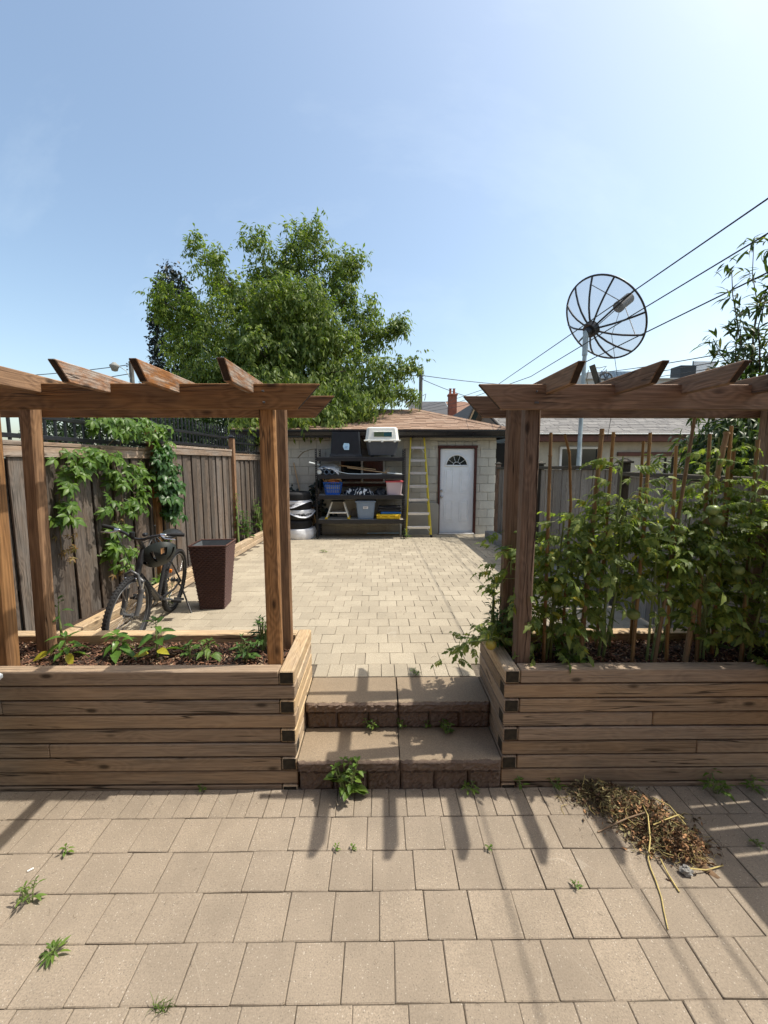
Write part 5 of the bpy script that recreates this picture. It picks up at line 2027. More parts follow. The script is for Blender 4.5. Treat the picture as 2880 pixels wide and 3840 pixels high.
# ------------------------------------------------------------------ pale bin at the left edge of the patio
pb = thing('plastic_bin', (-2.145, 1.88, 0), 'pale plastic bin at the left edge of the patio, mostly out of frame', 'bin')
q = MB()
q.frustum((-2.145, 1.88, 0), (.16, .2), (.39, .32), .84, ch=.03)
q.build('tub', M['white_plastic'], pb)
q = MB()
q.box((-2.145, 1.88, .855), (.42, .34, .035), .012)
q.build('rim', M['white_plastic'], pb)

# ------------------------------------------------------------------ mesh satellite dish
hub = Vector((4.564, 9.3, 4.781))
vv = (hub - Vector((0, 0, 1.95))).normalized()
rt_ = vv.cross(Vector((0, 0, 1))).normalized()
upv = rt_.cross(vv)
axis = (vv * math.cos(R(45)) + (rt_ * .80 + upv * .60) * math.sin(R(45))).normalized()
a1 = axis.cross(Vector((0, 0, 1))).normalized()
a2 = axis.cross(a1)
RD, DD = .93, .39
dish = thing('satellite_dish', (hub.x, hub.y, 0), 'large wire-mesh satellite dish on a pole above the neighbouring roof', 'satellite dish')


def dpt(r, t):
    return hub + axis * (DD * (r / RD) ** 2) + a1 * (r * math.cos(t)) + a2 * (r * math.sin(t))


q = MB()
n, m = 8, 48
V, F = [], []
for i in range(n + 1):
    for j in range(m):
        V.append(dpt(RD * max(.06, i / n), 2 * math.pi * j / m))
for i in range(n):
    for j in range(m):
        F.append((i * m + j, i * m + (j + 1) % m, (i + 1) * m + (j + 1) % m, (i + 1) * m + j))
q.add(V, F, 0, True)
q.build('mesh_panel', M['screen'], dish)
q = MB()
q.tube([dpt(RD, 2 * math.pi * k / 60) for k in range(60)], .02, 8, closed=True)
q.build('rim', M['black_metal'], dish)
for k in range(12):
    q = MB()
    q.tube([dpt(RD * u, 2 * math.pi * (k + .35) / 12) - axis * .012 for u in (.05, .25, .45, .65, .85, 1.0)], .02, 6)
    q.build('rib', M['black_metal'], dish)
q = MB()
q.cyl(hub - axis * .10, hub + axis * .02, .15, .17, n=24)
q.cyl(hub - axis * .2, hub - axis * .08, .075, .1, n=16)
q.build('hub', M['black_metal'], dish)
fp = hub + axis * .95
q = MB()
q.cyl(fp - axis * .06, fp + axis * .30, .115, n=18)
q.cyl(fp - axis * .08, fp - axis * .02, .125, n=18)
q.cyl(fp - axis * .14, fp - axis * .06, .05, n=12)
q.build('feed_horn', M['crate_bot'], dish)
for k in (1, 5, 9):
    q = MB()
    q.tube([dpt(RD * .86, 2 * math.pi * (k + .35) / 12), fp + (dpt(RD, 2 * math.pi * (k + .35) / 12) - hub).normalized() * .08], .009, 6)
    q.build('feed_strut', M['black_metal'], dish)
q = MB()
q.tube([fp - Vector((0, 0, .08)), fp + Vector((-.1, .1, -.6)), fp + Vector((.05, 0, -1.6)), fp + Vector((0, .2, -2.9))], .006, 5)
q.build('feed_cable', M['cable'], dish)
q = MB()
ph = hub - axis * .2
q.tube([(ph.x - .02, ph.y, -.05), (ph.x, ph.y, 2.3), (ph.x, ph.y, ph.z + .02)], [.05, .045, .042], 14)
q.tube([(ph.x, ph.y, ph.z - .45), (ph.x, ph.y, ph.z + .05)], .055, 14)
q.build('pole', M['galv'], dish)
pu = thing('clothesline_pulley', (4.66, 9.2, 3.5), 'round clothesline pulley on a dark plank fixed to the dish pole', 'pulley')
plank('plank', pu, (4.56, 9.2, 4.0), (4.72, 9.2, 3.58), .05, .11, M['fence_dark'], .004, up=(1, 0, 1))
q = MB()
pc = Vector((4.86, 9.16, 3.70))
q.torus(tuple(pc), .135, .018, 'Y', 30, 6)
for k in range(6):
    a = 2 * math.pi * k / 6
    q.cyl(tuple(pc), (pc.x + .13 * math.cos(a), pc.y, pc.z + .13 * math.sin(a)), .014, n=6)
q.cyl((pc.x, pc.y - .03, pc.z), (pc.x, pc.y + .03, pc.z), .03, n=12)
q.tube([(4.72, 9.18, 3.78), (pc.x, pc.y, pc.z + .2), tuple(pc)], .012, 6)
q.build('wheel', M['fork'], pu)
q = MB()
q.tube([(4.56, 9.2, 3.95), (4.7, 9.15, 3.93), (4.85, 9.15, 3.97), (4.78, 9.15, 3.88)], .008, 5)
q.tube([(4.5, 9.22, 3.9), (4.46, 9.2, 3.7), (4.52, 9.2, 3.5)], .008, 5)
q.build('dry_twigs', M['stem_brown'], pu)

# ------------------------------------------------------------------ neighbouring house on the right
nh = thing('stucco_house', (8, 13.5, 0), 'cream stucco house with grey shingle roof behind the right fence', 'house')
q = MB()
wx0, wx1, wy = 3.36, 13.5, 11.0
n_wx0, n_wx1, n_wz0, n_wz1 = 4.72, 5.80, 1.62, 2.33
for (xa, xb_, za, zb) in ((wx0, n_wx0, 0, 2.62), (n_wx0, n_wx1, 0, n_wz0), (n_wx0, n_wx1, n_wz1, 2.62), (n_wx1, wx1, 0, 2.62)):
    q.box(((xa + xb_) / 2, wy + .1, (za + zb) / 2), (xb_ - xa, .2, zb - za))
q.box((wx0 + .1, wy + 2.6, 1.31), (.2, 4.8, 2.62))
q.build('wall', M['stucco'], nh)
q = MB()
for (cx, cz, ww, hh) in (((n_wx0 + n_wx1) / 2, n_wz1 - .03, n_wx1 - n_wx0, .06), ((n_wx0 + n_wx1) / 2, n_wz0 + .03, n_wx1 - n_wx0, .06), (n_wx0 + .03, (n_wz0 + n_wz1) / 2, .06, n_wz1 - n_wz0 - .12), (n_wx1 - .03, (n_wz0 + n_wz1) / 2, .06, n_wz1 - n_wz0 - .12), ((n_wx0 + n_wx1) / 2 + .02, (n_wz0 + n_wz1) / 2, .05, n_wz1 - n_wz0 - .12)):
    q.box((cx, wy - .01, cz), (ww, .08, hh), .004)
w2 = q.build('window', M['white_trim'], nh)
for xa, xb_ in ((n_wx0 + .06, (n_wx0 + n_wx1) / 2 - .005), ((n_wx0 + n_wx1) / 2 + .045, n_wx1 - .06)):
    q = MB()
    q.box(((xa + xb_) / 2, wy + .03, (n_wz0 + n_wz1) / 2), (xb_ - xa, .008, n_wz1 - n_wz0 - .12))
    q.build('pane', M['glass'], w2, origin=nh.location)
q = MB()
q.box((9.4, wy - .03, 2.14), (6.3, .07, .10), .006)
q.build('trim_board', M['brown_trim'], nh)
ez, ey, rz_, ry_ = 2.66, 10.62, 3.62, 13.3
q = MB()
q.add([(3.2, ey, ez), (13.8, ey, ez), (13.8, ry_, rz_), (3.2, ry_, rz_), (3.2, 16, ez), (13.8, 16, ez)], [(0, 1, 2, 3), (3, 2, 5, 4)])
q.add([(3.22, ey, ez - .09), (13.8, ey, ez - .09), (13.8, ry_, rz_ - .09), (3.22, ry_, rz_ - .09)], [(3, 2, 1, 0)])
q.add([(3.36, wy, 2.6), (3.36, 15.6, 2.6), (3.36, ry_, rz_ - .05)], [(0, 2, 1)])
rf = q.build('roof', M['shingle_grey'], nh)
sdir2 = Vector((0, ry_ - ey, rz_ - ez)).normalized()
nrm2 = Vector((1, 0, 0)).cross(sdir2)
q = MB()
L2 = Vector((0, ry_ - ey, rz_ - ez)).length
for r in range(18):
    x_ = 3.2 - random.uniform(0, .2)
    while x_ < 10.5:
        w = random.choice((.22, .3, .38))
        a, c = max(x_, 3.2), x_ + w - .012
        x_ += w
        if c - a < .04:
            continue
        pc_ = Vector(((a + c) / 2, ey, ez)) + sdir2 * (L2 / 18 * (r + .5)) + nrm2 * .010
        q.box((0, 0, 0), (c - a, L2 / 18 + .01, random.choice((.008, .014))), mat=Matrix.Translation(pc_) @ Matrix((Vector((1, 0, 0)), sdir2, nrm2)).transposed().to_4x4() @ Matrix.Rotation(R(-2.5), 4, 'X'))
tag(q.build('shingle', M['shingle_grey'], rf, origin=nh.location), kind='stuff')
q = MB()
q.box((8.5, ey - .03, ez - .02), (10.6, .08, .035), .008)
q.build('gutter', M['white_trim'], nh)
q = MB()
q.box((8.5, ey + .03, ez - .13), (10.6, .03, .14))
q.box((8.5, ey + .2, ez - .2), (10.5, .35, .015))
q.build('fascia', M['brown_trim'], nh)
q = MB()
q.tube([(3.2, ey, ez + .03), (3.2, ry_, rz_ + .03)], .03, 6)
q.build('rake_edge', M['shingle_grey'], nh)
# dark sheet painted in for the shade between garage and house
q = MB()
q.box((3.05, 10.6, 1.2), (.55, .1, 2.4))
tag(q.build('gap_shade_sheet', M['dark']), 'dark sheet painted in for the shaded gap between the garage and the stucco house', 'screen')

# dark green gable behind
gg = thing('green_gable_house', (4.4, 18, 0), 'dark green gabled house peeking over the garage roof', 'house')
q = MB()
q.prism([(3.62, 0), (5.6, 0), (5.6, 3.2), (3.99, 4.32), (3.62, 3.5)][::-1], 18.0, 24.0)
q.build('wall', M['green_wall'], gg)
q = MB()
q.prism([(3.99, 4.42), (5.9, 3.08), (5.9, 2.98), (3.99, 4.32)], 17.8, 24.2)
q.prism([(3.52, 3.35), (3.99, 4.42), (3.99, 4.32), (3.60, 3.35)][::-1], 17.8, 24.2)
q.build('roof', M['shingle_grey'], gg)
q = MB()
q.prism([(3.62, 3.4), (4.0, 4.26), (4.04, 4.22), (3.69, 3.4)][::-1], 17.72, 17.8)
q.build('rake_board', M['straw'], gg)

# far house with red chimney
fh = thing('far_house', (4, 27, 0), 'distant house with charcoal and brown roofs and a red brick chimney', 'house')
q = MB()
q.add([(2.0, 25.3, 4.70), (4.30, 25.3, 4.70), (4.30, 28, 5.85), (1.6, 28, 5.85)], [(0, 1, 2, 3)])
q.add([(2.0, 25.3, 4.70), (4.30, 25.3, 4.70), (4.30, 25.3, 4.55), (2.0, 25.3, 4.55)], [(0, 3, 2, 1)])
q.build('grey_roof', M['shingle_dark'], fh)
q = MB()
q.add([(4.32, 25.2, 4.72), (7.2, 25.2, 4.72), (5.6, 28, 5.85), (4.32, 28, 5.85)], [(0, 1, 2, 3)])
q.build('brown_roof', plain('brown_asphalt', (0.21, 0.115, 0.075), .9, noise=.25, nscale=9), fh)
q = MB()
q.box((4.6, 26.6, 2.3), (5.2, 2.4, 4.6))
q.build('wall', M['brick'], fh)
q = MB()
q.box((4.27, 25.0, 5.05), (.46, .5, 1.55), .01)
q.box((4.27, 25.0, 5.8), (.54, .58, .1), .01)
ch_ = q.build('chimney', M['brick'], fh)
for xx in (4.14, 4.36):
    q = MB()
    q.cyl((xx, 25.0, 5.85), (xx, 25.0, 6.13), .075, .065, n=12)
    q.cyl((xx, 25.0, 6.15), (xx, 25.0, 6.17), .09, .09, n=12)
    q.build('chimney_pot', M['brick'], ch_, origin=fh.location)

# flat-roofed commercial block far right
cb = thing('commercial_building', (26, 46, 0), 'pale flat-roofed commercial building with blue corrugated rooftop room', 'building')
q = MB()
q.box((26.5, 46, 4.85), (14.5, 11, 9.7))
q.box((26.5, 40.42, 9.72), (14.6, .3, .12))
q.build('block', M['precast'], cb)
q = MB()
q.box((22.6, 43, 10.0), (5.2, 4, .9))
q.build('rooftop_room', M['precast'], cb)
q = MB()
V, F = [], []
N_ = 60
for i in range(N_ + 1):
    xx = 21.3 + 4.0 * i / N_
    yy = 40.95 - (.06 if i % 2 else 0)
    V += [(xx, yy, 9.3), (xx, yy, 10.5)]
F = [(2 * i, 2 * i + 2, 2 * i + 3, 2 * i + 1) for i in range(N_)]
q.add(V, F)
q.box((21.25, 40.92, 9.95), (.12, .1, 1.2))
q.build('corrugated_cladding', M['corr'], cb)
q = MB()
q.box((29.5, 41.5, 10.35), (1.5, 1.4, 1.4))
q.build('rooftop_unit', M['tote_black'], cb)
bb_ = thing('billboard', (31.1, 41.2, 9.7), 'faded pale billboard standing on the far flat roof', 'billboard')
q = MB()
q.box((31.15, 41.0, 10.65), (2.1, .12, 1.6))
q.build('panel', M['poster'], bb_)
q = MB()
q.prism([(31.5 + .28 * math.cos(R(a)), 10.35 + .5 * math.sin(R(a))) for a in range(180, -1, -15)], 40.92, 40.935)
q.build('arch_print', M['straw'], bb_)
q = MB()
for xx in (30.08, 32.22):
    q.cyl((xx, 41.05, 9.6), (xx, 41.05, 11.5), .05, n=6)
q.build('frame', M['fork'], bb_)

# low neighbour shed seen through the railing on the left
sh = thing('neighbour_shed', (-7.6, 5.3, 0), 'orange-shingled neighbour shed glimpsed through the left railing', 'shed')
q = MB()
q.box((-7.7, 5.3, 1.1), (2.3, 3.0, 2.2))
q.build('wall', M['brick'], sh)
q = MB()
q.add([(-9.2, 3.6, 2.22), (-6.3, 3.6, 2.22), (-6.3, 7.1, 2.22), (-9.2, 7.1, 2.22), (-7.75, 3.6, 3.0), (-7.75, 7.1, 3.0)], [(1, 2, 5, 4), (0, 4, 5, 3), (0, 1, 4), (2, 3, 5)])
q.build('roof', M['shingle'], sh)
q = MB()
q.box((-6.28, 5.35, 2.16), (.05, 3.5, .13))
q.build('gutter', M['gutter'], sh)

# ------------------------------------------------------------------ poles, lamp, cables
up_ = thing('utility_pole', (2.5, 26, 0), 'grey wooden utility pole rising behind the garage roof', 'pole')
plank('shaft', up_, (2.5, 26, -.05), (2.5, 26, 7.58), .21, .21, M['pole_wood'], .06, up=(0, 1, 0))
q = MB()
for k in range(4):
    q.lathe([(.02, 0), (.05, .02), (.02, .05)], (2.62, 25.9, 6.9 + k * .13), 8)
q.build('insulator', M['crate_bot'], up_)
q = MB()
q.tube([(2.62, 25.9, 5.9), (2.8, 25.8, 6.0), (2.72, 25.8, 5.6)], .02, 5)
q.build('service_loop', M['cable'], up_)
lp = thing('street_lamp', (-17.2, 30, 0), 'street lamp on a wooden pole far beyond the left pergola', 'street lamp')
plank('shaft', lp, (-17.2, 30, -.05), (-17.2, 30, 8.85), .27, .27, M['pole_wood'], .07, up=(0, 1, 0))
q = MB()
q.tube([(-17.25, 29.9, 7.6), (-17.45, 29.8, 8.15), (-17.8, 29.7, 8.38), (-18.05, 29.7, 8.38)], .035, 6)
q.build('arm', M['galv'], lp)
q = MB()
q.lathe([(0, .32), (.1, .32), (.16, .24), (.30, .14), (.31, .06), (.24, -.05), (.18, -.24), (.05, -.28), (0, -.28)], (-18.17, 29.7, 8.35), 16)
q.build('lamp_head', M['concrete'], lp)
q = MB()
for k in range(3):
    q.lathe([(.03, 0), (.07, .03), (.03, .07)], (-17.4, 29.85, 8.2 + k * .2), 8)
q.build('insulator', M['crate_bot'], lp)


def cable(pts, r, label, name='overhead_cable', group='overhead cables'):
    q = MB()
    q.tube(pts, r, 6)
    return tag(q.build(name, M['cable']), label, 'cable', group)


def poly(ps, n=8):
    out = []
    for a, c in zip(ps[:-1], ps[1:]):
        for k in range(n):
            out.append(Vector(a).lerp(Vector(c), k / n))
    out.append(Vector(ps[-1]))
    return out


cable(poly([(2.5, -6, 3.72), (2.5, 0, 3.66), (2.5, 9, 3.56), (2.62, 16, 4.2), (2.52, 25.9, 5.2)]), .006, 'topmost overhead cable, crossing the dish to the upper right')
cable(poly([(3.25, -6, 3.95), (3.25, 0, 3.9), (3.18, 9, 3.72), (2.95, 16, 4.15), (2.55, 25.9, 5.05)]), .007, 'middle of the three overhead cables crossing the dish')
cable(poly([(3.3, -6, 3.6), (3.3, 0, 3.56), (3.22, 9, 3.48), (3.0, 16, 4.0), (2.58, 25.9, 4.9)]), .007, 'lowest of the three overhead cables crossing the dish')
for dz, w_, lb in ((0, .016, 'upper thin cable running above the right pergola rafters'), (-.35, .014, 'middle thin cable running above the right pergola rafters'), (-.62, .013, 'lower thin cable running above the right pergola rafters')):
    cable(sag((9.9, 9.0, 4.72 + dz * .5), (12.4, 24, 6.9 + dz), .1), w_, lb)
cable(sag((2.5, 25.9, 7.1), (24, 44, 10.0), .5), .02, 'faint upper wire from the utility pole towards the right')
cable(sag((2.5, 25.9, 6.9), (14, 40, 7.2), .5), .02, 'faint lower wire from the utility pole towards the right')
cable(sag((2.5, 25.9, 7.1), (-17.2, 30, 8.6), .4), .02, 'faint wire from the utility pole behind the tree')
cable(sag((-17.2, 30, 8.6), (-40, 34, 8.6), .5), .025, 'faint upper wire left of the street lamp')
cable(sag((-17.2, 30, 8.0), (-40, 34, 7.4), .5), .025, 'faint lower wire left of the street lamp')

# ------------------------------------------------------------------ leaf templates
def lmesh(name, t, m, smooth=True):
    return numpy_mesh(name, t[0], t[1], m, smooth)


def compound(n_pairs, L, W, drop=.5, n=3, term=1.0, wave=0.0, power=.8, rach=.012, lobe=0.0):
    parts = []
    for i in range(n_pairs):
        xx = .3 + .55 * i / max(1, n_pairs)
        for s in (-1, 1):
            parts.append(xf(ovate(L * random.uniform(.75, 1.1), W, n, .14, .25, power, wave=wave, lobe=lobe), 1.0, rz=s * R(62 + random.uniform(-8, 8)), ry=drop * random.uniform(.6, 1.2), loc=(xx, s * .01, -.12 * xx * xx)))
    parts.append(xf(ovate(L * 1.15 * term, W * 1.15, n, .14, .3, power, wave=wave, lobe=lobe), 1.0, ry=drop * .8, loc=(.9, 0, -.10)))
    k = 4
    V = []
    for i in range(k + 1):
        u = .95 * i / k
        V += [(u, -rach, -.12 * u * u), (u, rach, -.12 * u * u)]
    parts.append((np.array(V), np.array([(2 * i, 2 * i + 2, 2 * i + 3, 2 * i + 1) for i in range(k)])))
    return join(parts)


def palmate(n=5, L=.62, W=.26):
    parts = []
    for i in range(n):
        a = R(-112 + 224 * i / (n - 1))
        l = L * (1 - .28 * abs(i - (n - 1) / 2) / ((n - 1) / 2))
        parts.append(xf(ovate(l, W * l / L, 4, .16, .28, .85, wave=.02), 1.0, rz=a, ry=random.uniform(.05, .35), loc=(.34, 0, 0)))
    V = [(0, -.012, .05), (0, .012, .05), (.34, .012, 0), (.34, -.012, 0)]
    parts.append((np.array(V), np.array([(0, 3, 2, 1)])))
    return join(parts)


# ------------------------------------------------------------------ big box elder behind the garage
def branchy(q, p0, p1, r0, r1, n=7, wob=.12):
    p0, p1 = Vector(p0), Vector(p1)
    pts, rs_ = [], []
    for i in range(n + 1):
        u = i / n
        p = p0.lerp(p1, u) + Vector((random.uniform(-wob, wob), random.uniform(-wob, wob), .25 * math.sin(u * math.pi) * wob * 3)) * (1 if 0 < i < n else 0)
        pts.append(p)
        rs_.append(r0 + (r1 - r0) * u)
    q.tube(pts, rs_, 7)
    return pts


tree = thing('boxelder_tree', (-2.7, 13.0, 0), 'big bright green leafy tree rising behind the garage', 'tree')
C0 = np.array([-2.6, 12.7, 4.4])
lobes = []          # tip, leaves, start radius, end radius, t0
T = lambda x_, y_, z_, n_, r0=.75, r1=.22, t0=.30: lobes.append((np.array([x_, y_, z_]), n_, r0, r1, t0))
T(-5.25, 12.6, 8.3, 420); T(-5.0, 13.4, 7.6, 300); T(-4.55, 12.2, 7.7, 380); T(-3.95, 12.9, 7.5, 300)
T(-3.5, 12.4, 8.35, 420); T(-3.15, 13.2, 7.9, 300)
T(-2.55, 12.3, 8.6, 400, .7, .18); T(-2.15, 12.8, 8.75, 380, .65, .16); T(-1.66, 12.3, 8.65, 420, .65, .18)
T(-1.1, 12.8, 7.9, 320); T(-.62, 12.3, 7.65, 400, .75, .25); T(-.55, 12.1, 6.9, 300, .7, .25); T(-.2, 12.3, 6.3, 320, .65, .2)
T(.25, 11.9, 5.65, 330, .6, .2); T(.62, 11.7, 5.75, 260, .5, .14, .5); T(.9, 11.5, 4.6, 300, .5, .15, .45); T(.98, 11.3, 3.75, 280, .45, .14, .45)
T(-.1, 11.0, 4.6, 360, .65, .3); T(.35, 10.8, 3.7, 360, .55, .22); T(-.7, 10.6, 4.2, 420, .7, .35); T(-.3, 10.2, 3.3, 360, .5, .22)
T(-1.3, 10.2, 3.5, 420, .6, .3); T(-1.05, 9.75, 2.95, 280, .45, .18); T(-1.7, 9.65, 2.85, 300, .45, .18); T(-2.2, 9.6, 2.85, 280, .45, .18); T(-2.45, 9.35, 2.35, 90, .25, .1, .75)
T(-2.6, 10.2, 3.8, 420, .7, .35); T(-3.4, 10.6, 4.0, 420, .7, .35); T(-3.2, 10.0, 2.9, 280, .5, .25)
T(-6.2, 12.6, 7.0, 380); T(-6.3, 12.4, 6.6, 300, .7, .18); T(-5.9, 12.3, 6.0, 420, .8, .3); T(-5.6, 12.0, 5.2, 420, .8, .35); T(-5.4, 11.7, 4.4, 380, .75, .35); T(-5.3, 11.5, 3.7, 340, .7, .3)
T(-4.4, 11.3, 5.8, 460, .9, .5); T(-3.6, 11.2, 6.4, 460, .9, .5); T(-2.7, 11.1, 6.2, 460, .9, .5); T(-1.8, 11.1, 6.3, 460, .9, .5); T(-1.1, 11.2, 5.6, 460, .8, .45)
T(-4.3, 11.0, 4.6, 440, .9, .5); T(-3.2, 10.9, 5.0, 460, .9, .5); T(-2.0, 10.9, 5.0, 460, .9, .5)
T(-2.4, 14.5, 7.0, 300, .9, .4); T(-4.4, 14.4, 6.3, 300, .9, .4); T(-.9, 14.2, 6.0, 300, .9, .4)
T(-2.95, 9.7, 2.72, 340, .4, .24, .55); T(-2.3, 9.85, 3.0, 340, .4, .26, .5); T(-1.7, 9.9, 3.0, 340, .4, .26, .5); T(-1.15, 9.95, 3.05, 340, .4, .26, .5); T(-.7, 10.0, 2.98, 320, .36, .22, .5); T(-.35, 10.35, 3.12, 300, .36, .22, .5); T(-3.3, 9.8, 2.6, 260, .4, .24, .6)
lobes = [(np.array([t_[0], t_[1], t_[2] if t_[2] < 5 else 5 + (t_[2] - 5) * .95]), a_, b_, c_, d_) for t_, a_, b_, c_, d_ in lobes]
q = MB()
branchy(q, (-2.7, 13.0, -.05), (-2.6, 12.85, 2.6), .26, .2, 5, .05)
branchy(q, (-2.6, 12.85, 2.6), (-2.5, 12.7, 4.6), .17, .11, 5, .06)
q.build('trunk', M['bark'], tree)
q = MB()
PP, DD_, UU, SS = [], [], [], []
for (tip, n_, r0, r1, t0) in lobes:
    st_ = C0 + np.array([random.uniform(-.4, .4), random.uniform(-.3, .3), random.uniform(-.9, .6)])
    branchy(q, st_, st_ + (tip - st_) * .93, .05, .008, 6, .08)
    n_ = int(n_ * .95)
    nt = max(6, n_ // 13)                       # twigs
    tt = t0 + (1 - t0) * rng.uniform(0, 1, nt) ** .75
    ax = (tip - st_) / np.linalg.norm(tip - st_)
    rad = r0 * (1 - tt) + r1
    tc = st_ + (tip - st_) * tt[:, None] + unit(nt) * (rad * rng.uniform(.25, 1, nt) ** .5)[:, None]
    for c_ in tc:
        k = rng.integers(9, 17)
        out = (c_ - (st_ + tip) / 2)
        out /= np.linalg.norm(out) + 1e-6
        p_ = c_ + rng.normal(size=(k, 3)) * np.array([.11, .11, .13])
        PP.append(p_)
        DD_.append(out * .5 + ax * .35 + unit(k) * .75 + np.array([0, 0, -.75]))
        UU.append(np.array([0, 0, .9]) + out * .6 + unit(k) * .55)
        SS.append(rng.uniform(.17, .28, k))
q.build('limbs', M['bark'], tree)
random.seed(5)
be = compound(2, .52, .215, .7, 2, 1.1)
scatter('crown', be, np.vstack(PP), np.vstack(DD_), np.vstack(UU), np.concatenate(SS), M['boxelder'], tree)['kind'] = 'stuff'

# dark tree behind it
dk = thing('dark_tree', (-8.3, 18.2, 0), 'dark narrow tree standing behind the left side of the green tree', 'tree')
q = MB()
branchy(q, (-8.3, 18.2, -.05), (-8.3, 18.2, 7), .2, .06, 6, .05)
q.build('trunk', M['bark'], dk)
n = 17000
blobs = [(-8.5, 18.2, 6.6, 1.0, 3.2), (-9.3, 18.1, 5.2, .62, .72), (-8.0, 18.0, 4.2, 1.2, 1.6), (-9.0, 18, 4.0, .6, 1.0)]
PP = []
for (x_, y_, z_, rx, rz_) in blobs:
    k = int(n * (rx * rz_) / 7.5)
    u = unit(k) * (rng.uniform(.55, 1, k) ** .4)[:, None] * (1 + .12 * np.sin(rng.uniform(0, 40, k)))[:, None]
    PP.append(np.array([x_, y_, z_]) + u * np.array([rx, rx, rz_]))
P = np.vstack(PP)
k = len(P)
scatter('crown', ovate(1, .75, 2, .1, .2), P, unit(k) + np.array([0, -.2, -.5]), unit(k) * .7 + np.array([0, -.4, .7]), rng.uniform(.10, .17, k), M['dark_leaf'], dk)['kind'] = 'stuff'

# shrubs behind the left fence
for (nm, lb, cx, cy, cz, rx, ry_, rz_, k) in (('shrub', 'dark shrub behind the iron railing near the garage', -4.1, 10.6, 2.3, 1.2, .8, 1.2, 3200), ('shrub', 'leafy shrub showing behind the railing above the bicycle', -6.6, 10.5, 2.2, 2.2, .9, 1.5, 4200)):
    t = thing(nm, (cx, cy, 0), lb, 'shrub')
    q = MB()
    for a in range(5):
        branchy(q, (cx + random.uniform(-.2, .2), cy, -.05), (cx + random.uniform(-.8, .8) * rx, cy + random.uniform(-.5, .5), cz + .3), .05, .012, 5, .05)
    q.build('stems', M['bark'], t)
    u = unit(k) * (rng.uniform(.2, 1, k) ** .4)[:, None]
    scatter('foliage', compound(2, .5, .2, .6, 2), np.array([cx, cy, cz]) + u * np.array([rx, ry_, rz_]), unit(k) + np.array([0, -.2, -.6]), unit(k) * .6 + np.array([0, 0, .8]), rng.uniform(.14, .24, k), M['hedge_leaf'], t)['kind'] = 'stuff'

# ------------------------------------------------------------------ peach tree beyond the right fence
pe = thing('peach_tree', (3.55, 4.1, 0), 'narrow-leaved peach tree at the right edge beyond the fence', 'tree')
q = MB()
branchy(q, (3.6, 4.1, -.05), (3.62, 4.1, 1.7), .09, .065, 5, .03)
q.build('trunk', M['bark'], pe)
q = MB()
tips = [(3.0, 3.75, 2.05), (2.88, 4.0, 2.15), (3.15, 3.7, 2.35), (3.3, 3.6, 2.2), (3.5, 3.6, 2.45), (3.7, 3.5, 2.2), (3.12, 4.3, 2.2), (3.38, 3.9, 2.72), (3.1, 4.0, 3.08), (3.3, 3.95, 3.15), (3.35, 4.0, 3.35), (3.25, 4.05, 3.72), (3.55, 4.0, 3.5), (3.55, 4.0, 3.9), (3.75, 4.0, 3.6), (3.8, 3.8, 3.0), (4.1, 4.1, 3.4), (4.0, 3.6, 2.5), (3.0, 4.6, 2.0), (3.25, 4.9, 1.95), (3.6, 4.8, 2.5), (2.95, 3.6, 1.85), (3.4, 3.5, 1.9), (4.3, 4.4, 3.9), (3.9, 4.6, 4.2)]
PP, DD_, UU, SS = [], [], [], []
for tp in tips:
    st_ = Vector((3.6 + random.uniform(-.1, .1), 4.1 + random.uniform(-.1, .1), min(tp[2] - .35, random.uniform(1.4, 2.6))))
    pts = branchy(q, st_, tp, .011, .003, 7, .06)
    for i in range(1, 8):
        p_ = np.array(pts[i])
        d_ = np.array(pts[i] - pts[i - 1])
        d_ /= np.linalg.norm(d_)
        k = 11 if tp[2] < 2.9 else 17
        PP.append(p_ + rng.normal(size=(k, 3)) * .035)
        DD_.append(d_ * .7 + unit(k) * .7 + np.array([-.25, -.1, -.55]))
        UU.append(unit(k) * .5 + np.array([0, 0, 1.0]))
        SS.append(rng.uniform(.085, .13, k))
for (c_, r_, k) in (((3.35, 3.9, 2.0), (.42, .45, .38), 1500), ((3.85, 4.2, 2.7), (.38, .4, .6), 700), ((3.9, 4.6, 2.0), (.5, .5, .6), 700)):
    u = unit(k) * (rng.uniform(.1, 1, k) ** .4)[:, None]
    PP.append(np.array(c_) + u * np.array(r_))
    DD_.append(unit(k) + np.array([-.3, -.2, -.6]))
    UU.append(unit(k) * .5 + np.array([0, 0, 1.0]))
    SS.append(rng.uniform(.085, .13, k))
q.build('limbs', M['bark'], pe)
scatter('crown', ovate(1, .23, 5, .15, .42, 1.0), np.vstack(PP), np.vstack(DD_), np.vstack(UU), np.concatenate(SS), M['peach'], pe)['kind'] = 'stuff'

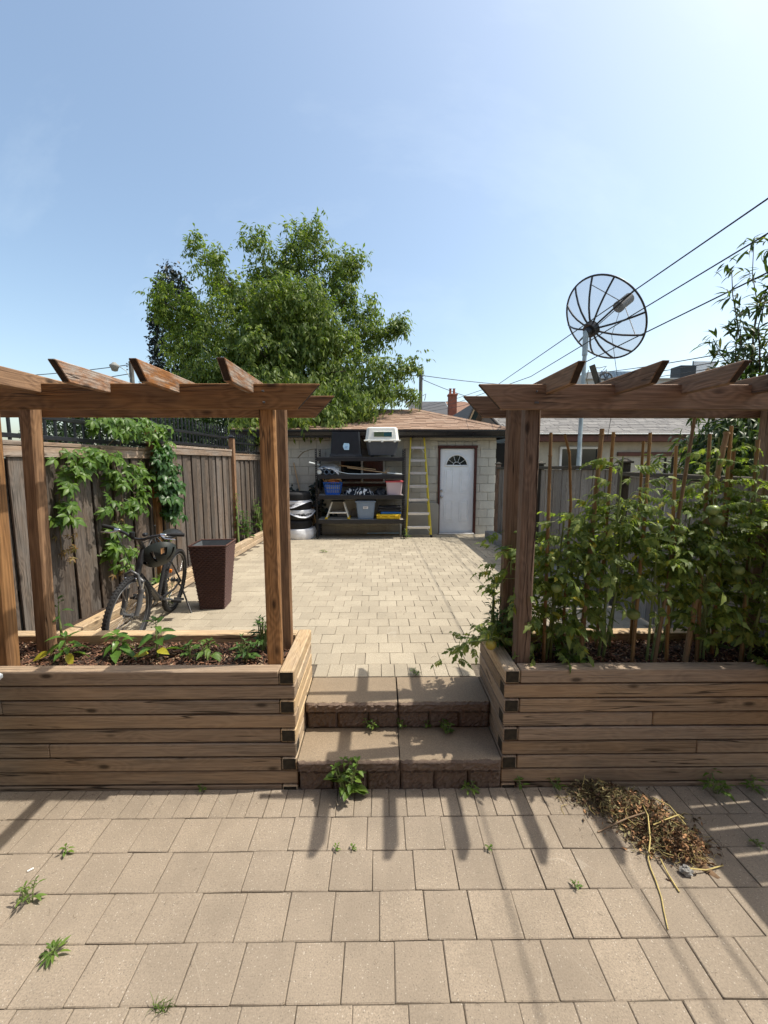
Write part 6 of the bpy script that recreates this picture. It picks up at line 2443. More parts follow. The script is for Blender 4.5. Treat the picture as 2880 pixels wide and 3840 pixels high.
# ------------------------------------------------------------------ creeper on the left fence
vine = thing('creeper', (-2.75, 4.9, zup(4.9)), 'bright green creeper spilling over the railing and down the left fence', 'vine')
vine2 = thing('creeper', (-2.70, 5.2, zup(5.2)), 'dark green creeper climbing the orange fence post behind the bicycle', 'vine')
random.seed(3)
tm = {'l': [lmesh('leaf', palmate(), M['creeper']) for _ in range(4)], 'd': [lmesh('leaf', palmate(5, .66, .36), M['creeper_dk']) for _ in range(4)], 'r': [lmesh('leaf', palmate(5, .55, .15), M['creeper_rust']) for _ in range(2)]}
cl = [(4.65, 2.33, 0.75, 0.13, 60, 'l'), (4.28, 2.31, 0.31, 0.09, 22, 'l'), (5.13, 2.24, 0.33, 0.18, 28, 'l'), (3.83, 1.97, 0.27, 0.08, 28, 'l'), (4.21, 1.99, 0.25, 0.09, 18, 'l'), (3.68, 1.86, 0.14, 0.05, 12, 'l'), (3.59, 1.74, 0.07, 0.07, 9, 'l'), (3.56, 1.58, 0.08, 0.05, 9, 'l'), (3.56, 1.45, 0.07, 0.05, 7, 'l'), (3.55, 1.32, 0.07, 0.04, 4, 'r'), (3.56, 1.2, 0.08, 0.05, 5, 'r'), (3.56, 1.1, 0.05, 0.04, 3, 'r'), (4.39, 1.84, 0.26, 0.12, 24, 'l'), (4.47, 1.62, 0.33, 0.15, 26, 'l'), (4.55, 1.47, 0.26, 0.09, 18, 'l'), (4.79, 1.83, 0.19, 0.09, 12, 'l'), (4.07, 1.48, 0.08, 0.04, 4, 'l'), (4.29, 1.28, 0.1, 0.05, 6, 'l'), (4.23, 1.21, 0.08, 0.04, 6, 'l'), (4.15, 1.11, 0.1, 0.06, 8, 'l'), (4.14, 1.02, 0.08, 0.04, 5, 'l'), (4.38, 1.01, 0.13, 0.05, 8, 'l'), (4.24, 0.9, 0.07, 0.05, 4, 'l'), (4.26, 0.8, 0.09, 0.05, 4, 'r'), (4.4, 1.33, 0.11, 0.04, 3, 'r'), (5.14, 2.0, 0.24, 0.14, 32, 'd'), (5.24, 1.82, 0.22, 0.14, 34, 'd'), (5.2, 1.61, 0.24, 0.14, 34, 'd'), (5.27, 1.42, 0.2, 0.12, 26, 'd'), (5.23, 1.29, 0.16, 0.08, 14, 'd'), (4.99, 0.55, 0.09, 0.08, 5, 'l'), (5.24, 1.0, 0.1, 0.07, 4, 'l')]
for (cy, cz, ry_, rz_, k, ty_) in cl:
    a = rng.uniform(0, 2 * math.pi, k)
    r_ = rng.uniform(0, 1, k) ** .5
    P = np.column_stack([-2.765 + rng.uniform(.0, .13, k) + (.06 if ty_ == 'd' else 0), cy + ry_ * r_ * np.cos(a), cz + rz_ * r_ * np.sin(a) + .03])
    D = np.column_stack([rng.uniform(.1, .9, k), rng.normal(0, .55, k), rng.uniform(-1.1, -.1, k)])
    U = np.column_stack([rng.uniform(.5, 1, k), rng.normal(0, .35, k) - .15, rng.uniform(.3, 1.1, k)])
    S = rng.uniform(.12, .185, k) if ty_ != 'r' else rng.uniform(.08, .12, k)
    leaf_objs('leaf', tm[ty_], P, D, U, S, vine2 if ty_ == 'd' else vine)
q = MB()
for pts in ([(5.1, 2.2), (4.6, 2.3), (4.2, 2.05), (3.85, 2.0), (3.62, 1.8), (3.57, 1.5), (3.56, 1.1)], [(4.6, 2.3), (4.4, 1.95), (4.45, 1.6), (4.5, 1.4), (4.3, 1.25), (4.15, 1.05), (4.24, .8)], [(4.99, .45), (5.05, .9), (5.1, 1.4), (5.1, 2.2)], [(4.45, 1.6), (4.75, 1.85), (5.0, 2.1)]):
    q.tube(poly([(-2.755, y_, z_) for y_, z_ in pts], 3), .0045, 5)
q.build('stem', M['stem_brown'], vine)
q = MB()
q.tube(poly([(-2.72, 5.2, zup(5.2) + .1), (-2.715, 5.24, 1.0), (-2.71, 5.2, 1.6), (-2.71, 5.15, 2.1)], 4), .007, 5)
q.tube(poly([(-2.70, 5.26, zup(5.2) + .1), (-2.69, 5.3, 1.2), (-2.69, 5.24, 1.7)], 4), .005, 5)
q.build('stem', M['stem_brown'], vine2)

# ------------------------------------------------------------------ leafy plants: one builder, leaves as parts
def herb(name, label, cat, loc, h, spread, n, tmpl_mat, L, W, up=.5, group=None, stems=1, seed=1, size=(.8, 1.2), nst=4, droop=.3, extra=None, top=True, joined=False, power=.8):
    rs = np.random.default_rng(seed)
    t = thing(name, loc, label, cat, group)
    x0, y0, z0 = loc
    q = MB()
    P, D, U, S = [], [], [], []
    for s in range(stems):
        ang = rs.uniform(0, 6.28)
        off = spread * (.35 if stems > 1 else .05) * rs.uniform(.3, 1)
        tipx, tipy = x0 + math.cos(ang) * off * 1.8, y0 + math.sin(ang) * off * 1.8
        hh = h * rs.uniform(.75, 1.05)
        bx, by = x0 + math.cos(ang) * off * .3, y0 + math.sin(ang) * off * .3
        q.tube([(bx, by, z0 - .01), ((bx + tipx) / 2 + rs.uniform(-.006, .006), (by + tipy) / 2, z0 + hh * .5), (tipx, tipy, z0 + hh)], [.0055 * h / .2 + .001, .004 * h / .2 + .001, .002], 5)
        k = max(2, n // stems)
        for i in range(k):
            u = .15 + .85 * (i + rs.uniform(0, .6)) / k
            a = i * 2.4 + rs.uniform(-.4, .4)
            reach = spread * (1.05 - .65 * u)
            cx, cy, cz = bx + (tipx - bx) * u, by + (tipy - by) * u, z0 + hh * u
            px_, py_, pz_ = cx + math.cos(a) * reach * .35, cy + math.sin(a) * reach * .35, cz + .01
            q.tube([(cx, cy, cz), (px_, py_, pz_)], .0016, 4, cap=False)
            P.append((px_, py_, pz_))
            D.append((math.cos(a), math.sin(a), up * rs.uniform(-.4, 1.1) + .5 * (u > .85)))
            U.append((rs.uniform(-.3, .3), rs.uniform(-.3, .3), 1))
            S.append(L * rs.uniform(*size) * (1.1 - .45 * u))
        if top:
            for i in range(3):
                a = rs.uniform(0, 6.28)
                P.append((tipx, tipy, z0 + hh))
                D.append((math.cos(a), math.sin(a), 1.1))
                U.append((-math.cos(a) * .5, -math.sin(a) * .5, 1))
                S.append(L * .5)
    q.build('stem', M['stem'], t)
    P, D, U, S = map(np.array, (P, D, U, S))
    meshes = [lmesh('leaf', ovate(1, W, nst, .18, droop * f_, power, wave=w_), tmpl_mat) for f_, w_ in ((1, .0), (1.4, .03), (.6, -.03))]
    if joined:
        scatter('foliage', ovate(1, W, nst, .18, droop, power), P, D, U, S, tmpl_mat, t, 'stuff')
    else:
        leaf_objs('leaf', meshes, P, D, U, S, t)
    for (pp, dd, ss, mm) in (extra or []):
        me = lmesh('leaf', ovate(1, W * 1.1, 5, .15, .35), mm)
        leaf_objs('leaf', [me], np.array([pp]), np.array([dd]), np.array([(0.2, -.5, 1.0)]), np.array([ss]), t)
    return t


SG = 'seedlings in the left planter'
herb('pepper_seedling', 'drooping pepper seedling with yellow lower leaves beside the leftmost post', 'seedling', (-2.03, 2.58, .685), .15, .10, 13, M['pepper'], .105, .46, .1, SG, 1, 11, droop=.5,
     extra=[((-2.10, 2.54, .74), (-.8, -.3, -.15), .11, M['yellow_leaf']), ((-1.97, 2.52, .75), (.55, -.5, -.7), .09, M['yellow_leaf'])])
herb('basil_plant', 'glossy cupped-leaf basil plant, second from the left in the planter', 'seedling', (-1.71, 2.60, .685), .18, .09, 16, M['pepper'], .10, .56, .25, SG, 1, 12, droop=.55)
herb('sunflower_seedling', 'tallest upright seedling in front of the bicycle wheel', 'seedling', (-1.44, 2.58, .685), .25, .10, 13, M['pepper'], .115, .5, .35, SG, 1, 13, droop=.4, extra=[((-1.43, 2.56, .745), (.7, -.3, .1), .09, M['yellow_leaf']), ((-1.48, 2.55, .73), (-.8, -.3, .1), .09, M['yellow_leaf'])])
herb('pepper_seedling', 'low bushy seedling, left of the two small ones mid planter', 'seedling', (-1.225, 2.56, .685), .12, .08, 18, M['mint'], .062, .5, .3, SG, 3, 14)
herb('pepper_seedling', 'low wilting seedling, right of the two small ones mid planter', 'seedling', (-1.105, 2.56, .685), .13, .08, 16, M['weed'], .07, .42, .1, SG, 3, 15, droop=.6)
herb('mint_plant', 'bushy low mint plant next to the inner left post', 'seedling', (-.86, 2.53, .685), .14, .10, 46, M['mint'], .058, .36, .4, SG, 7, 16)
herb('mint_plant', 'taller bushy mint plant touching the inner left post', 'seedling', (-.79, 2.68, .685), .24, .12, 80, M['mint'], .062, .36, .4, SG, 9, 17)
herb('bindweed', 'small leafy weed climbing between the leftmost post and the fence', 'weed', (-2.22, 2.80, .75), .30, .05, 6, M['creeper_dk'], .085, .6, .1, None, 1, 18)

# fence-foot plants
herb('vine_sprig', 'small pale creeper sprig on the far orange fence post', 'vine', (-2.70, 7.85, zup(7.85) + .15), .95, .10, 22, M['creeper'], .09, .5, -.1, None, 1, 21, droop=.4)
herb('fence_shrub', 'leafy shrub at the fence foot beyond the wicker pot', 'shrub', (-2.66, 8.25, zup(8.2) + .12), .58, .20, 90, M['creeper_dk'], .09, .55, .1, None, 6, 22)
herb('fence_shrub', 'farthest leafy shrub at the fence foot near the garage', 'shrub', (-2.62, 9.15, zup(9.1) + .12), .75, .28, 80, M['creeper'], .10, .5, .1, None, 6, 23)
herb('bike_weed', 'weed clump growing beside the bicycle rear wheel', 'weed', (-2.40, 4.55, zup(4.5)), .22, .12, 26, M['weed'], .07, .5, .2, None, 4, 24)

# ivy by the rack
iv = thing('ivy', (-1.5, 9.8, zg), 'dark ivy on the garage wall between tyres and rack', 'ivy')
q = MB()
ivp = [[(-1.75, 9.86, .9), (-1.6, 9.86, 1.25), (-1.4, 9.86, 1.45), (-1.2, 9.86, 1.52)], [(-1.65, 9.86, .5), (-1.5, 9.85, .85), (-1.35, 9.85, 1.05)], [(-1.55, 9.85, .7), (-1.3, 9.85, .75), (-1.1, 9.85, .62)], [(-1.95, 9.86, 1.1), (-2.1, 9.86, 1.3)]]
P = []
for pts in ivp:
    pp = poly(pts, 7)
    q.tube(pp, .007, 5)
    for p_ in pp:
        for k in range(3):
            P.append((p_.x + random.gauss(0, .06), p_.y - random.uniform(0, .07), p_.z + random.gauss(0, .06)))
q.build('stem', M['stem_brown'], iv)
P = np.array(P)
k = len(P)
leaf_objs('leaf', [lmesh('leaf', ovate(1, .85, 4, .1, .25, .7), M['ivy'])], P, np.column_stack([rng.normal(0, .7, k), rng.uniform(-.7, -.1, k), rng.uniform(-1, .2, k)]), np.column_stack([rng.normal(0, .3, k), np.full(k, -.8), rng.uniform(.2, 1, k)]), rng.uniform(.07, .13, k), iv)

# ------------------------------------------------------------------ bamboo stakes
def stake(pts, r, label, m='bamboo'):
    p = [Vector(a) for a in pts]
    t = thing('bamboo_stake', p[0], label, 'stake', 'bamboo stakes in the right planter')
    full = poly(pts, 5) if len(pts) > 2 else poly(pts, 12)
    # grain follows the cane: build along local X
    x = (p[-1] - p[0]).normalized()
    z = Vector((0, 1, 0))
    z = (z - x * z.dot(x)).normalized()
    y = z.cross(x)
    rot = Matrix((x, y, z)).transposed()
    q = MB()
    loc = [rot.transposed() @ (a - p[0]) for a in full]
    q.tube(loc, [r * (1.04 - .12 * i / len(loc)) for i in range(len(loc))], 8)
    L = loc[-1].x
    s = random.uniform(.05, .2)
    while s < L:
        # node rings
        i = min(len(loc) - 2, int(s / L * (len(loc) - 1)))
        f = (s / L * (len(loc) - 1)) - i
        c = loc[i].lerp(loc[i + 1], f)
        q.cyl(c - Vector((.004, 0, 0)), c + Vector((.004, 0, 0)), r * 1.22, r * 1.16, 8)
        s += random.uniform(.17, .26)
    me = q.mesh('cane', M[m])
    o = link(bpy.data.objects.new('cane', me))
    o.parent = t
    o.matrix_basis = rot.to_4x4()


SZ = .66
stk = [([(1.04, 2.5, SZ), (1.05, 2.55, 1.41), (1.058, 2.6, 2.123)], .0135, 'bamboo stake closest to the cracked pergola post'),
       ([(1.19, 2.58, SZ), (1.205, 2.6, 1.69), (1.18, 2.6, 2.0), (1.143, 2.6, 2.118)], .010, 'thin crooked bamboo stake bent near its top'),
       ([(1.25, 2.46, SZ), (1.324, 2.55, 1.47), (1.375, 2.6, 2.149)], .0175, 'thick pale bamboo stake leaning right, third from the post'),
       ([(1.49, 2.72, SZ), (1.468, 2.65, 1.57), (1.447, 2.6, 2.13)], .013, 'dark bamboo stake standing in front of the neighbour window'),
       ([(1.58, 2.46, SZ), (1.65, 2.55, 1.61), (1.676, 2.6, 2.124)], .0125, 'straight pale bamboo stake in the middle of the tomatoes'),
       ([(1.74, 2.74, SZ), (1.70, 2.7, 2.08)], .011, 'shorter bamboo stake close behind the middle one'),
       ([(1.84, 2.52, SZ), (1.846, 2.6, 2.045)], .0125, 'short bamboo stake just left of the tallest leaning one'),
       ([(1.72, 2.46, SZ), (1.90, 2.58, 1.833), (1.945, 2.6, 2.218)], .0125, 'tallest bamboo stake, leaning and crossing the back beam'),
       ([(2.02, 2.5, SZ), (2.049, 2.6, 2.117)], .0125, 'bamboo stake in front of the peach tree foliage'),
       ([(1.93, 2.48, SZ), (2.118, 2.6, 1.833), (2.155, 2.6, 2.132)], .0185, 'thickest dark bamboo stake near the right pergola post'),
       ([(2.2, 2.6, SZ), (2.18, 2.6, 2.168)], .0125, 'pale bamboo stake directly right of the thickest one'),
       ([(2.24, 2.66, SZ), (2.228, 2.62, 2.017)], .0125, 'short bamboo stake second from the right'),
       ([(2.29, 2.48, SZ), (2.353, 2.6, 2.082)], .0145, 'rightmost bamboo stake beside the right pergola post')]
for a in stk:
    stake(a[0], a[1] * .86, a[2])
for x_, zt, lb in ((3.02, 1.985, 'left of two thin grey stakes beyond the right fence'), (3.10, 2.0, 'right of two thin grey stakes beyond the right fence')):
    q = MB()
    q.tube([(x_ + (.0 if x_ < 3.05 else -.04), 4.4, .3), (x_, 4.4, zt)], .012, 6)
    tag(q.build('garden_stake', M['fence_dark']), lb, 'stake')

# ------------------------------------------------------------------ tomato plants
random.seed(9)
tl = []
for k in range(5):
    tl.append(lmesh('leaf', compound(4, .34, .20, .55, 6, 1.2, wave=.06, power=.7, lobe=.42), M['tomato_leaf']))
FR = [(1.689, 2.5, 1.152), (1.803, 2.5, 1.121), (1.59, 2.5, .997), (1.768, 2.5, .847), (2.037, 2.47, 1.597), (1.821, 2.47, 1.536), (1.69, 2.5, 1.544), (2.173, 2.44, 1.296), (1.073, 2.44, 1.187), (1.89, 2.55, 1.105), (2.12, 2.5, 1.43), (2.0, 2.46, 1.66), (.70, 2.50, .80)]
used = set()


def tomato(i, x0, y0, h, n, label, lo=.0, spread=.2, path=None, dead=0, size=(.12, .205)):
    rs = np.random.default_rng(40 + i)
    t = thing('tomato_plant', (x0, y0, .68), label, 'tomato plant', 'tomato plants in the right planter')
    q = MB()
    nst = 2 if path is None else 1
    P, D, U, S = [], [], [], []
    for s in range(nst):
        if path is None:
            dx, dy = rs.uniform(-.10, .10), rs.uniform(-.08, .08)
            pts = [Vector((x0 + s * .03, y0, .66)), Vector((x0 + dx * .4 + s * .04, y0 + dy * .5, .68 + h * .35)), Vector((x0 + dx * .8, y0 + dy, .68 + h * .7)), Vector((x0 + dx, y0 + dy, .68 + h * (1 if s == 0 else .8)))]
        else:
            pts = [Vector(p_) for p_ in path]
        pp = poly(pts, 5)
        q.tube(pp, [.0075 * (1 - .7 * j / len(pp)) + .0015 for j in range(len(pp))], 6)
        k = n // nst
        for j in range(k):
            u = lo + (1 - lo) * (j + rs.uniform(0, .9)) / k
            f = u * (len(pp) - 1)
            c = pp[min(len(pp) - 2, int(f))].lerp(pp[min(len(pp) - 1, int(f) + 1)], f % 1)
            a = j * 2.4 + rs.uniform(-.6, .6)
            r_ = spread * rs.uniform(.05, .75)
            e = Vector((c.x + math.cos(a) * r_, c.y + math.sin(a) * r_ * .7, c.z + rs.uniform(-.05, .08)))
            e.y = min(max(e.y, 2.36), 2.95)
            if rs.uniform() < .5:
                q.tube([c, c.lerp(e, .6) + Vector((0, 0, .02)), e], .0025, 4, cap=False)
            P.append(tuple(e))
            D.append((math.cos(a), math.sin(a), rs.uniform(-.45, .55)))
            U.append((.25 + rs.uniform(-.5, .5), -.4 + rs.uniform(-.5, .4), .9))
            S.append(rs.uniform(*size) * (1.05 - .3 * u))
    q.build('stem', M['stem'], t)
    leaf_objs('leaf', tl, np.array(P), np.array(D), np.array(U), np.array(S), t, i)
    for k, f in enumerate(FR):
        if k not in used and abs(f[0] - x0) < .16 and f[2] < .68 + h + .15:
            used.add(k)
            q = MB()
            r_ = random.uniform(.030, .041)
            q.lathe([(0, -r_ * .86), (r_ * .5, -r_ * .78), (r_ * .88, -r_ * .42), (r_, 0), (r_ * .9, r_ * .42), (r_ * .55, r_ * .74), (r_ * .2, r_ * .78), (0, r_ * .68)], f, 14)
            q.build('tomato', M['tomato_y'] if k == 12 else M['tomato'], t)
            q = MB()
            q.tube([(f[0], f[1], f[2] + r_ * .7), (f[0] + .02, f[1] + .03, f[2] + r_ + .04), (f[0] + .05, f[1] + .07, f[2] + r_ + .08)], .003, 4)
            for j in range(5):
                a = j * 1.256
                q.add([(f[0], f[1], f[2] + r_ * .75), (f[0] + .012 * math.cos(a + .4), f[1] + .012 * math.sin(a + .4), f[2] + r_ * .85), (f[0] + .03 * math.cos(a), f[1] + .03 * math.sin(a), f[2] + r_ * .7)], [(0, 1, 2)])
            q.build('fruit_stalk', M['stem'], t)
    return t


tomato(0, .93, 2.66, .62, 34, 'low tomato plant tucked behind the cracked pergola post', .05, .20, size=(.12, .2))
tomato(1, 1.06, 2.52, .90, 104, 'dense tomato plant nearest the cracked pergola post', .12, .21)
tomato(2, 1.24, 2.60, .92, 104, 'dense tomato plant beneath the thick leaning stake', .2, .22)
tomato(3, 1.42, 2.56, 1.30, 96, 'tall tomato plant reaching up to the neighbour window', .3, .2)
tomato(4, 1.55, 2.72, 1.05, 54, 'sparse tomato plant at the back, mid planter', .55, .2)
tomato(5, 1.70, 2.50, .86, 66, 'tomato plant bearing green fruit, middle of the planter', .42, .2)
tomato(6, 1.86, 2.62, 1.02, 76, 'tomato plant beneath the tallest leaning stake', .5, .22)
tomato(7, 2.05, 2.52, 1.02, 116, 'bushy tomato plant right of the fruiting ones', .15, .23)
tomato(8, 2.16, 2.62, 1.42, 98, 'tallest tomato plant in front of the peach tree', .2, .23)
tomato(9, 2.32, 2.50, 1.28, 124, 'dense tomato plant by the right pergola post', .05, .24)
tomato(10, 2.52, 2.56, 1.15, 84, 'rightmost tomato plant at the edge of the view', .05, .25)
tomato(11, .80, 2.74, .85, 26, 'tomato shoot growing left of the cracked post', .35, .16, size=(.11, .18))
tomato(12, .86, 2.56, .3, 20, 'tomato branch with yellowing fruit hanging over the planter corner towards the steps', .3, .12, path=[(.86, 2.60, .70), (.78, 2.55, .82), (.66, 2.50, .83), (.54, 2.47, .83), (.45, 2.45, .76)], size=(.10, .17))
herb('mint_bush', 'bushy mint in the right planter corner by the steps', 'mint', (.81, 2.66, .685), .30, .15, 190, M['mint'], .045, .5, .4, None, 14, 31, joined=False)
herb('tall_weed', 'thin upright weed with tiny leaves at the right planter corner', 'weed', (.77, 2.72, .69), .55, .09, 46, M['hedge_leaf'], .05, .34, .5, None, 1, 32)
herb('pepper_plant', 'small bright leafy plant at the front of the right planter', 'seedling', (1.20, 2.46, .685), .15, .13, 52, M['weed'], .062, .55, .3, None, 7, 33)

# ------------------------------------------------------------------ weeds on the patio and steps
W_ = [('big weed growing against the lower step', (-.19, 2.235, 0), .22, .13, 64, .062, .62, 8, 51), ('three-sprig leafy weed at the left of the patio', (-1.555, 1.645, 0), .085, .06, 20, .042, .36, 3, 52),
      ('flat serrated weed near the lower left corner', (-1.30, 1.44, 0), .03, .055, 18, .044, .28, 1, 53), ('tiny weed in a joint beyond the three-sprig weed at left', (-1.573, 1.875, 0), .04, .03, 8, .03, .5, 1, 54),
      ('weed sprig on the lower step left of centre', (-.06, 2.555, .19), .075, .06, 22, .032, .6, 3, 55), ('faint weed sprig on the lower step at the slab joint', (.137, 2.56, .19), .06, .05, 14, .028, .5, 3, 56),
      ('weed tuft on the lower step right of centre', (.43, 2.515, .19), .07, .07, 44, .028, .5, 7, 57), ('yellowish sprig on the lower step against the riser', (.30, 2.56, .19), .05, .05, 10, .028, .6, 2, 58),
      ('low weed at the foot of the lower step, right side', (.535, 2.255, 0), .05, .06, 14, .045, .4, 2, 59), ('narrow weed at the corner of steps and right planter', (.84, 2.265, 0), .07, .05, 10, .05, .3, 2, 60),
      ('small weed under the right planter beside the compost', (1.05, 2.265, 0), .05, .06, 10, .045, .35, 2, 61), ('broad weed under the right planter beyond the compost', (2.0, 2.23, 0), .10, .12, 26, .06, .36, 4, 62),
      ('small weed under the planter at the right edge', (2.235, 2.245, 0), .07, .07, 16, .05, .4, 2, 63), ('tiny weed in the joint below the leftmost rafter shadow', (-.226, 1.88, 0), .02, .025, 8, .018, .5, 2, 64),
      ('tiny weed in the joint beside the second rafter shadow', (-.143, 1.88, 0), .02, .025, 8, .018, .5, 2, 65), ('tiny weed in the joint just right of the third rafter shadow', (.54, 1.88, 0), .02, .03, 10, .018, .5, 2, 66),
      ('lone tiny weed in the joint left of the dry stalk', (.90, 1.68, 0), .025, .03, 9, .022, .5, 2, 67), ('tiny weed in the joint at the right edge of the patio', (1.93, 1.88, 0), .025, .04, 10, .03, .4, 2, 68),
      ('tiny weed at the foot of the left planter', (-1.06, 2.27, 0), .03, .03, 8, .022, .5, 2, 69), ('low weeds in front of the rack foot by the ladder', (.60, 9.17, zup(9.17)), .2, .1, 24, .08, .3, 4, 70),
      ('weed sprig at the top edge of the upper step', (.25, 2.90, .385), .03, .06, 16, .025, .5, 3, 71), ('small weed on the far paving by the left post', (-1.05, 7.6, zup(7.6)), .05, .08, 12, .05, .5, 2, 72)]
for (lb, loc, h, sp, n, L, W, stn, sd) in W_:
    herb('weed', lb, 'weed', loc, h, sp, n, M['weed'], L, W, .35, 'weeds in the paving joints', stn, sd, nst=3)
# grass tuft
gt = thing('grass_tuft', (-.788, 1.269, 0), 'small dry grass tuft in the joint near the bottom edge', 'grass')
q = MB()
for k in range(34):
    a, ln = random.uniform(0, 6.28), random.uniform(.02, .05)
    x_, y_ = -.788 + random.uniform(-.03, .03), 1.269 + random.uniform(-.008, .008)
    q.tube([(x_, y_, -.004), (x_ + math.cos(a) * ln * .4, y_ + math.sin(a) * ln * .4, ln * .7), (x_ + math.cos(a) * ln, y_ + math.sin(a) * ln, ln * .8)], [.0014, .001, .0003], 3)
q.build('blades', M['weed'], gt)['kind'] = 'stuff'

# ------------------------------------------------------------------ heap of pulled weeds
hp = thing('weed_heap', (1.43, 1.99, 0), 'heap of dry pulled weeds and roots on the patio by the right planter', 'weed heap')
spine = [(1.22, 2.22), (1.36, 2.14), (1.46, 2.02), (1.48, 1.92), (1.52, 1.82)]
q = MB()
V, F = [], []
NA, NRR = 30, 6


def edge(a):
    return .21 * (1 + .2 * math.sin(3 * a + 1) + .1 * math.sin(7 * a))


for i in range(NRR + 1):
    for j in range(NA):
        a = 2 * math.pi * j / NA
        r_ = edge(a) * (1 - i / NRR)
        lx, ly = r_ * math.cos(a) * .8, r_ * math.sin(a) * 1.35
        c, s = math.cos(R(32)), math.sin(R(32))
        V.append((1.42 + lx * c - ly * s * -1 * -1, 2.0 + lx * s * -1 + ly * c, .036 * (1 - (1 - i / NRR) ** 2) + random.uniform(-.004, .008) * (i > 0)))
for i in range(NRR):
    for j in range(NA):
        F.append((i * NA + j, i * NA + (j + 1) % NA, (i + 1) * NA + (j + 1) % NA, (i + 1) * NA + j))
q.add(V, F, 0, True)
q.build('core', M['hay_c'], hp)


def strand(k, bend):
    pts = [(-.5, 0, 0), (-.2, bend * .5, .08), (.15, bend * .6, .1), (.5, 0, -.02)]
    Vn, Fn = [], []
    for (x_, y_, z_) in pts:
        Vn += [(x_, y_ - .022, z_), (x_, y_ + .022, z_), (x_, y_, z_ + .03)]
    for i in range(3):
        for j in range(3):
            a, b2 = i * 3 + j, i * 3 + (j + 1) % 3
            Fn.append((a, b2, b2 + 3, a + 3))
    return np.array(Vn), np.array(Fn)


def heap_pts(n, wide=1.0):
    u = rng.uniform(0, 1, n) * (len(spine) - 1)
    i = np.minimum(u.astype(int), len(spine) - 2)
    f = u - i
    sp = np.array(spine)
    c = sp[i] * (1 - f)[:, None] + sp[i + 1] * f[:, None]
    wdt = np.interp(u / (len(spine) - 1), [0, .2, .55, .8, 1], [.09, .15, .13, .11, .07]) * wide
    off = rng.normal(size=(n, 2)) * wdt[:, None] * np.array([.72, .42])
    d = np.linalg.norm(off / np.maximum(wdt[:, None], .01), axis=1)
    z = .055 * np.exp(-d ** 2 * .9) * rng.uniform(.4, 1.25, n) + .004
    return np.column_stack([c + off, z]), u / (len(spine) - 1)


for (nm, m, n, s0, s1, bend, lo, hi) in (('dead_stems', 'hay_b', 1100, .02, .06, .5, 0, .85), ('pale_stems', 'straw_dry', 260, .03, .08, .5, 0, 1), ('rotted_bits', 'hay_c', 2200, .012, .04, .3, 0, 1), ('pale_roots', 'mulch_pale', 420, .015, .05, .8, .2, 1)):
    P, u = heap_pts(n * 2)
    keep = (u >= lo) & (u <= hi)
    P = P[keep][:n]
    P[:, 1] = np.minimum(P[:, 1], 2.262)
    k = len(P)
    D = unit(k) * np.array([1, 1, .35])
    scatter(nm, strand(3, bend), P, D, unit(k) * .5 + np.array([0, 0, 1]), rng.uniform(s0, s1, k), M[m], hp, 'stuff')
# crumpled dead leaves, broad and curled
for (nm, m, n, lo, hi) in (('crumpled_leaves', 'hay_a', 900, .3, 1), ('dark_leaves', 'hay_c', 700, 0, 1), ('grey_green_leaves', 'hay_b', 520, 0, .8)):
    P, u = heap_pts(n * 3)
    P = P[(u >= lo) & (u <= hi)][:n]
    P[:, 1] = np.minimum(P[:, 1], 2.262)
    P[:, 2] *= 1.1
    k = len(P)
    scatter(nm, ovate(1, .42, 4, .5, -.35, .8, wave=.18), P, unit(k) * np.array([1, 1, .5]), unit(k) * .9 + np.array([0, 0, .8]), rng.uniform(.014, .036, k), M[m], hp, 'stuff')
P, u = heap_pts(420, 1.7)
P[:, 2] = .005
P[:, 1] = np.minimum(P[:, 1], 2.262)
scatter('crumbs', strand(3, .3), P, unit(len(P)) * np.array([1, 1, .1]), unit(len(P)) * .3 + np.array([0, 0, 1]), rng.uniform(.008, .03, len(P)), M['hay_c'], hp, 'stuff')
for (pts, r_, lb, m) in (([(1.445, 2.06, .075), (1.42, 1.98, .085), (1.37, 1.88, .05), (1.32, 1.815, .012), (1.302, 1.77, .007), (1.285, 1.70, .006), (1.262, 1.63, .006), (1.235, 1.575, .006), (1.204, 1.504, .006)], [.0025, .0032, .0037, .0037, .0037, .0035, .0033, .003, .0025], 'long curving yellow-green stalk trailing out of the weed heap', 'straw_dry'),
                         ([(1.15, 1.965, .006), (1.22, 1.99, .012), (1.32, 2.0, .05), (1.42, 2.005, .08)], .004, 'dry forked stick poking left out of the weed heap', 'mulch_pale'),
                         ([(1.37, 1.80, .02), (1.365, 1.74, .008), (1.36, 1.655, .006)], .0035, 'short pale dry stem right of the long stalk', 'straw_dry'),
                         ([(1.47, 1.74, .03), (1.56, 1.75, .012), (1.66, 1.775, .008)], .003, 'thin dry stem lying right of the grey stone', 'straw_dry'),
                         ([(1.42, 1.935, .075), (1.50, 1.96, .08), (1.60, 2.0, .07), (1.645, 2.02, .03)], .003, 'dry stem lying across the top of the weed heap', 'straw_dry'),
                         ([(1.55, 2.14, .05), (1.6, 2.07, .06), (1.635, 1.99, .02)], .003, 'thin upright-curving stem at the right of the weed heap', 'straw_dry')):
    q = MB()
    q.tube(poly(pts, 3) if not isinstance(r_, list) else [Vector(p_) for p_ in pts], r_, 6)
    tag(q.build('dry_stalk', M[m]), lb, 'stalk')
q = MB()
V, F = [], []
rs = np.random.default_rng(4)
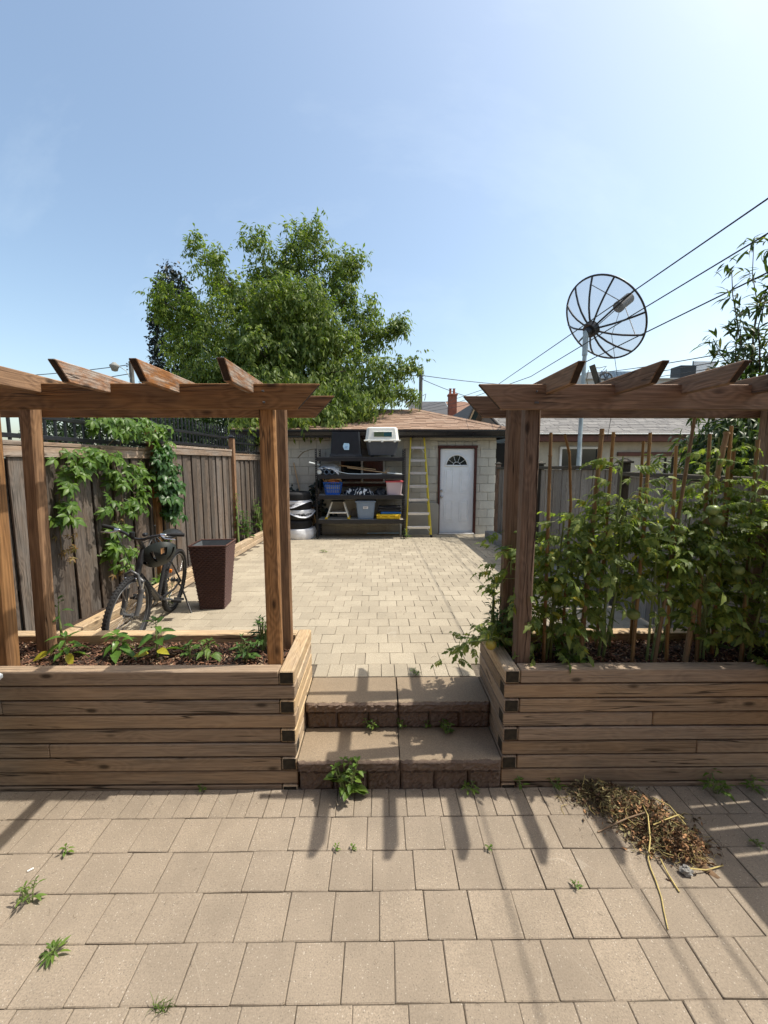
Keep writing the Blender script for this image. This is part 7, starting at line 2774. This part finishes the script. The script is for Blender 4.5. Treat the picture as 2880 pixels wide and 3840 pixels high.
for i in range(8):
    a = math.pi * i / 7
    for j in range(12):
        t = 2 * math.pi * j / 12
        k = rs.uniform(.7, 1.25)
        V.append((1.455 + .028 * math.sin(a) * math.cos(t) * k, 1.742 + .022 * math.sin(a) * math.sin(t) * k, .018 + .018 * math.cos(a) * k))
for i in range(7):
    for j in range(12):
        F.append((i * 12 + j, i * 12 + (j + 1) % 12, (i + 1) * 12 + (j + 1) % 12, (i + 1) * 12 + j))
q.add(V, F)
tag(q.build('stone', M['curb']), 'grey clod of concrete beside the weed heap', 'stone')
q = MB()
q.cyl((-1.685, 1.782, .006), (-1.668, 1.798, .006), .004, n=8)
tag(q.build('cigarette_butt', M['sticker_w']), 'small white cigarette butt on the left of the patio', 'litter')
# scattered crumbs of soil and dry bits near the planters
n = 900
P = np.column_stack([rng.uniform(-2.6, 2.6, n), 2.262 - np.abs(rng.normal(0, .07, n)), np.full(n, .004)])
far = rng.uniform(size=n) < .22
P[far, 1] = rng.uniform(1.2, 2.2, far.sum())
o = scatter('debris', strand(3, .3), P, unit(n) * np.array([1, 1, .1]), unit(n) * .3 + np.array([0, 0, 1]), rng.uniform(.005, .022, n), M['hay_c'])
tag(o, 'scattered soil crumbs and dry bits along the planter foot', 'debris', kind='stuff')
n = 2600
row = rng.integers(0, 8, n)
P = np.column_stack([rng.uniform(-2.4, 2.4, n), 2.08 - .2 * row + rng.normal(0, .006, n), np.full(n, .001)])
o = scatter('joint_crumbs', strand(3, .3), P, unit(n) * np.array([1, .3, .1]), unit(n) * .3 + np.array([0, 0, 1]), rng.uniform(.004, .012, n), M['hay_c'])
tag(o, 'fine crumbs of soil and moss caught in the patio joints', 'debris', kind='stuff')
n = 260
P = np.column_stack([rng.uniform(-2.3, 2.2, n), rng.uniform(3.0, 9.6, n), np.zeros(n)])
P[:, 2] = .384 - .0238 * (P[:, 1] - 2.884)
o = scatter('yard_litter', strand(3, .4), P, unit(n) * np.array([1, 1, .1]), unit(n) * .3 + np.array([0, 0, 1]), rng.uniform(.01, .045, n), M['hay_c'])
tag(o, 'scattered dry leaf bits on the upper paving', 'debris', kind='stuff')
